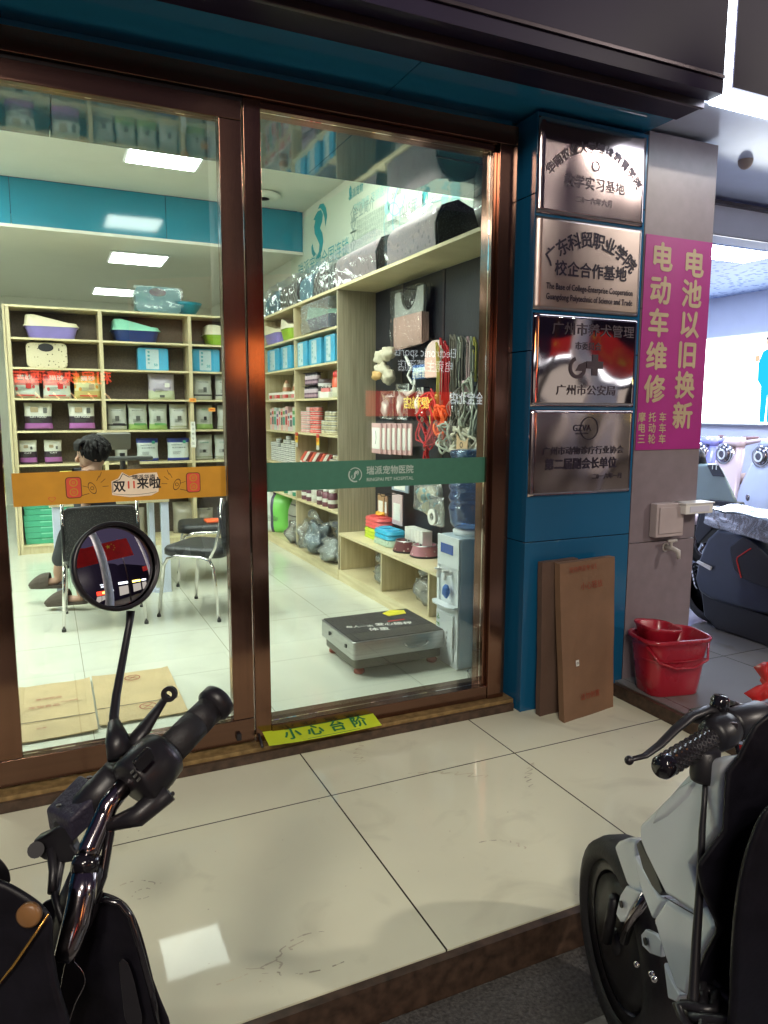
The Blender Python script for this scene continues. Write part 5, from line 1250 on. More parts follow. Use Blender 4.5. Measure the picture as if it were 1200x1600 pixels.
# head surface details (face towards -X, slightly down)
Mh = Matrix.Translation(headc-O) @ RZ(R(190)) @ RY(R(8))
mb = MB(); lump(mb, (0, 0, 0), (.088, .074, .112), 1, .03, 24, 18)
mb.tube([(.078, 0, .012), (.098, 0, -.012), (.100, 0, -.024), (.086, 0, -.034)], [.007, .010, .012, .008], 10)
mb.ball((.072, 0, -.052), (.016, .024, .007), 12, 8); mb.ball((.072, 0, -.063), (.015, .020, .007), 12, 8); mb.ball((.058, 0, -.088), (.024, .026, .02), 12, 8)
for s in (-1, 1): mb.ball((-.006, s*.075, -.008), (.020, .010, .032), 12, 8); mb.ball((.066, s*.030, .012), (.012, .014, .009), 10, 6)
for i in range(len(mb.v)): mb.v[i] = Mh @ mb.v[i]
mb.build('head', M_SKIN, person, smooth=True)
mb = MB()
for s in (-1, 1): mb.ring(.017, .020, Mh @ frm((.084, s*.032, .012), (0, 1, 0), (0, 0, 1)), 20, .002); mb.tube([Mh @ Vector((.082, s*.052, .014)), Mh @ Vector((.0, s*.082, .016))], .0015, 5)
mb.build('glasses', M_BLK, person)
M_HAIR = mat('black_hair', (.010, .008, .008, 1), rough=.6, spec=.25, bump=.9, bscale=45, stretch=(1, 1, .3))
mb = MB(); hv = []; 
lump(mb, (-.022, 0, .028), (.100, .094, .108), 6, .10, 40, 28)
rh = random.Random(3)
for i in range(190):
    a = rh.uniform(-2.6, 2.6)+PI; el = rh.uniform(.05, 1.35); 
    d_ = Vector((math.cos(a)*math.cos(el), math.sin(a)*math.cos(el), math.sin(el)))
    p0 = Vector((-.022, 0, .028))+Vector((d_.x*.095, d_.y*.09, d_.z*.104)); tn = Vector((-d_.z*math.cos(a), -d_.z*math.sin(a), math.cos(el)))*-1
    p1 = p0+tn*-.0+Vector((d_.x, d_.y, -.5))*.02; p2 = p1+Vector((d_.x*.006, d_.y*.006, -.035))
    mb.tube([p0, p1, p2], [.010, .008, .002], 5)
for i in range(26):
    y = -.06+i*.0048; mb.tube([(.045, y, .105), (.078, y*1.05, .085), (.088, y*1.1+.004*math.sin(i), .050-.012*abs(math.sin(i*1.7)))], [.012, .010, .003], 5)
for i in range(len(mb.v)): mb.v[i] = Mh @ mb.v[i]
mb.build('hair', M_HAIR, person, smooth=True)
def sub_skin(name, pts, edges, rad, mt): return skin_obj(name, [Vector(p_)-O for p_ in pts], edges, rad, mt, person)
M_TEE = mat('dark_tee', (.018, .020, .026, 1), rough=.85, bump=.4, bscale=18); M_TRO = mat('charcoal_trousers', (.030, .034, .042, 1), rough=.85, bump=.4, bscale=16)
sub_skin('shirt', [P['hip']+Vector((0, 0, -.03)), P['belly'], P['chest'], P['neck0']+Vector((0, 0, -.02)), (.26, 5.09, .965), (.23, 5.11, .80), (.24, 5.39, .965), (.21, 5.45, .80)], [(0, 1), (1, 2), (2, 3), (2, 4), (4, 5), (2, 6), (6, 7)], [(.148, .14), (.133, .128), (.137, .128), (.09, .085), .075, .062, .075, .062], M_TEE)
sub_skin('trousers', [P['hip']+Vector((0, 0, -.02)), (.20, 5.28, .50), (Lk+Vector((.10, -.18, .0))), Lk, (Lk+La)/2, La+Vector((.005, 0, .065)), (.32, 5.32, .50), (.27, 5.48, .51), Rk, (Rk+Ra)/2, Ra+Vector((0, 0, .06))],
         [(0, 1), (1, 2), (2, 3), (3, 4), (4, 5), (0, 6), (6, 7), (7, 8), (8, 9), (9, 10)], [(.17, .12), .098, .092, .078, .072, .066, .098, .092, .078, .072, .068], M_TRO)
M_SLIP = mat('taupe_slipper', (.085, .065, .05, 1), rough=.8, bump=.3)
for (hl, toe, nm) in ((La+Vector((.05, -.02, -.10)), Lt+Vector((-.02, 0, -.02)), 0), (Ra+Vector((.05, -.02, -.055)), Rt+Vector((-.03, 0, -.01)), 1)):
    d_ = (toe-hl); L_ = d_.length; x_ = d_.normalized(); y_ = Vector((0, 0, 1)).cross(x_).normalized(); M = frm(hl-O, x_, y_)
    sole = [(L_*.02, -.035), (0, 0), (L_*.02, .035), (L_*.35, .038), (L_*.65, .048), (L_*.9, .042), (L_, .0), (L_*.9, -.042), (L_*.65, -.048), (L_*.35, -.038)]
    mb = MB(); mb.prism(sole, .022, M); n = 8; vs = []; fs = []
    for j in range(n+1):
        u = .42+.56*j/n; ww = .046*math.sqrt(max(0.02, 1-((u-.62)/.42)**4)); hh = .075*(1-(j/n)**2.2)+.02
        for i in range(9):
            a = PI*i/8; vs.append((L_*u, -ww*math.cos(a), .02+math.sin(a)*hh))
    for j in range(n):
        for i in range(8): a = j*9+i; fs.append((a, a+1, a+10, a+9))
    mb.add(vs, fs, M); mb.build('slipper', M_SLIP, person, smooth=False)

# ================================================================= on and around the shopfront
def yf(px, py, Y=2.99): return on_y(px, py, Y)
M_YEL = mat('yellow_sticker_vinyl', (205, 148, 40), rough=.55, var=.12, vscale=9); M_INKB = mat('brown_ink', (60, 35, 25), rough=.6); M_SRED = mat('speaker_red', (215, 85, 60), rough=.55); M_CRM = mat('cream_ink', (240, 225, 200), rough=.55)
t = thing('sticker', 'yellow promotional strip with red speakers and black characters across the left glass door', 'sticker', (.274, 2.979, 1.13), 0)
t.rotation_euler = (0, R(-.4), 0)
B(-.392, .392, -.001, 0, -.062, .062).build('strip', M_YEL, t)
FY = lambda x, z, o=0: face_y(x, -.0013-o, z)
for sx in (-.185, .26):
    mb = MB(); mb.prism(rrect(.056, .080, .012), .0006, FY(sx, 0)); mb.build('speaker_print', M_INKB, t)
    mb = MB(); mb.prism(rrect(.051, .075, .010), .0004, FY(sx, 0, .0007)); s_ = mb.build('speaker_red_print', M_SRED, t)
    mb = MB()
    for dz in (-.017, .019): mb.ring(.011, .015, FY(sx, dz, .0012), 20, .0002); mb.ring(.003, .006, FY(sx, dz, .0012), 12, .0002)
    mb.build('cone_print', M_YEL, t)
    q = 1 if sx < 0 else -1; mb = MB(); c = sx+q*.065
    mb.ring(.016, .0185, FY(c, -.005) @ RZ(.4*q) @ Matrix.Diagonal((.7, 1.3, 1, 1)), 20, .0004); mb.ring(.005, .007, FY(c, -.005) @ RZ(.4*q), 14, .0004)
    mb.box(-.014, .014, -.001, .001, 0, .0004, FY(sx+q*.04, -.028) @ RZ(.25*q)); mb.box(-.012, .012, -.0008, .0008, 0, .0004, FY(sx+q*.042, .002) @ RZ(-.3*q))
    for (dx, dz, a) in ((.022, .032, 1.1), (.040, .022, .7), (.048, .0, .05), (.032, .045, 1.2)): mb.box(-.011, .011, -.0009, .0009, 0, .0004, FY(c+q*dx, dz) @ RZ(a*q))
    mb.build('megaphone_print', M_INKB, t)
mb = MB(); hp = [(.013*(16*math.sin(a)**3)/16, .012*(13*math.cos(a)-5*math.cos(2*a)-2*math.cos(3*a)-math.cos(4*a))/16) for a in [2*PI*k/24 for k in range(24)]]
mb.prism(hp, .0003, FY(-.262, -.040)); mb.build('heart_print', M_SRED, t); MB().prism([(x*.8, y*.8) for x, y in hp], .0003, FY(-.262, -.040, .0004)).build('heart_fill', M_YEL, t)
blob = [(-.085, -.035), (-.085, .018), (-.06, .028), (-.045, .052), (-.02, .036), (.02, .045), (.085, .046), (.092, .02), (.088, -.03), (.06, -.044), (-.02, -.047)]
MB().prism(blob, .0004, FY(.035, 0)).build('title_plate', M_CRM, t)
mb = MB()
mb.text('瑞派华南', FY(.07, .029, .0006), .019, .0004, .085); mb.text('来啦', FY(.088, .002, .0006), .046, .0014); mb.text('双', FY(-.022, -.006, .0006), .046, .0014)
mb.tube([FY(x*.08+.035, -.030-.008*math.cos(x*1.5), .0008).translation for x in (-1, -.6, -.2, .2, .6, 1)], .0007, 5)
for a_, b_ in (((-.08, .015), (-.055, .024)), ((-.055, .024), (-.042, .046)), ((-.042, .046), (-.02, .032)), ((-.02, .032), (.012, .038)), ((-.08, .015), (-.082, -.026))):
    mb.tube([FY(a_[0]+.035, a_[1], .0006).translation, FY(b_[0]+.035, b_[1], .0006).translation], .0013, 5)
mb.build('lettering', M_INK, t)
MB().text('11', FY(.022, .0, .0006), .04, .0012).build('number_print', M_SRED, t)
t = thing('sticker', 'sea green strip with a pale swan emblem and hospital name across the right glass pane', 'sticker', (1.39, 2.992, 1.14))
B(-.548, .55, -.001, 0, -.0615, .0615).build('strip', mat('sea_green_vinyl', (62, 118, 98), rough=.45, var=.05, vscale=30), t)
M_PGI = mat('pale_grey_ink', (175, 195, 185), rough=.5)
pe = yf(555, 742); ptx = yf(610, 735); pt2 = yf(610, 747)
mb = MB(); M_ = face_y(pe.x-1.39, -.0013, pe.z-1.14); 
mb.ring(.029, .033, M_, 36, .0004, a0=-.9, a1=PI*.75); mb.ring(.027, .033, M_, 36, .0004, a0=PI*.8, a1=PI*1.6); emblem(mb, M_ @ RZ(-.5), .048); mb.build('emblem_print', M_PGI, t)
mb = MB(); mb.text('瑞派宠物医院', face_y(ptx.x-1.39, -.0013, ptx.z-1.14), .041, .0008, .235); mb.text('RINGPAI PET HOSPITAL', face_y(pt2.x-1.39, -.0013, pt2.z-1.14-.004), .022, .0003, .235)
mb.build('lettering', M_PGI, t)
# watch-your-step sign lying on the threshold
t = thing('step_sign', 'yellow sign with green characters lying on the threshold by the door post', 'sign', (1.09, 2.915, -.010)); c = [on_z(x, y, -.008) for x, y in ((416, 1165), (590, 1131), (578, 1119), (421, 1150))]
L0 = c[0]-Vector((1.09, 2.915, -.010)); L1 = c[1]-Vector((1.09, 2.915, -.010)); ax = (L1-L0); w_ = ax.length; M = frm((L0+L1)/2+Vector((0, .008, .016)), ax, (0, 1, .22))
def signsheet(w, h, d): 
    mb = MB(); n = 14; vs = []; fs = []
    for s_ in (0, 1):
        for i in range(n+1):
            u = i/n-.5
            for v in (-.5, .5): vs.append((u*w, v*h, s_*d+.010*(u*2)**2*(1 if u < 0 else .3)+.004*abs(v-.5)))
    N = 2*(n+1)
    for i in range(n):
        a = 2*i; fs += [(a, a+1, a+3, a+2), (N+a, N+a+2, N+a+3, N+a+1), (a, a+2, N+a+2, N+a), (a+1, N+a+1, N+a+3, a+3)]
    fs += [(0, N, N+1, 1), (2*n, 2*n+1, N+2*n+1, N+2*n)]
    return mb, vs, fs
mb, vs, fs = signsheet(w_, .105, .0015); mb.add(vs, fs, M); mb.build('sheet', mat('sign_yellow', (205, 225, 50), rough=.5), t)
mb = MB()
for i, ch in enumerate('小心台阶'): mb.text(ch, M @ T(-w_*.27+i*w_*.20, 0, .0065 if i else .009), .078, .002)
for (a_, b_) in ((-.5, .5),): mb.box(-w_*.47, w_*.47, .043, .0455, .0055, .0058, M); mb.box(-w_*.47, w_*.47, -.0455, -.043, .006, .0063, M)
mb.build('lettering', mat('sign_green', (35, 120, 70), rough=.5), t)
tag(MB().tube([on_z(408, 1164, 0)+Vector((0, -.02, 0)), on_z(402, 1150, .0)+Vector((0, -.03, .02)), on_z(398, 1140, .0)+Vector((0, -.02, .05))], .006, 6).build('cord_end', M_BLK, loc=on_z(408, 1164, 0), smooth=True), 'short dark cord end by the foot of the centre post', 'cord')
# cardboard leaning on the teal column
def lean_card(label, bl, br, h, ytop, mt, th=.035):
    t = thing('cardboard_box', label, 'cardboard', (bl[0], bl[1], PZ)); mb = MB()
    b0 = Vector((0, 0, 0)); b1 = Vector((br[0]-bl[0], br[1]-bl[1], 0)); t0 = Vector((.01, ytop[0]-bl[1], h)); t1 = Vector((b1.x+.005, ytop[1]-bl[1], h+.005))
    n = 8; vs = []; fs = []
    for s_ in (0, 1):
        for j in range(n+1):
            for i in range(n+1):
                u = i/n; v = j/n; p = (b0*(1-u)+b1*u)*(1-v)+(t0*(1-u)+t1*u)*v; p = p+Vector((0, s_*th-.006*noise.noise(Vector((u*3, v*4, bl[0]*7))), 0)); vs.append(p)
    N = (n+1)**2
    for j in range(n):
        for i in range(n):
            a = j*(n+1)+i; fs += [(a, a+1, a+n+2, a+n+1), (N+a, N+a+n+1, N+a+n+2, N+a+1)]
    for i in range(n):
        fs += [(i, N+i, N+i+1, i+1), (n*(n+1)+i, n*(n+1)+i+1, N+n*(n+1)+i+1, N+n*(n+1)+i)]
        a = i*(n+1); fs += [(a, a+n+1, N+a+n+1, N+a)]; a += n; fs += [(a, N+a, N+a+n+1, a+n+1)]
    mb.add(vs, fs).build('board', mt, t); return t, b1, t0, t1
M_CARD3 = mat('cardboard_worn', (.22, .125, .072, 1), rough=.75, var=.12, vscale=5, bump=.2, bscale=40)
M_CARD2 = mat('cardboard_dull', (.12, .072, .052, 1), rough=.75, var=.10, vscale=5, bump=.2, bscale=40)
t, b1, t0, t1 = lean_card('flattened cardboard box leaning on the teal column behind the lighter one', (2.14, 2.775), (2.36, 2.79), .765, (2.81, 2.81), M_CARD2)
t, b1, t0, t1 = lean_card('tall flattened cardboard box with a small white label leaning in front on the teal column', (2.20, 2.665), (2.555, 2.72), .765, (2.755, 2.765), M_CARD3, .04)
xa = b1.normalized(); ya = (t0).normalized()
mb = MB(); 
def lc(u, v, o=.004): p = (b1*u)*(1-v)+(t0*(1-u)+t1*u)*v; return frm(p+Vector((0, -o-.004, 0)), xa, ya)
mb.prism(rrect(.022, .03, .001, 1), .0005, lc(.26, .36)); mb.build('label', M_WP, t)
MB().ring(.005, .007, lc(.26, .36, .006), 4).build('label_mark', M_INK, t)
mb = MB(); mb.text('宠物用品专业包装', lc(.45, .955), .03); mb.text('小心轻放', lc(.55, .84), .04); mb.text('请勿倒置', lc(.5, .13), .035); mb.build('lettering', M_CARDR, t)
# electric box, socket and tap on the pillar
t = thing('switch_box', 'square beige electric box on the mauve pillar above the tap', 'box', (2.975, 2.858, .765)); B(-.105, .09, -.05, 0, 0, .18).build('case', M_NWALL if False else mat('aged_beige_plastic', (172, 160, 160), rough=.45), t, bevel=.006)
B(-.088, .075, -.056, -.0505, .02, .16).build('cover', MATS['aged_beige_plastic'], t, bevel=.004)
t = thing('socket_box', 'flat grey white box jutting from the right edge of the mauve pillar', 'box', (3.13, 2.858, .885)); B(-.10, .10, -.09, 0, 0, .052).build('case', M_WHT, t, bevel=.004); B(-.105, .105, -.095, 0, .053, .06).build('lid', M_WHT, t)
B(-.07, .07, -.093, -.0905, .01, .042).build('face', M_NWALL, t)
t = thing('water_tap', 'small white tap on the mauve pillar above the red bucket', 'tap', (2.995, 2.858, .70)); mb = MB()
mb.tube([(0, 0, 0), (0, -.05, 0), (.008, -.08, -.01), (.012, -.085, -.05)], [.016, .014, .014, .010], 12); mb.build('spout', mat('dull_white_metal', (175, 170, 165), rough=.35), t, smooth=True)
MB().tube([(-.005, -.045, .01), (-.005, -.045, .035)], .007, 8).build('stem', MATS['dull_white_metal'], t); MB().tube([(-.03, -.045, .04), (.03, -.045, .042)], .009, 8).build('handle', MATS['dull_white_metal'], t, smooth=True)
MB().lathe([(.024, 0), (.024, .004)], 16, frm((0, -.0005, 0), (1, 0, 0), (0, 0, 1))).build('flange', MATS['dull_white_metal'], t)
# red mop bucket
M_BUCK = mat('red_bucket_plastic', (.36, .012, .028, 1), rough=.28, var=.12, coat=.3, bump=.05, bscale=5)
t = thing('mop_bucket', 'red plastic mop bucket with a wringer insert standing by the mauve pillar', 'bucket', (2.845, 2.655, 0), R(-12)); t.scale = (.92, .92, .97)
mb = MB(); rings = []
for k, z in ((.74, 0), (.76, .006), (.84, .12), (.93, .25), (.97, .285), (1.04, .29), (1.05, .305), (1.0, .31), (.95, .30), (.80, .10), (.70, .02)): rings.append([(p[0]*k, p[1]*k, z) for p in rrect(.40, .28, .09, 7)])
L = len(rings[0]); vs = [q for r_ in rings for q in r_]; fs = [tuple(range(L))[::-1], tuple(range((len(rings)-1)*L, len(rings)*L))]
for a in range(len(rings)-1):
    for k in range(L): fs.append((a*L+k, a*L+(k+1) % L, (a+1)*L+(k+1) % L, (a+1)*L+k))
mb.add(vs, fs).build('tub', M_BUCK, t, smooth=True)
mb = MB(); rings = []
for k, z in ((.55, .16), (.75, .24), (1.0, .335), (1.08, .345), (1.06, .355), (.98, .345), (.70, .24), (.5, .17)): rings.append([(-.075+p[0]*k, p[1]*k, z+.02*(-.075+p[0]*k)/-.2) for p in rrect(.21, .21, .07, 6)])
L = len(rings[0]); vs = [q for r_ in rings for q in r_]; fs = [tuple(range(L))[::-1], tuple(range((len(rings)-1)*L, len(rings)*L))]
for a in range(len(rings)-1):
    for k in range(L): fs.append((a*L+k, a*L+(k+1) % L, (a+1)*L+(k+1) % L, (a+1)*L+k))
mb.add(vs, fs).build('wringer', M_BUCK, t, smooth=True)
MB().tube([(-.19, -.08, .27), (-.15, -.143, .20), (-.05, -.150, .165), (.06, -.152, .165), (.14, -.148, .20), (.20, -.07, .275)], .007, 8).build('handle', M_BUCK, t, smooth=True)
MB().tube([(-.20, -.06, .205), (-.16, -.125, .20), (0, -.137, .195), (.16, -.125, .20), (.20, -.06, .205)], .004, 6).build('rib', M_BUCK, t, smooth=True)
# hanging sensor under the neighbour's soffit
p = on_y(1165, 250, 3.0); t = thing('hanging_bulb', 'round dull bulb hanging on tangled wires under the scooter shop soffit', 'bulb', (p.x, 3.0, 2.79))
MB().ball((0, 0, p.z-2.79), (.040, .040, .050), 18, 12).build('bulb', mat('dusty_bulb', (150, 132, 122), rough=.5), t, smooth=True); MB().ball((-.012, .0, p.z-2.79+.055), (.030, .030, .034), 16, 10).build('bulb_neck', MATS['dusty_bulb'], t, smooth=True); MB().lathe([(.02, p.z-2.79+.04), (.028, p.z-2.79+.05), (.028, p.z-2.79+.10), (.015, p.z-2.79+.11)], 14).build('holder', M_BLK, t, smooth=True)
mb = MB(); mb.tube([(0, 0, 0), (.02, 0, -.03), (-.01, 0, p.z-2.79+.10)], .005, 6); tangle(mb, (0, 0, p.z-2.79+.14), (.07, .03, .05), 3, .004, 4); mb.build('wires', M_BLK, t, smooth=True)

# ================================================================= scooter shop next door
t = thing('wall_screen', 'bright wall screen showing a man in a blue suit in the scooter shop', 'screen', (6.985, 3.2, 1.285))
B(-.05, 0, 0, 3.05, 0, .975).build('casing', M_WHT, t)
B(-.058, -.051, .02, 3.03, .02, .955).build('picture', emis('screen_white', (.90, .96, 1, 1), 5.5), t)
E_BL = emis('screen_blue', (.01, .25, .75, 1), 2.2); E_SK = emis('screen_skin', (.8, .45, .3, 1), 1.3); E_HR = emis('screen_hair', (.02, .03, .06, 1), 1)
pm = on_x(1197, 600, 6.92); z0 = 1.285; yy = pm.y-3.2
F_ = lambda y, z, o=0: face_x(-.0585-o, y, z)
MB().prism([(-.075, 0), (-.085, .38), (-.13, .44), (-.135, .62), (-.09, .74), (.0, .78), (.09, .74), (.13, .6), (.11, .38), (.08, .38), (.075, 0), (.012, 0), (0, .3), (-.012, 0)], .001, F_(yy-.02, .03)).build('suit_image', E_BL, t)
MB().prism([(.055*math.cos(a), .075*math.sin(a)) for a in [2*PI*k/20 for k in range(20)]], .001, F_(yy-.02, .87)).build('face_image', E_SK, t)
MB().prism([(.06*math.cos(a), .06*math.sin(a)) for a in [PI*k/12 for k in range(13)]], .001, F_(yy-.02, .89, .0012)).build('hair_image', E_HR, t)
MB().prism(rrect(.06, .06, .02), .001, F_(yy+.13, .70, .0012)).build('hand_image', E_SK, t)
for k in range(5): MB().tube([F_(yy+.11+k*.01, .72, .0016).translation, F_(yy+.10+k*.014, .765, .0016).translation], .004, 6).build('finger_image', E_SK, t)

def paint(name, c): return mat('paint_'+name, c, rough=.2, coat=.8, var=.04)
def sect(cx, cy, z, wx, wy, n=20, e=2.6):
    out = []
    for k in range(n):
        a = 2*PI*k/n; c, s = math.cos(a), math.sin(a)
        out.append((cx+wx*math.copysign(abs(c)**(2/e), c), cy+wy*math.copysign(abs(s)**(2/e), s), z))
    return out
def loft(mb, rings):
    L = len(rings[0]); vs = [q for r_ in rings for q in r_]; fs = [tuple(range(L))[::-1], tuple(range((len(rings)-1)*L, len(rings)*L))]
    for a in range(len(rings)-1):
        for k in range(L): fs.append((a*L+k, a*L+(k+1) % L, (a+1)*L+(k+1) % L, (a+1)*L+k))
    return mb.add(vs, fs)
def wheel(t, y, r, mt=None, w=.05, x=0, name='wheel', rim=M_CHRD):
    M = frm((x, y, r), (0, 1, 0), (0, 0, 1))
    tw = MB().lathe([(r-.06, -w*.75), (r-.045, -w), (r-.012, -w*.85), (r, -w*.35), (r, w*.35), (r-.012, w*.85), (r-.045, w), (r-.06, w*.75)], 36, M, cap=False).build('tyre', M_RUB, t, smooth=True)
    mb = MB(); mb.lathe([(r-.085, -w*.6), (r-.06, -w*.74), (r-.058, w*.74), (r-.085, w*.6)], 36, M, cap=False); mb.lathe([(.0, -w*.8), (.035, -w*.8), (.04, w*.8), (0, w*.8)], 20, M)
    for k in range(5):
        a = 2*PI*k/5; mb.tube([M @ Vector((.03*math.cos(a), .03*math.sin(a), 0)), M @ Vector(((r-.07)*math.cos(a+.15), (r-.07)*math.sin(a+.15), 0))], [.016, .011], 8)
    mb.build('rim', rim, tw, smooth=True)
    return tw
def retro(label, loc, rz, c1, c2, cover=True):
    t = thing('scooter', label, 'scooter', loc, rz, group='retro scooters parked along the wall')
    r = .22; wheel(t, .58, r); wheel(t, -.52, r)
    loft(MB(), [sect(0, .44, .28, .17, .03), sect(0, .50, .42, .21, .05), sect(0, .47, .62, .20, .05), sect(0, .42, .80, .16, .055), sect(0, .37, .95, .13, .06), sect(0, .34, 1.02, .09, .05)]).build('leg_shield', c1, t, smooth=True)
    loft(MB(), [sect(0, .58, .36, .085, .19), sect(0, .60, .43, .08, .17), sect(0, .60, .475, .055, .10), sect(0, .60, .49, .02, .04)]).build('front_mudguard', c1, t, smooth=True)
    MB().cbox((0, .12, .27), (.30, .62, .07)).build('floorboard', M_BLK, t, bevel=.02)
    loft(MB(), [sect(0, -.42, .26, .13, .30), sect(0, -.44, .40, .19, .38), sect(0, -.42, .55, .19, .36), sect(0, -.38, .66, .15, .32)]).build('rear_body', c1, t, smooth=True)
    loft(MB(), [sect(0, -.36, .655, .14, .33), sect(0, -.36, .70, .155, .36), sect(0, -.38, .745, .14, .33), sect(0, -.40, .755, .10, .25)]).build('seat', M_WRAP if False else c2, t, smooth=True)
    loft(MB(), [sect(0, .33, 1.0, .08, .05), sect(0, .35, 1.05, .11, .07), sect(0, .33, 1.10, .08, .06)]).build('bar_cowl', c1, t, smooth=True)
    for s in (-1, 1):
        MB().tube([(s*.06, .31, 1.05), (s*.20, .27, 1.08), (s*.27, .22, 1.09)], [.025, .016, .014], 10).build('handlebar', c1, t, smooth=True)
        MB().tube([(s*.27, .22, 1.09), (s*.38, .16, 1.09)], .018, 10).build('grip', mat('grip_tan', (120, 85, 85), rough=.6), t, smooth=True)
        MB().tube([(s*.22, .28, 1.08), (s*.30, .29, 1.075), (s*.38, .24, 1.07)], .006, 6).build('brake_lever', M_CHR, t, smooth=True)
    Mh_ = frm((0, .44, .955), (-1, 0, 0), (0, 0, 1))
    MB().lathe([(.085, -.06), (.092, .0), (.085, .02), (.075, .015)], 28, Mh_).build('headlight_ring', M_CHR, t, smooth=True)
    hl = MB().lathe([(.074, .01), (.06, .03), (.03, .036), (0, .038)], 24, Mh_).build('headlight', M_CHRD, t, smooth=True)
    MB().ring(.03, .045, Mh_ @ T(0, 0, .037), 24, .003).build('lens_ring', M_WHT, hl)
    MB().ball((0, .555, .62), (.02, .01, .03)).build('badge', M_CHRD, t, smooth=True)
    return t
M_LAV = paint('lavender', (150, 150, 215)); M_PEA = paint('peach', (215, 190, 190)); M_GRYW = paint('cool_grey', (180, 185, 205)); M_SEAT = mat('tan_seat', (150, 120, 110), rough=.5)
for (px, m1, lb) in ((1100, M_LAV, 'lavender retro scooter half hidden by the pillar, facing the aisle'), (1141, M_PEA, 'peach pink retro scooter with a round headlight against the white wall'), (1200, M_GRYW, 'cool grey retro scooter at the right edge of the picture')):
    p = on_x(px, 708, 5.75); q = retro(lb, (6.22, p.y, 0), PI/2-.12, m1, M_SEAT); q.scale = (1.08, 1.08, 1.08)
# tall green-grey front apron of a larger scooter
t = thing('scooter', 'large glossy grey green scooter seen behind the pillar in front of the retro row', 'scooter', (5.0, 4.45, 0)); OX = Vector((5.0, 4.45, 0))
def pl(X, pts): return [on_x(a, b, X)-OX for a, b in pts]
M_GG = paint('grey_green', (120, 135, 130))
MB().solid(pl(4.9, [(1070, 728), (1092, 724), (1121, 723), (1130, 735), (1142, 760), (1152, 782), (1151, 791), (1130, 789), (1105, 786), (1070, 783)]), (.19, .17, -.02)).build('front_apron', M_GG, t, bevel=.035, seg=4)
MB().solid(pl(4.885, [(1104, 726), (1120, 725), (1131, 745), (1113, 744)]), (.02, 0, 0)).build('dark_visor', M_BLKG, t, bevel=.004)
MB().text('TT', face_x(-.118, on_x(1116, 730, 4.88).y-4.45, on_x(1116, 730, 4.88).z), .06, .001).build('lettering', M_WP, t)
MB().solid(pl(4.88, [(1105, 784), (1107, 780), (1150, 785), (1152, 792), (1148, 795), (1112, 792)]), (.10, 0, 0)).build('rubber_lip', M_BLK, t, bevel=.012)
MB().solid(pl(4.92, [(1090, 795), (1150, 797), (1148, 830), (1085, 835)]), (.28, 0, 0)).build('lower_body', M_BLK, t, bevel=.02)
MB().tube([pl(4.95, [(1086, 700)])[0], pl(4.95, [(1093, 712)])[0], pl(4.98, [(1100, 728)])[0]], [.03, .045, .03], 10).build('handlebar', M_BLK, t, smooth=True)
wheel(t, .35, .24); wheel(t, -.75, .24)
# dark scooter with plastic covered seat
t = thing('scooter', 'dark blue black scooter with a plastic covered seat parked right of the pillar', 'scooter', (3.98, 3.25, 0)); OX = Vector((3.98, 3.25, 0))
M_NAVY = mat('navy_black_paint', (.012, .016, .035, 1), rough=.3, coat=.5, var=.2)
MB().solid(pl(3.90, [(1084, 905), (1090, 875), (1103, 842), (1120, 826), (1148, 831), (1175, 850), (1215, 880), (1260, 930), (1260, 985), (1200, 962), (1150, 950), (1110, 938), (1090, 925)]), (.30, 0, 0)).build('side_body', M_NAVY, t, bevel=.03, seg=4)
MB().solid(pl(3.885, [(1139, 855), (1160, 838), (1178, 850), (1230, 900), (1235, 935), (1160, 905), (1145, 890)]), (.02, 0, 0)).build('side_panel', M_BLK, t, bevel=.01)
mb = MB(); mb.tube(pl(3.882, [(1173, 857), (1152, 871), (1151, 876), (1158, 903)]), .004, 6); mb.build('red_line', M_RED, t)
o = MB().solid(pl(3.880, [(1088, 879), (1090, 876), (1111, 886), (1109, 891)]), (.012, 0, 0)).build('badge', M_WHT, t)
MB().solid(pl(3.92, [(1106, 815), (1110, 800), (1126, 795), (1150, 800), (1210, 815), (1280, 835), (1280, 870), (1200, 845), (1160, 836), (1125, 824)]), (.25, 0, 0)).build('seat', M_PAD, t, bevel=.03, seg=3)
def crumple(pts, thick, name, mt, parent, seed):
    n = 10; P4 = [Vector(q) for q in pts]; th = Vector(thick); vs = []; fs = []; mb = MB()
    def S(u, v): return (P4[0]*(1-u)+P4[1]*u)*(1-v)+(P4[3]*(1-u)+P4[2]*u)*v
    for a_, fn in enumerate((lambda u, v: S(u, v)-th*.08, lambda u, v: S(u, 1)+th*v*1.1-th*.08+Vector((0, 0, .012)), lambda u, v: S(0, v)+th*u)):
        o0 = len(vs)
        for i in range(n+1):
            for j in range(n+1):
                q = fn(i/n, j/n); k_ = noise.noise(q*14+Vector((seed, 0, 0)))*.014; vs.append(q+Vector((-abs(k_), k_*.5, k_)))
        for i in range(n):
            for j in range(n): b = o0+i*(n+1)+j; fs.append((b, b+1, b+n+2, b+n+1))
    return mb.add(vs, fs).build(name, mt, parent, smooth=True)
crumple(pl(3.90, [(1104, 818), (1275, 868), (1275, 828), (1107, 794)]), (.27, 0, 0), 'seat_plastic', film('seat_film', tint=(.75, .8, .9, 1), ior=1.5, rough=.2, bump=1, bscale=14, base=.04, haze=.16, hazecol=(.6, .65, .8, 1)), t, 2)
MB().solid(pl(4.0, [(1095, 800), (1101, 790), (1108, 800), (1112, 828), (1090, 850), (1084, 835)]), (.14, 0, 0)).build('tail_frame', M_BLK, t, bevel=.01)
for k in range(5): MB().ring(.025, .040, Matrix.Translation(pl(3.96, [(1086+k*1.2, 888+k*6)])[0]) @ RX(R(70)), 20, .01).build('spring_coil', M_CHR, t)
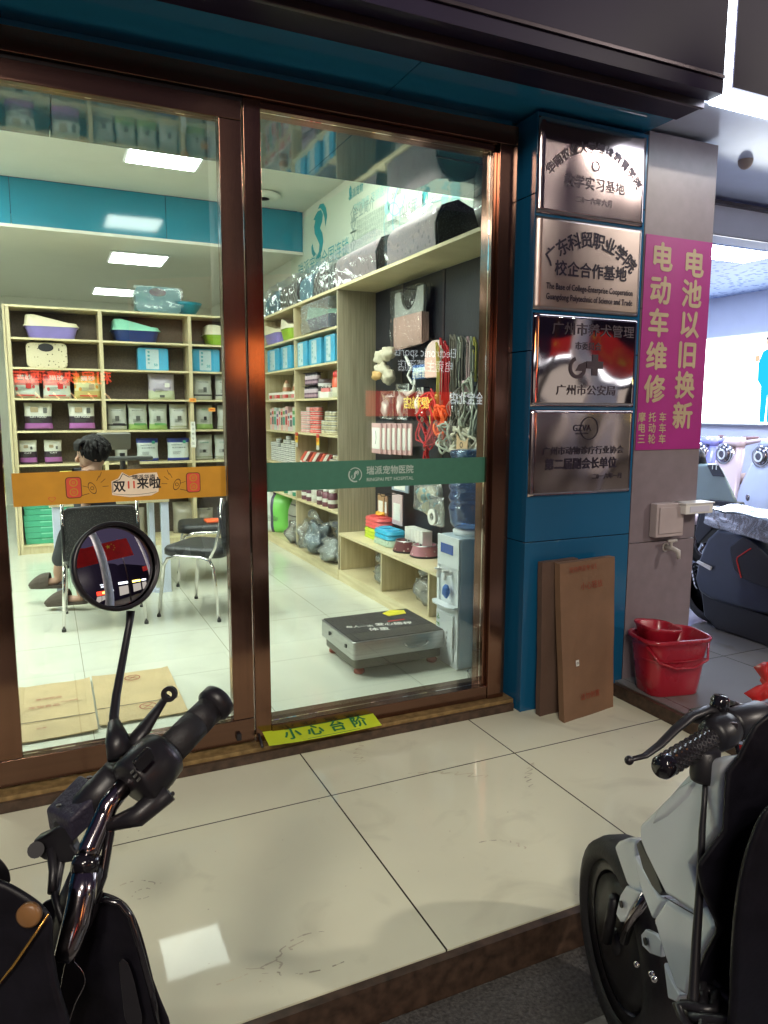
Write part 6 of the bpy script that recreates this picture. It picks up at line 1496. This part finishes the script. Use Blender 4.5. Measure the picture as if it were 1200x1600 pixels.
c = pl(4.05, [(1112, 952)])[0]; c.z = .225; Mw = frm(c, (0, 1, 0), (0, 0, 1)); rr_ = .22
tw = MB().lathe([(rr_-.06, -.045), (rr_-.045, -.055), (rr_-.01, -.045), (rr_, -.02), (rr_, .02), (rr_-.01, .045), (rr_-.045, .055), (rr_-.06, .045)], 36, Mw, cap=False).build('tyre', M_RUB, t, smooth=True)
MB().lathe([(0, -.03), (rr_-.06, -.04), (rr_-.06, .04), (0, .03)], 30, Mw).build('rim', M_CHRD, tw, smooth=True)
MB().solid(pl(3.93, [(1094, 922), (1120, 932), (1260, 985), (1260, 1050), (1190, 1008), (1150, 994), (1118, 984), (1098, 962)]), (.24, 0, 0)).build('lower_cover', M_BLK, t, bevel=.02)
struct(B(4.2, 6.9, 3.62, 3.66, .0005, .004), 'floor_strip', M_TRIM)
# dangling red cloth parcel
p = at(1216, 1086, 1.5); t = thing('red_bag', 'crumpled red plastic bag hanging behind the right scooter handlebar', 'bag', p)
mb = lump(MB(), (.03, 0, 0), (.07, .05, .055), 4, .8, 24, 16); lump(mb, (.0, 0, -.05), (.05, .05, .05), 9, .9, 20, 14); mb.build('bag', film('red_film', tint=(.9, .06, .06, 1), ior=1.5, rough=.2, bump=1, bscale=30, base=.08, haze=.8, hazecol=(.75, .03, .03, 1)), t, smooth=True)
MB().tube([(.0, 0, .04), (.01, 0, .075), (.03, .0, .09), (.05, 0, .07), (.05, 0, .04)], .006, 6).build('handle_loop', MATS['red_film'], t, smooth=True)

# curved wheel marks and scuffs worn into the tiles
mb = MB(); rs = random.Random(11)
for (cx_, cy2, r_, a0, a1) in ((.17, 2.22, .07, .2, 4.2), (.20, 2.20, .03, 0, 5.2), (.36, 2.02, .35, 4.6, 5.4), (.62, 1.85, .22, 3.6, 4.9), (1.15, 2.15, .5, .6, 1.3), (1.45, 2.7, .3, 2.4, 3.2), (.60, 1.74, .10, 1.0, 3.4), (1.3, 1.9, .12, 0, 1.6), (2.0, 2.2, .3, 2.2, 3.0)):
    n = 26; pts = [(cx_+r_*math.cos(a0+(a1-a0)*k/n)*(1+.08*math.sin(k*1.3)), cy2+r_*.8*math.sin(a0+(a1-a0)*k/n)) for k in range(n+1)]
    for k in range(n):
        if rs.random() < .35: continue
        p, q = Vector(pts[k]), Vector(pts[k+1]); d_ = (q-p).normalized(); nn_ = Vector((-d_.y, d_.x))*rs.uniform(.0006, .0030)
        o0 = len(mb.v); mb.add([(p.x-nn_.x, p.y-nn_.y, PZ+.001), (q.x-nn_.x, q.y-nn_.y, PZ+.001), (q.x+nn_.x, q.y+nn_.y, PZ+.001), (p.x+nn_.x, p.y+nn_.y, PZ+.001)], [(0, 1, 2, 3)])
for k in range(90):
    x = rs.uniform(-.2, 2.5); y = rs.uniform(1.62, 2.85); s_ = rs.uniform(.0008, .003); a = rs.uniform(0, 3)
    mb.add([(x+s_*math.cos(a+b)*rs.uniform(.6, 2), y+s_*math.sin(a+b), PZ+.0012) for b in (0, 1.5, 3.0, 4.6)], [(0, 1, 2, 3)])
struct(mb, 'floor_scuffs', mat('scuff_brown', (.58, .54, .38, 1), rough=.6, var=.4))

# ================================================================= foreground: left e-bike (world coordinates, placed from its handlebar)
LB = Vector((.0, .85, GZ))
eb = thing('electric_bike', 'black electric bike at the lower left with a round mirror and chrome handlebar', 'bike', LB)
def A(px, py, d): return at(px, py, d)-LB
mc = at(184, 884, 1.05); v_in = (mc-CAM).normalized(); r_out = Vector((.70, -.66, .26)).normalized(); nrm = (r_out-v_in).normalized()
zx = Vector((0, 0, 1)).cross(nrm).normalized(); Mm = frm(mc-LB, zx, nrm.cross(zx))
rad = .0635; Rc = .30
prof = [(0, Rc-math.sqrt(Rc*Rc-0))]+[(rad*.93*k/8, -(Rc-math.sqrt(Rc*Rc-(rad*.93*k/8)**2))) for k in range(1, 9)]
sh = MB().lathe([(rad*.93, -.002), (rad*.94, .003), (rad*.99, .005), (rad*1.03, -.001), (rad*1.0, -.014), (rad*.7, -.026), (rad*.2, -.030), (0, -.030)], 48, Mm, cap=False).build('mirror', M_BLK, eb, smooth=True)
MB().lathe([(r_, z_) for r_, z_ in prof][::-1], 64, Mm, cap=False).build('mirror_glass', mat('mirror_silver', (.86, .86, .88, 1), rough=.0, metal=1, var=0, rvar=0), sh, smooth=True)
MB().tube([A(204, 955, 1.075), A(202, 975, 1.07), A(192, 1030, 1.03), A(182, 1085, 1.0), A(178, 1120, .975), A(181, 1150, .955)], [.0065, .005, .0052, .0058, .0065, .008], 12).build('mirror_stalk', M_BLK, eb, smooth=True)
MB().tube([A(178, 1128, .965), A(183, 1155, .95), A(190, 1182, .94)], [.008, .015, .018], 14).build('stalk_boot', M_BLK, eb, smooth=True)
MB().tube([A(200, 1170, .95), A(222, 1143, .965), A(243, 1113, .985), A(262, 1086, 1.0)], [.013, .0125, .0085, .0055], 12, sq=.6).build('brake_lever', M_BLK, eb, smooth=True)
MB().ring(.0045, .0105, frm(A(266, 1083, .997), rt, up), 20, .008).build('lever_end', M_BLK, eb, smooth=False)
g0, g1 = A(262, 1176, .955), A(338, 1098, 1.03); gd = (g1-g0)
mb = MB(); mb.tube([g0, g0+gd*.55, g0+gd*.56, g0+gd*.57, g0+gd*.85], [.021, .0205, .019, .0205, .0200], 24); mb.build('grip', M_RUB, eb, smooth=True)
MB().tube([g0+gd*.852, g0+gd*.90, g0+gd*.92, g0+gd*1.06, g0+gd*1.10], [.0195, .0225, .0255, .0255, .020], 24).build('grip_end', M_BLK, eb, smooth=True)
hd_ = gd.normalized(); h0 = A(226, 1208, .925)
MB().tube([h0-hd_*.022, h0-hd_*.018, h0+hd_*.012, h0+hd_*.034, h0+hd_*.040], [.028, .034, .036, .033, .027], 28).build('switch_housing', M_BLK, eb, smooth=True)
sw = MB(); Ms = frm(A(222, 1186, .885), hd_, up)
sw.prism(rrect(.026, .018, .003), .006, Ms); sw.build('switch_button', M_BLKG, eb, bevel=.001)
mb = MB()
for k in range(3): mb.prism(rrect(.006, .003, .0008, 2), .001, frm(A(206+k*5, 1206+k*6, .886), hd_, up))
mb.build('switch_marks', M_GRY, eb)
Mc = frm(A(250, 1185, .94), hd_, up); MB().tube([Mc.translation-hd_*.006, Mc.translation+hd_*.006], .029, 28).build('grip_collar', M_TRIM, eb, smooth=True)
# brake fluid box ahead of the housing
b_ = [A(*q) for q in ((124, 1208, .965), (166, 1228, .925), (108, 1283, .91), (70, 1263, .95))]
M_BOXT = mat('matt_blue_black', (.030, .026, .045, 1), rough=.5, var=.1, bump=.2, bscale=200)
MB().solid(b_, Vector((0, 0, -.034))+(fw*.006)).build('brake_reservoir', M_BOXT, eb, bevel=.005, seg=3)
for (px, py) in ((92, 1264), (140, 1220)):
    MB().lathe([(0, 0), (.0035, 0), (.0035, .0015), (0, .002)], 12, Matrix.Translation(A(px, py, .925)+Vector((0, 0, .004)))).build('screw', M_TRIM, eb)
MB().tube([A(186, 1212, .94), A(140, 1255, .945), A(100, 1290, .95)], [.024, .022, .016], 14).build('lever_body', M_BLK, eb, smooth=True)
MB().solid([A(*q) for q in ((92, 1290, .93), (118, 1292, .92), (112, 1320, .92), (128, 1345, .92), (100, 1350, .92), (68, 1345, .93), (48, 1332, .94), (52, 1312, .94), (74, 1302, .93))], fw*.02).build('bracket', M_BLK, eb, bevel=.004)
MB().tube([A(56, 1328, .92), A(56, 1328, .955)], .010, 14).build('bolt_head', M_BLK, eb)
MB().tube([A(80, 1325, .93), A(84, 1360, .92), A(82, 1395, .90)], .006, 8).build('cable', M_BLK, eb, smooth=True)
MB().tube([A(112, 1300, .94), A(96, 1345, .93), A(86, 1400, .90), A(98, 1440, .87)], .005, 8).build('cable', M_BLK, eb, smooth=True)
for k, (q, r_) in enumerate(((((262, 1235, .92), (215, 1275, .905), (168, 1290, .90)), .015), (((240, 1218, .93), (262, 1245, .92), (270, 1240, .93)), .006))):
    MB().tube([A(*z) for z in q], [r_, r_*.9, r_*.5], 12).build('switch_lower', M_BLK, eb, smooth=True)
MB().tube([A(198, 1222, .925), A(170, 1258, .91), A(156, 1290, .90), A(142, 1322, .885), A(134, 1345, .88)], [.012, .0125, .0125, .0135, .014], 18).build('handlebar_tube', M_CHRD, eb, smooth=True)
MB().tube([A(136, 1336, .882), A(132, 1362, .875)], .0165, 20).build('handlebar_clamp', M_BLKG, eb, smooth=True)
MB().tube([A(134, 1350, .878), A(128, 1400, .865), A(120, 1440, .855), A(108, 1478, .845), A(100, 1500, .84)], [.0155, .0165, .0165, .014, .012], 18).build('handlebar_tube', M_CHRD, eb, smooth=True)
MB().tube([A(160, 1262, .90), A(172, 1300, .90), A(160, 1370, .89), A(145, 1410, .88)], .006, 8).build('cable', M_BLKG, eb, smooth=True)
# fairings
M_FAIR = mat('black_fairing', (.005, .0045, .008, 1), rough=.45, var=.3, vscale=30, bump=.05, bscale=90, spec=.25)
def crv(pts, k=4):
    n = len(pts); out = []
    for i in range(n):
        a_, b_, c_, d_ = (Vector((*pts[(i+j) % n], 0)) for j in (-1, 0, 1, 2))
        for u in [q/k for q in range(k)]:
            p_ = .5*((2*b_)+(c_-a_)*u+(2*a_-5*b_+4*c_-d_)*u*u+(3*b_-a_-3*c_+d_)*u**3); out.append((p_.x, p_.y))
    return out
def thick(pts, d, tv, name, mt, par=eb, bevel=.012):
    cx0 = sum(p[0] for p in pts)/len(pts); cy0 = sum(p[1] for p in pts)/len(pts); tv = ray(cx0-25, cy0+30)*tv.length   # depth runs back and down, away from the rider
    return MB().solid([A(x, y, d) for x, y in crv(pts)], tv).build(name, mt, par, bevel=bevel, seg=4)
thick([(-60, 1360), (0, 1372), (40, 1392), (70, 1415), (84, 1440), (84, 1480), (92, 1530), (104, 1640), (-60, 1640)], .78, fw*.07, 'front_fairing', M_FAIR)
thick([(-40, 1330), (-10, 1335), (8, 1350), (16, 1368), (10, 1382), (-40, 1384)], .86, fw*.03, 'second_grip', M_BLK, bevel=.012)
thick([(60, 1420), (110, 1398), (150, 1392), (185, 1402), (206, 1422), (222, 1460), (240, 1530), (264, 1640), (95, 1640), (86, 1520)], .90, fw*.10, 'leg_guard', M_FAIR, bevel=.03)
MB().tube([A(x, y, .895) for x, y in ((140, 1410), (165, 1406), (188, 1412), (204, 1432), (218, 1480), (236, 1545), (250, 1610))], .004, 8).build('guard_edge', M_BLKG, eb, smooth=True)
thick([(186, 1505), (196, 1500), (206, 1520), (216, 1560), (222, 1600), (198, 1600), (190, 1550)], .888, fw*.02, 'guard_highlight', M_BLKG, bevel=.01)
MB().tube([A(x, y, .772) for x, y in ((-8, 1545), (20, 1510), (44, 1475), (76, 1428))], [.001, .0016, .0016, .001], 6).build('gold_piping', mat('gold_piping', (.75, .42, .10, 1), rough=.25, metal=.9), eb, smooth=True)
MB().lathe([(0, .004), (.010, .004), (.0128, .002), (.0128, -.004)], 28, frm(A(45, 1430, .772), rt, up)).build('round_reflector', mat('amber_reflector', (.22, .11, .04, 1), rough=.35), eb, smooth=True)
thick([(104, 1500), (126, 1512), (134, 1536), (118, 1570), (100, 1620), (84, 1620), (92, 1560)], .845, fw*.02, 'frame_tube', M_CHRD, bevel=.008)
MB().tube([A(134, 1362, .875), A(128, 1400, .90), (-.12, .22, .50), (-.12, .28, .24)], [.018, .026, .026, .02], 14).build('steering_column', M_BLK, eb, smooth=True); B(-.20, -.02, -.20, .16, .20, .50).build('front_body', M_FAIR, eb, bevel=.04, seg=3); wheel(eb, .28, .24, x=-.12); wheel(eb, -.55, .24, x=-.18)
B(-.36, -.02, -.75, -.15, .55, .72).build('seat', M_PAD, eb, bevel=.04, seg=4); B(-.30, -.08, -.6, .35, .28, .545).build('body', M_FAIR, eb, bevel=.04, seg=3)

# ================================================================= foreground: white scooter on the right
SO = Vector((1.16, .86, GZ)); SR = R(-20)
sc_ = thing('scooter', 'white electric scooter with black diamond patterned grip at the lower right', 'scooter', SO, SR)
EX = Vector((math.cos(SR), math.sin(SR), 0)); EY = Vector((-math.sin(SR), math.cos(SR), 0))
def LX(px, py, x):
    d = ray(px, py); t_ = (x-(CAM-SO).dot(EX))/d.dot(EX); q = CAM+d*t_-SO; return Vector((q.dot(EX), q.dot(EY), q.z))
def LD(px, py, dist): q = at(px, py, dist)-SO; return Vector((q.dot(EX), q.dot(EY), q.z))
def LY(px, py, y):
    d = ray(px, py); t_ = (y-(CAM-SO).dot(EY))/d.dot(EY); q = CAM+d*t_-SO; return Vector((q.dot(EX), q.dot(EY), q.z))
wheel(sc_, .46, .25, w=.066, rim=M_BLK); wheel(sc_, -.75, .25, w=.055, rim=M_BLK)
MB().lathe([(0, -.045), (.10, -.050), (.155, -.040), (.16, -.02), (.16, .02), (.155, .040), (.10, .05), (0, .045)], 36, frm((0, .46, .25), (0, 1, 0), (0, 0, 1))).build('hub_motor', mat('hub_black', (.015, .014, .016, 1), rough=.45, var=.3), sc_, smooth=True)
def sp(pts, x, tv, name, mt, bevel=.008, seg=3): return MB().solid([LX(a, b, x) for a, b in pts], tv).build(name, mt, sc_, bevel=bevel, seg=seg)
UP = [(1150, 1178), (1120, 1182), (1098, 1188), (1070, 1212), (1043, 1243), (1012, 1274), (998, 1287), (998, 1311), (1008, 1336), (1022, 1365), (1039, 1399), (1094, 1436), (1094, 1403), (1086, 1380), (1079, 1353), (1101, 1322), (1123, 1296), (1125, 1243), (1130, 1205)]
sp(UP, -.16, (.30, .0, .0), 'front_cowl', M_WHTP, .02, 4)
sp([(1015, 1290), (1026, 1262), (1058, 1230), (1093, 1208), (1072, 1246), (1040, 1276)], -.1645, (.02, 0, 0), 'cowl_facet', M_WHTP, .008)
sp([(1039, 1405), (1093, 1441), (1094, 1407), (1117, 1451), (1095, 1490), (1070, 1556), (1056, 1548), (1036, 1490), (1024, 1450), (1019, 1437)], -.155, (.27, 0, 0), 'lower_cowl', M_WHTP, .010)
sp([(1036, 1503), (1050, 1535), (1062, 1556), (1056, 1566), (1043, 1560)], -.13, (.2, 0, 0), 'lower_fin', M_WHTP, .004)
sp([(1090, 1520), (1106, 1562), (1098, 1570), (1086, 1540)], -.15, (.05, 0, 0), 'lower_fin', M_WHTP, .004)
sp([(993, 1318), (999, 1312), (1008, 1330), (1022, 1355), (1036, 1394), (1031, 1400), (1018, 1385), (1004, 1358)], -.135, (.03, 0, 0), 'air_slot', M_BLK, .004)
sp([(990, 1335), (996, 1344), (1028, 1402), (1038, 1406), (1019, 1437), (1003, 1395), (994, 1362)], -.13, (.24, 0, 0), 'cowl_edge', M_WHTP, .006)
FN = [(958, 1322), (964, 1314), (978, 1309), (993, 1311), (994, 1340), (1002, 1380), (1001, 1395), (988, 1392), (979, 1384), (968, 1352)]
sp(FN, -.075, (.15, 0, 0), 'front_mudguard', M_WHTP, .012, 4)
o = sp([(969, 1398), (978, 1384), (1001, 1396), (990, 1412), (976, 1440), (969, 1441), (962, 1428)], -.082, (.012, 0, 0), 'fork_bracket', M_WHTP, .003)
sp([(1001, 1460), (1008, 1452), (1024, 1460), (1033, 1470), (1032, 1496), (1015, 1490), (1003, 1478)], -.095, (.012, 0, 0), 'bracket_lug', M_WHTP, .003)
for (px, py, x) in ((972, 1413, -.0845), (1010, 1471, -.0975)): MB().lathe([(0, 0), (.008, 0), (.008, .004), (0, .004)], 18, frm(LX(px, py, x), (0, -1, 0), (0, 0, 1))).build('bracket_hole', M_INK, sc_)
MB().tube([LX(1010, 1400, -.07), LX(985, 1440, -.07), LX(975, 1470, -.07)], .012, 10).build('fork', M_CHRD, sc_, smooth=True)
MB().tube([Vector((.08, .30, .75)), Vector((.08, .45, .25))], .018, 10).build('fork', M_BLK, sc_, smooth=True); MB().tube([Vector((-.07, .42, .40)), Vector((-.07, .46, .25))], .014, 10).build('fork', M_BLK, sc_, smooth=True)
for (px, py) in ((995, 1507), (1018, 1522), (1022, 1530)): MB().ball(tuple(LX(px, py, -.09)), .007, 10, 8).build('bolt', M_CHR, sc_, smooth=True)
# dark inner shield, floor and seat
_q = ray(1130, 1380); LYT = Vector((_q.dot(EX), _q.dot(EY), _q.z))
MB().solid([LY(a, b, -.20) for a, b in ((1200, 1112), (1178, 1130), (1162, 1158), (1150, 1183), (1133, 1206), (1128, 1296), (1106, 1325), (1086, 1352), (1096, 1395), (1121, 1451), (1100, 1490), (1072, 1560), (1080, 1640), (1330, 1640), (1330, 1110), (1250, 1098))], LYT*.06).build('inner_shield', M_FAIR, sc_, bevel=.012)
MB().solid([LY(a, b, -.30) for a, b in crv(((1140, 1560), (1150, 1400), (1175, 1300), (1210, 1250), (1300, 1240), (1300, 1640), (1150, 1640)))], LYT*.10).build('knee_pocket', M_FAIR, sc_, bevel=.03, seg=4)
B(-.17, .17, -.62, -.10, .22, .30).build('floorboard', M_BLK, sc_, bevel=.01); B(-.15, .15, -1.05, -.55, .30, .62).build('rear_body', M_WHTP, sc_, bevel=.05, seg=4); B(-.14, .14, -1.1, -.5, .625, .72).build('seat', M_PAD, sc_, bevel=.03, seg=3)
# bars
ga, gb_ = LD(1040, 1196, 1.165), LD(1112, 1152, 1.25); gd = gb_-ga
M_GRIP = mat('grip_rubber', (.020, .018, .020, 1), rough=.3, coat=.4)
mb = MB(); mb.tube([ga, ga+gd], .0175, 28)
axis = gd.normalized(); n1 = axis.orthogonal().normalized(); n2 = axis.cross(n1)
for i in range(17):
    for k in range(16):
        a = 2*PI*(k+.5*(i % 2))/16; c = ga+gd*(.06+.92*i/17)+(n1*math.cos(a)+n2*math.sin(a))*.0178; o_ = (n1*math.cos(a)+n2*math.sin(a)); tg = axis.cross(o_)
        mb.add([c+axis*.0042, c+tg*.0032, c-axis*.0042, c-tg*.0032, c+o_*.0026], [(0, 1, 4), (1, 2, 4), (2, 3, 4), (3, 0, 4)])
mb.build('grip', M_GRIP, sc_)
MB().tube([ga-axis*.016, ga-axis*.010, ga+axis*.004, ga+axis*.008], [.0155, .0190, .0190, .0175], 28).build('grip_end', M_BLKG, sc_, smooth=True)
MB().tube([gb_-axis*.002, gb_+axis*.006, gb_+axis*.03, gb_+axis*.052, gb_+axis*.058], [.024, .029, .0315, .029, .022], 28).build('switch_housing', M_BLK, sc_, smooth=True)
MB().prism(rrect(.020, .014, .003), .004, frm(LD(1143, 1134, 1.25), rt, up)).build('switch_button', M_TRIM, sc_, bevel=.001)
o = bpy.data.objects['switch_button.001']
MB().prism(rrect(.012, .018, .003), .005, frm(LD(1158, 1172, 1.27), rt, up)).build('horn_button', M_RED, sc_, bevel=.001)
MB().tube([gb_+axis*.055, LD(1175, 1118, 1.36), LD(1230, 1100, 1.42), LD(1300, 1120, 1.46)], [.018, .018, .022, .02], 14).build('handlebar', M_BLK, sc_, smooth=True)
MB().tube([LD(1124, 1112, 1.30), LD(1104, 1109, 1.28), LD(1080, 1119, 1.25), LD(1055, 1140, 1.23), LD(1031, 1164, 1.21), LD(1008, 1181, 1.19), LD(985, 1187, 1.17)], [.011, .0105, .0095, .0085, .0075, .006, .0048], 12, sq=.7).build('brake_lever', M_BLK, sc_, smooth=True)
MB().tube([gb_+axis*.060, gb_+axis*.064, LD(1185, 1120, 1.34), LD(1196, 1116, 1.35)], [.024, .029, .030, .022], 26).build('control_block', M_BLK, sc_, smooth=True)
MB().tube([LD(1108, 1118, 1.30), LD(1150, 1104, 1.36), LD(1190, 1100, 1.42), LD(1230, 1112, 1.45)], .005, 8).build('brake_cable', M_BLKG, sc_, smooth=True)
MB().tube([LD(1150, 1160, 1.26), LD(1158, 1195, 1.25), LD(1175, 1240, 1.25), LD(1200, 1270, 1.27)], .004, 8).build('brake_cable', M_BLKG, sc_, smooth=True)
MB().tube([LX(1039, 1402, -.163), LX(1066, 1418, -.163), LX(1094, 1434, -.163)], .0012, 5).build('panel_seam', M_INK, sc_)
MB().ball(tuple(LD(983, 1188, 1.17)), .0075, 14, 10).build('lever_end', M_BLK, sc_, smooth=True)
MB().tube([LD(1080, 1118, 1.30), LD(1105, 1118, 1.30), LD(1130, 1125, 1.30)], [.012, .018, .02], 12).build('lever_clamp', M_BLK, sc_, smooth=True)
MB().lathe([(.0, 0), (.016, 0), (.016, .035), (.012, .042), (0, .044)], 20, Matrix.Translation(LD(1123, 1123, 1.30))).build('mirror_cap', M_BLKG, sc_, smooth=True)
MB().solid([LD(1150, 1095, 1.33), LD(1175, 1110, 1.33), LD(1172, 1118, 1.33), LD(1146, 1102, 1.33)], (0, .02, -.005)).build('reservoir_lid', M_TRIM, sc_, bevel=.002)
MB().lathe([(.0, -.052), (.022, -.052), (.0235, -.045), (.0235, .0), (.018, .004)], 24, Matrix.Translation(LD(1103, 1172, 1.22))).build('stalk_mount', M_BLK, sc_, smooth=True)
MB().tube([LD(1103, 1210, 1.22), LD(1100, 1260, 1.21), LD(1097, 1300, 1.20), LD(1094, 1380, 1.19), LD(1088, 1470, 1.17), LD(1083, 1570, 1.15), LD(1080, 1660, 1.13)], [.0046, .0046, .0056, .0063, .0072, .0082, .0082], 12).build('mirror_stalk', M_BLK, sc_, smooth=True)
mb = MB(); mb.ball(tuple(LD(1078, 1668, 1.10)), (.03, .05, .045), 18, 12); mb.build('mirror_back', M_BLK, sc_, smooth=True)
mb = MB(); tangle(mb, tuple(LD(1125, 1590, 1.14)), (.07, .05, .03), 5, .008, 12); mb.build('hanging_cord', M_BLK, sc_, smooth=True)

# ================================================================= across the street (seen only in glass, plaques and mirror)
t = thing('street_building', 'dark shop row across the street with lit signs, seen only as reflections', 'building', (0, -12, GZ))
B(-20, 30, -3, 0, 0, 7).build('wall', M_DARKCAN, t)
E_WS = emis('sign_white', (.9, .95, 1, 1), 3.5); E_RS = emis('sign_red', (1, .06, .03, 1), 2.0); E_RN = emis('neon_red', (1, .10, .05, 1), 8); E_YS = emis('sign_yellow_lit', (1, .75, .12, 1), 8); E_WIN = emis('shop_window_glow', (.9, .8, .7, 1), .5); E_OR = emis('tube_orange', (1, .6, .3, 1), 5)
def back_face(x, z, y=.02): return frm((x, y, z-GZ), (-1, 0, 0), (0, 0, 1))
mb = MB(); mb.text('Electronic sports', back_face(9.6, 3.0), .36, 0, 1.9); mb.text('电竞主题酒店', back_face(9.6, 2.62), .34, 0, 1.7); mb.text('全宝北店', back_face(10.9, 1.75, .06), .36, .008, 1.1); mb.build('lettering', E_WS, t)
B(7.8, 10.4, .01, .05, 1.28-GZ, 1.95-GZ).build('shop_sign', E_RS, t); MB().text('便利店', back_face(9.3, 1.62, .06), .34, .01, .8).build('lettering', E_YS, t)
for x in (7.85, 8.75, 9.65): B(x, x+.8, .01, .03, .45-GZ, 1.15-GZ).build('shop_window', E_WIN, t)
MB().text('利民快捷酒店', back_face(.45, 2.12), .30, .008, 2.0).build('neon_lettering', E_RN, t)
for k in range(6): MB().tube([(-.5+k*.36, .04, 1.80-GZ), (-.38+k*.36, .04, 1.66-GZ)], .02, 6).build('light_tube', E_OR, t)
for x, w_ in ((-9, 3), (-5, 2.4), (13, 3), (18, 4), (23, 3)):
    B(x, x+w_, .01, .04, .5-GZ, 2.2-GZ).build('shop_window', E_WIN, t); B(x, x+w_, .01, .10, 2.6-GZ, 3.0-GZ).build('shop_sign', E_WS if x != 18 else E_YS, t)
B(4.05, 4.95, .01, .12, 2.2-GZ, 3.9-GZ).build('shop_sign', emis('sign_orange', (1, .36, .10, 1), 6), t); B(-7.2, -4.6, .01, .12, 2.9-GZ, 3.5-GZ).build('shop_sign', MATS['sign_orange'], t)
M_POLE = mat('white_post', (.75, .74, .80, 1), rough=.4)
M_FLAG = mat('flag_red', (.9, .02, .02, 1), rough=.6); M_STAR = mat('flag_yellow', (.9, .7, .05, 1), rough=.6)
def star(r, M, mb, a0=PI/2): mb.prism([((r if k % 2 == 0 else r*.38)*math.cos(a0+PI*k/5), (r if k % 2 == 0 else r*.38)*math.sin(a0+PI*k/5)) for k in range(10)], .001, M)
def post(label, x, y, r, zf, ang, fs):
    t = thing('flag_post', label, 'post', (x, y, GZ), ang, group='white posts with flags')
    MB().tube([(0, 0, 0), (0, 0, 4.6)], r, 20).build('post', M_POLE, t, smooth=True)
    for s in (-1, 1):
        fl = B(*sorted((s*(r+.01), s*(r+.01+.45*fs))), -.003, .003, zf-GZ, zf-GZ+.30*fs).build('flag', M_FLAG, t)
        mb = MB(); x0 = (r+.01+.08*fs) if s > 0 else -(r+.01+.37*fs)
        Mz = lambda dx, dz: frm((x0+dx, .0035, zf-GZ+.30*fs-.08*fs+dz), (-1, 0, 0), (0, 0, 1))
        star(.045*fs, Mz(0, 0), mb)
        for dx, dz in ((.07, .03), (.10, .0), (.10, -.04), (.07, -.07)): star(.014*fs, Mz(dx*fs, dz*fs), mb)
        mb.build('stars', M_STAR, fl)
    return t
post('thick white post with red flags near the kerb, seen in the round mirror', 1.55, -.80, .12, 2.05, R(38), 1.9)
post('white post with red flags farther along the kerb, seen in the plaques', 5.87, -1.3, .12, 2.0, R(40), .95)
def lamp_light(name, kind, loc, energy, col, size=.3, rot=None, spot=None):
    ld = bpy.data.lights.new(name, kind); ld.energy = energy; ld.color = col
    if kind == 'POINT': ld.shadow_soft_size = size
    o = bpy.data.objects.new(name, ld); COL.objects.link(o); o.location = loc
    return o
# the orange street lamp behind the photographer (seen in the mirror and the plaques)
t = thing('street_lamp', 'tall street lamp glowing orange across the road, mirrored in the plaques', 'street lamp', (-3.0, -6.2, GZ))
MB().tube([(0, 0, 0), (0, 0, 5.6), (0, .4, 6.1), (0, 1.2, 6.25)], [.09, .06, .05, .045], 10).build('pole', M_TRIM, t, smooth=True)
MB().ball((0, 1.3, 6.22), (.16, .32, .08)).build('lamp_head', M_TRIM, t, smooth=True)
MB().ball((0, 1.3, 6.05), (.15, .20, .15)).build('lamp_glass', emis('sodium_glow', (1, .45, .12, 1), 2.2), t, smooth=True)
lamp_light('street_lamp_light', 'POINT', (-3.0, -4.9, GZ+5.80), 950, (1, .90, .76), .7)
q = copy_thing(t, (8.5, -5.6, GZ), label='second street lamp, added for outdoor light, glowing orange farther right across the road')
lamp_light('street_lamp_light', 'POINT', (8.5, -4.3, GZ+5.80), 1200, (1, .90, .78), .22)  # extra lamp added to light the shopfront from out of view
q = copy_thing(t, (-1.0, -14.5+9, GZ), label='third street lamp, added for platform light, behind the photographer')
q.location = (-.5, -4.2, GZ)
lamp_light('street_lamp_light', 'POINT', (-.5, -2.9, GZ+5.80), 330, (1, .92, .80), .22)  # extra lamp added to brighten the platform from behind the camera
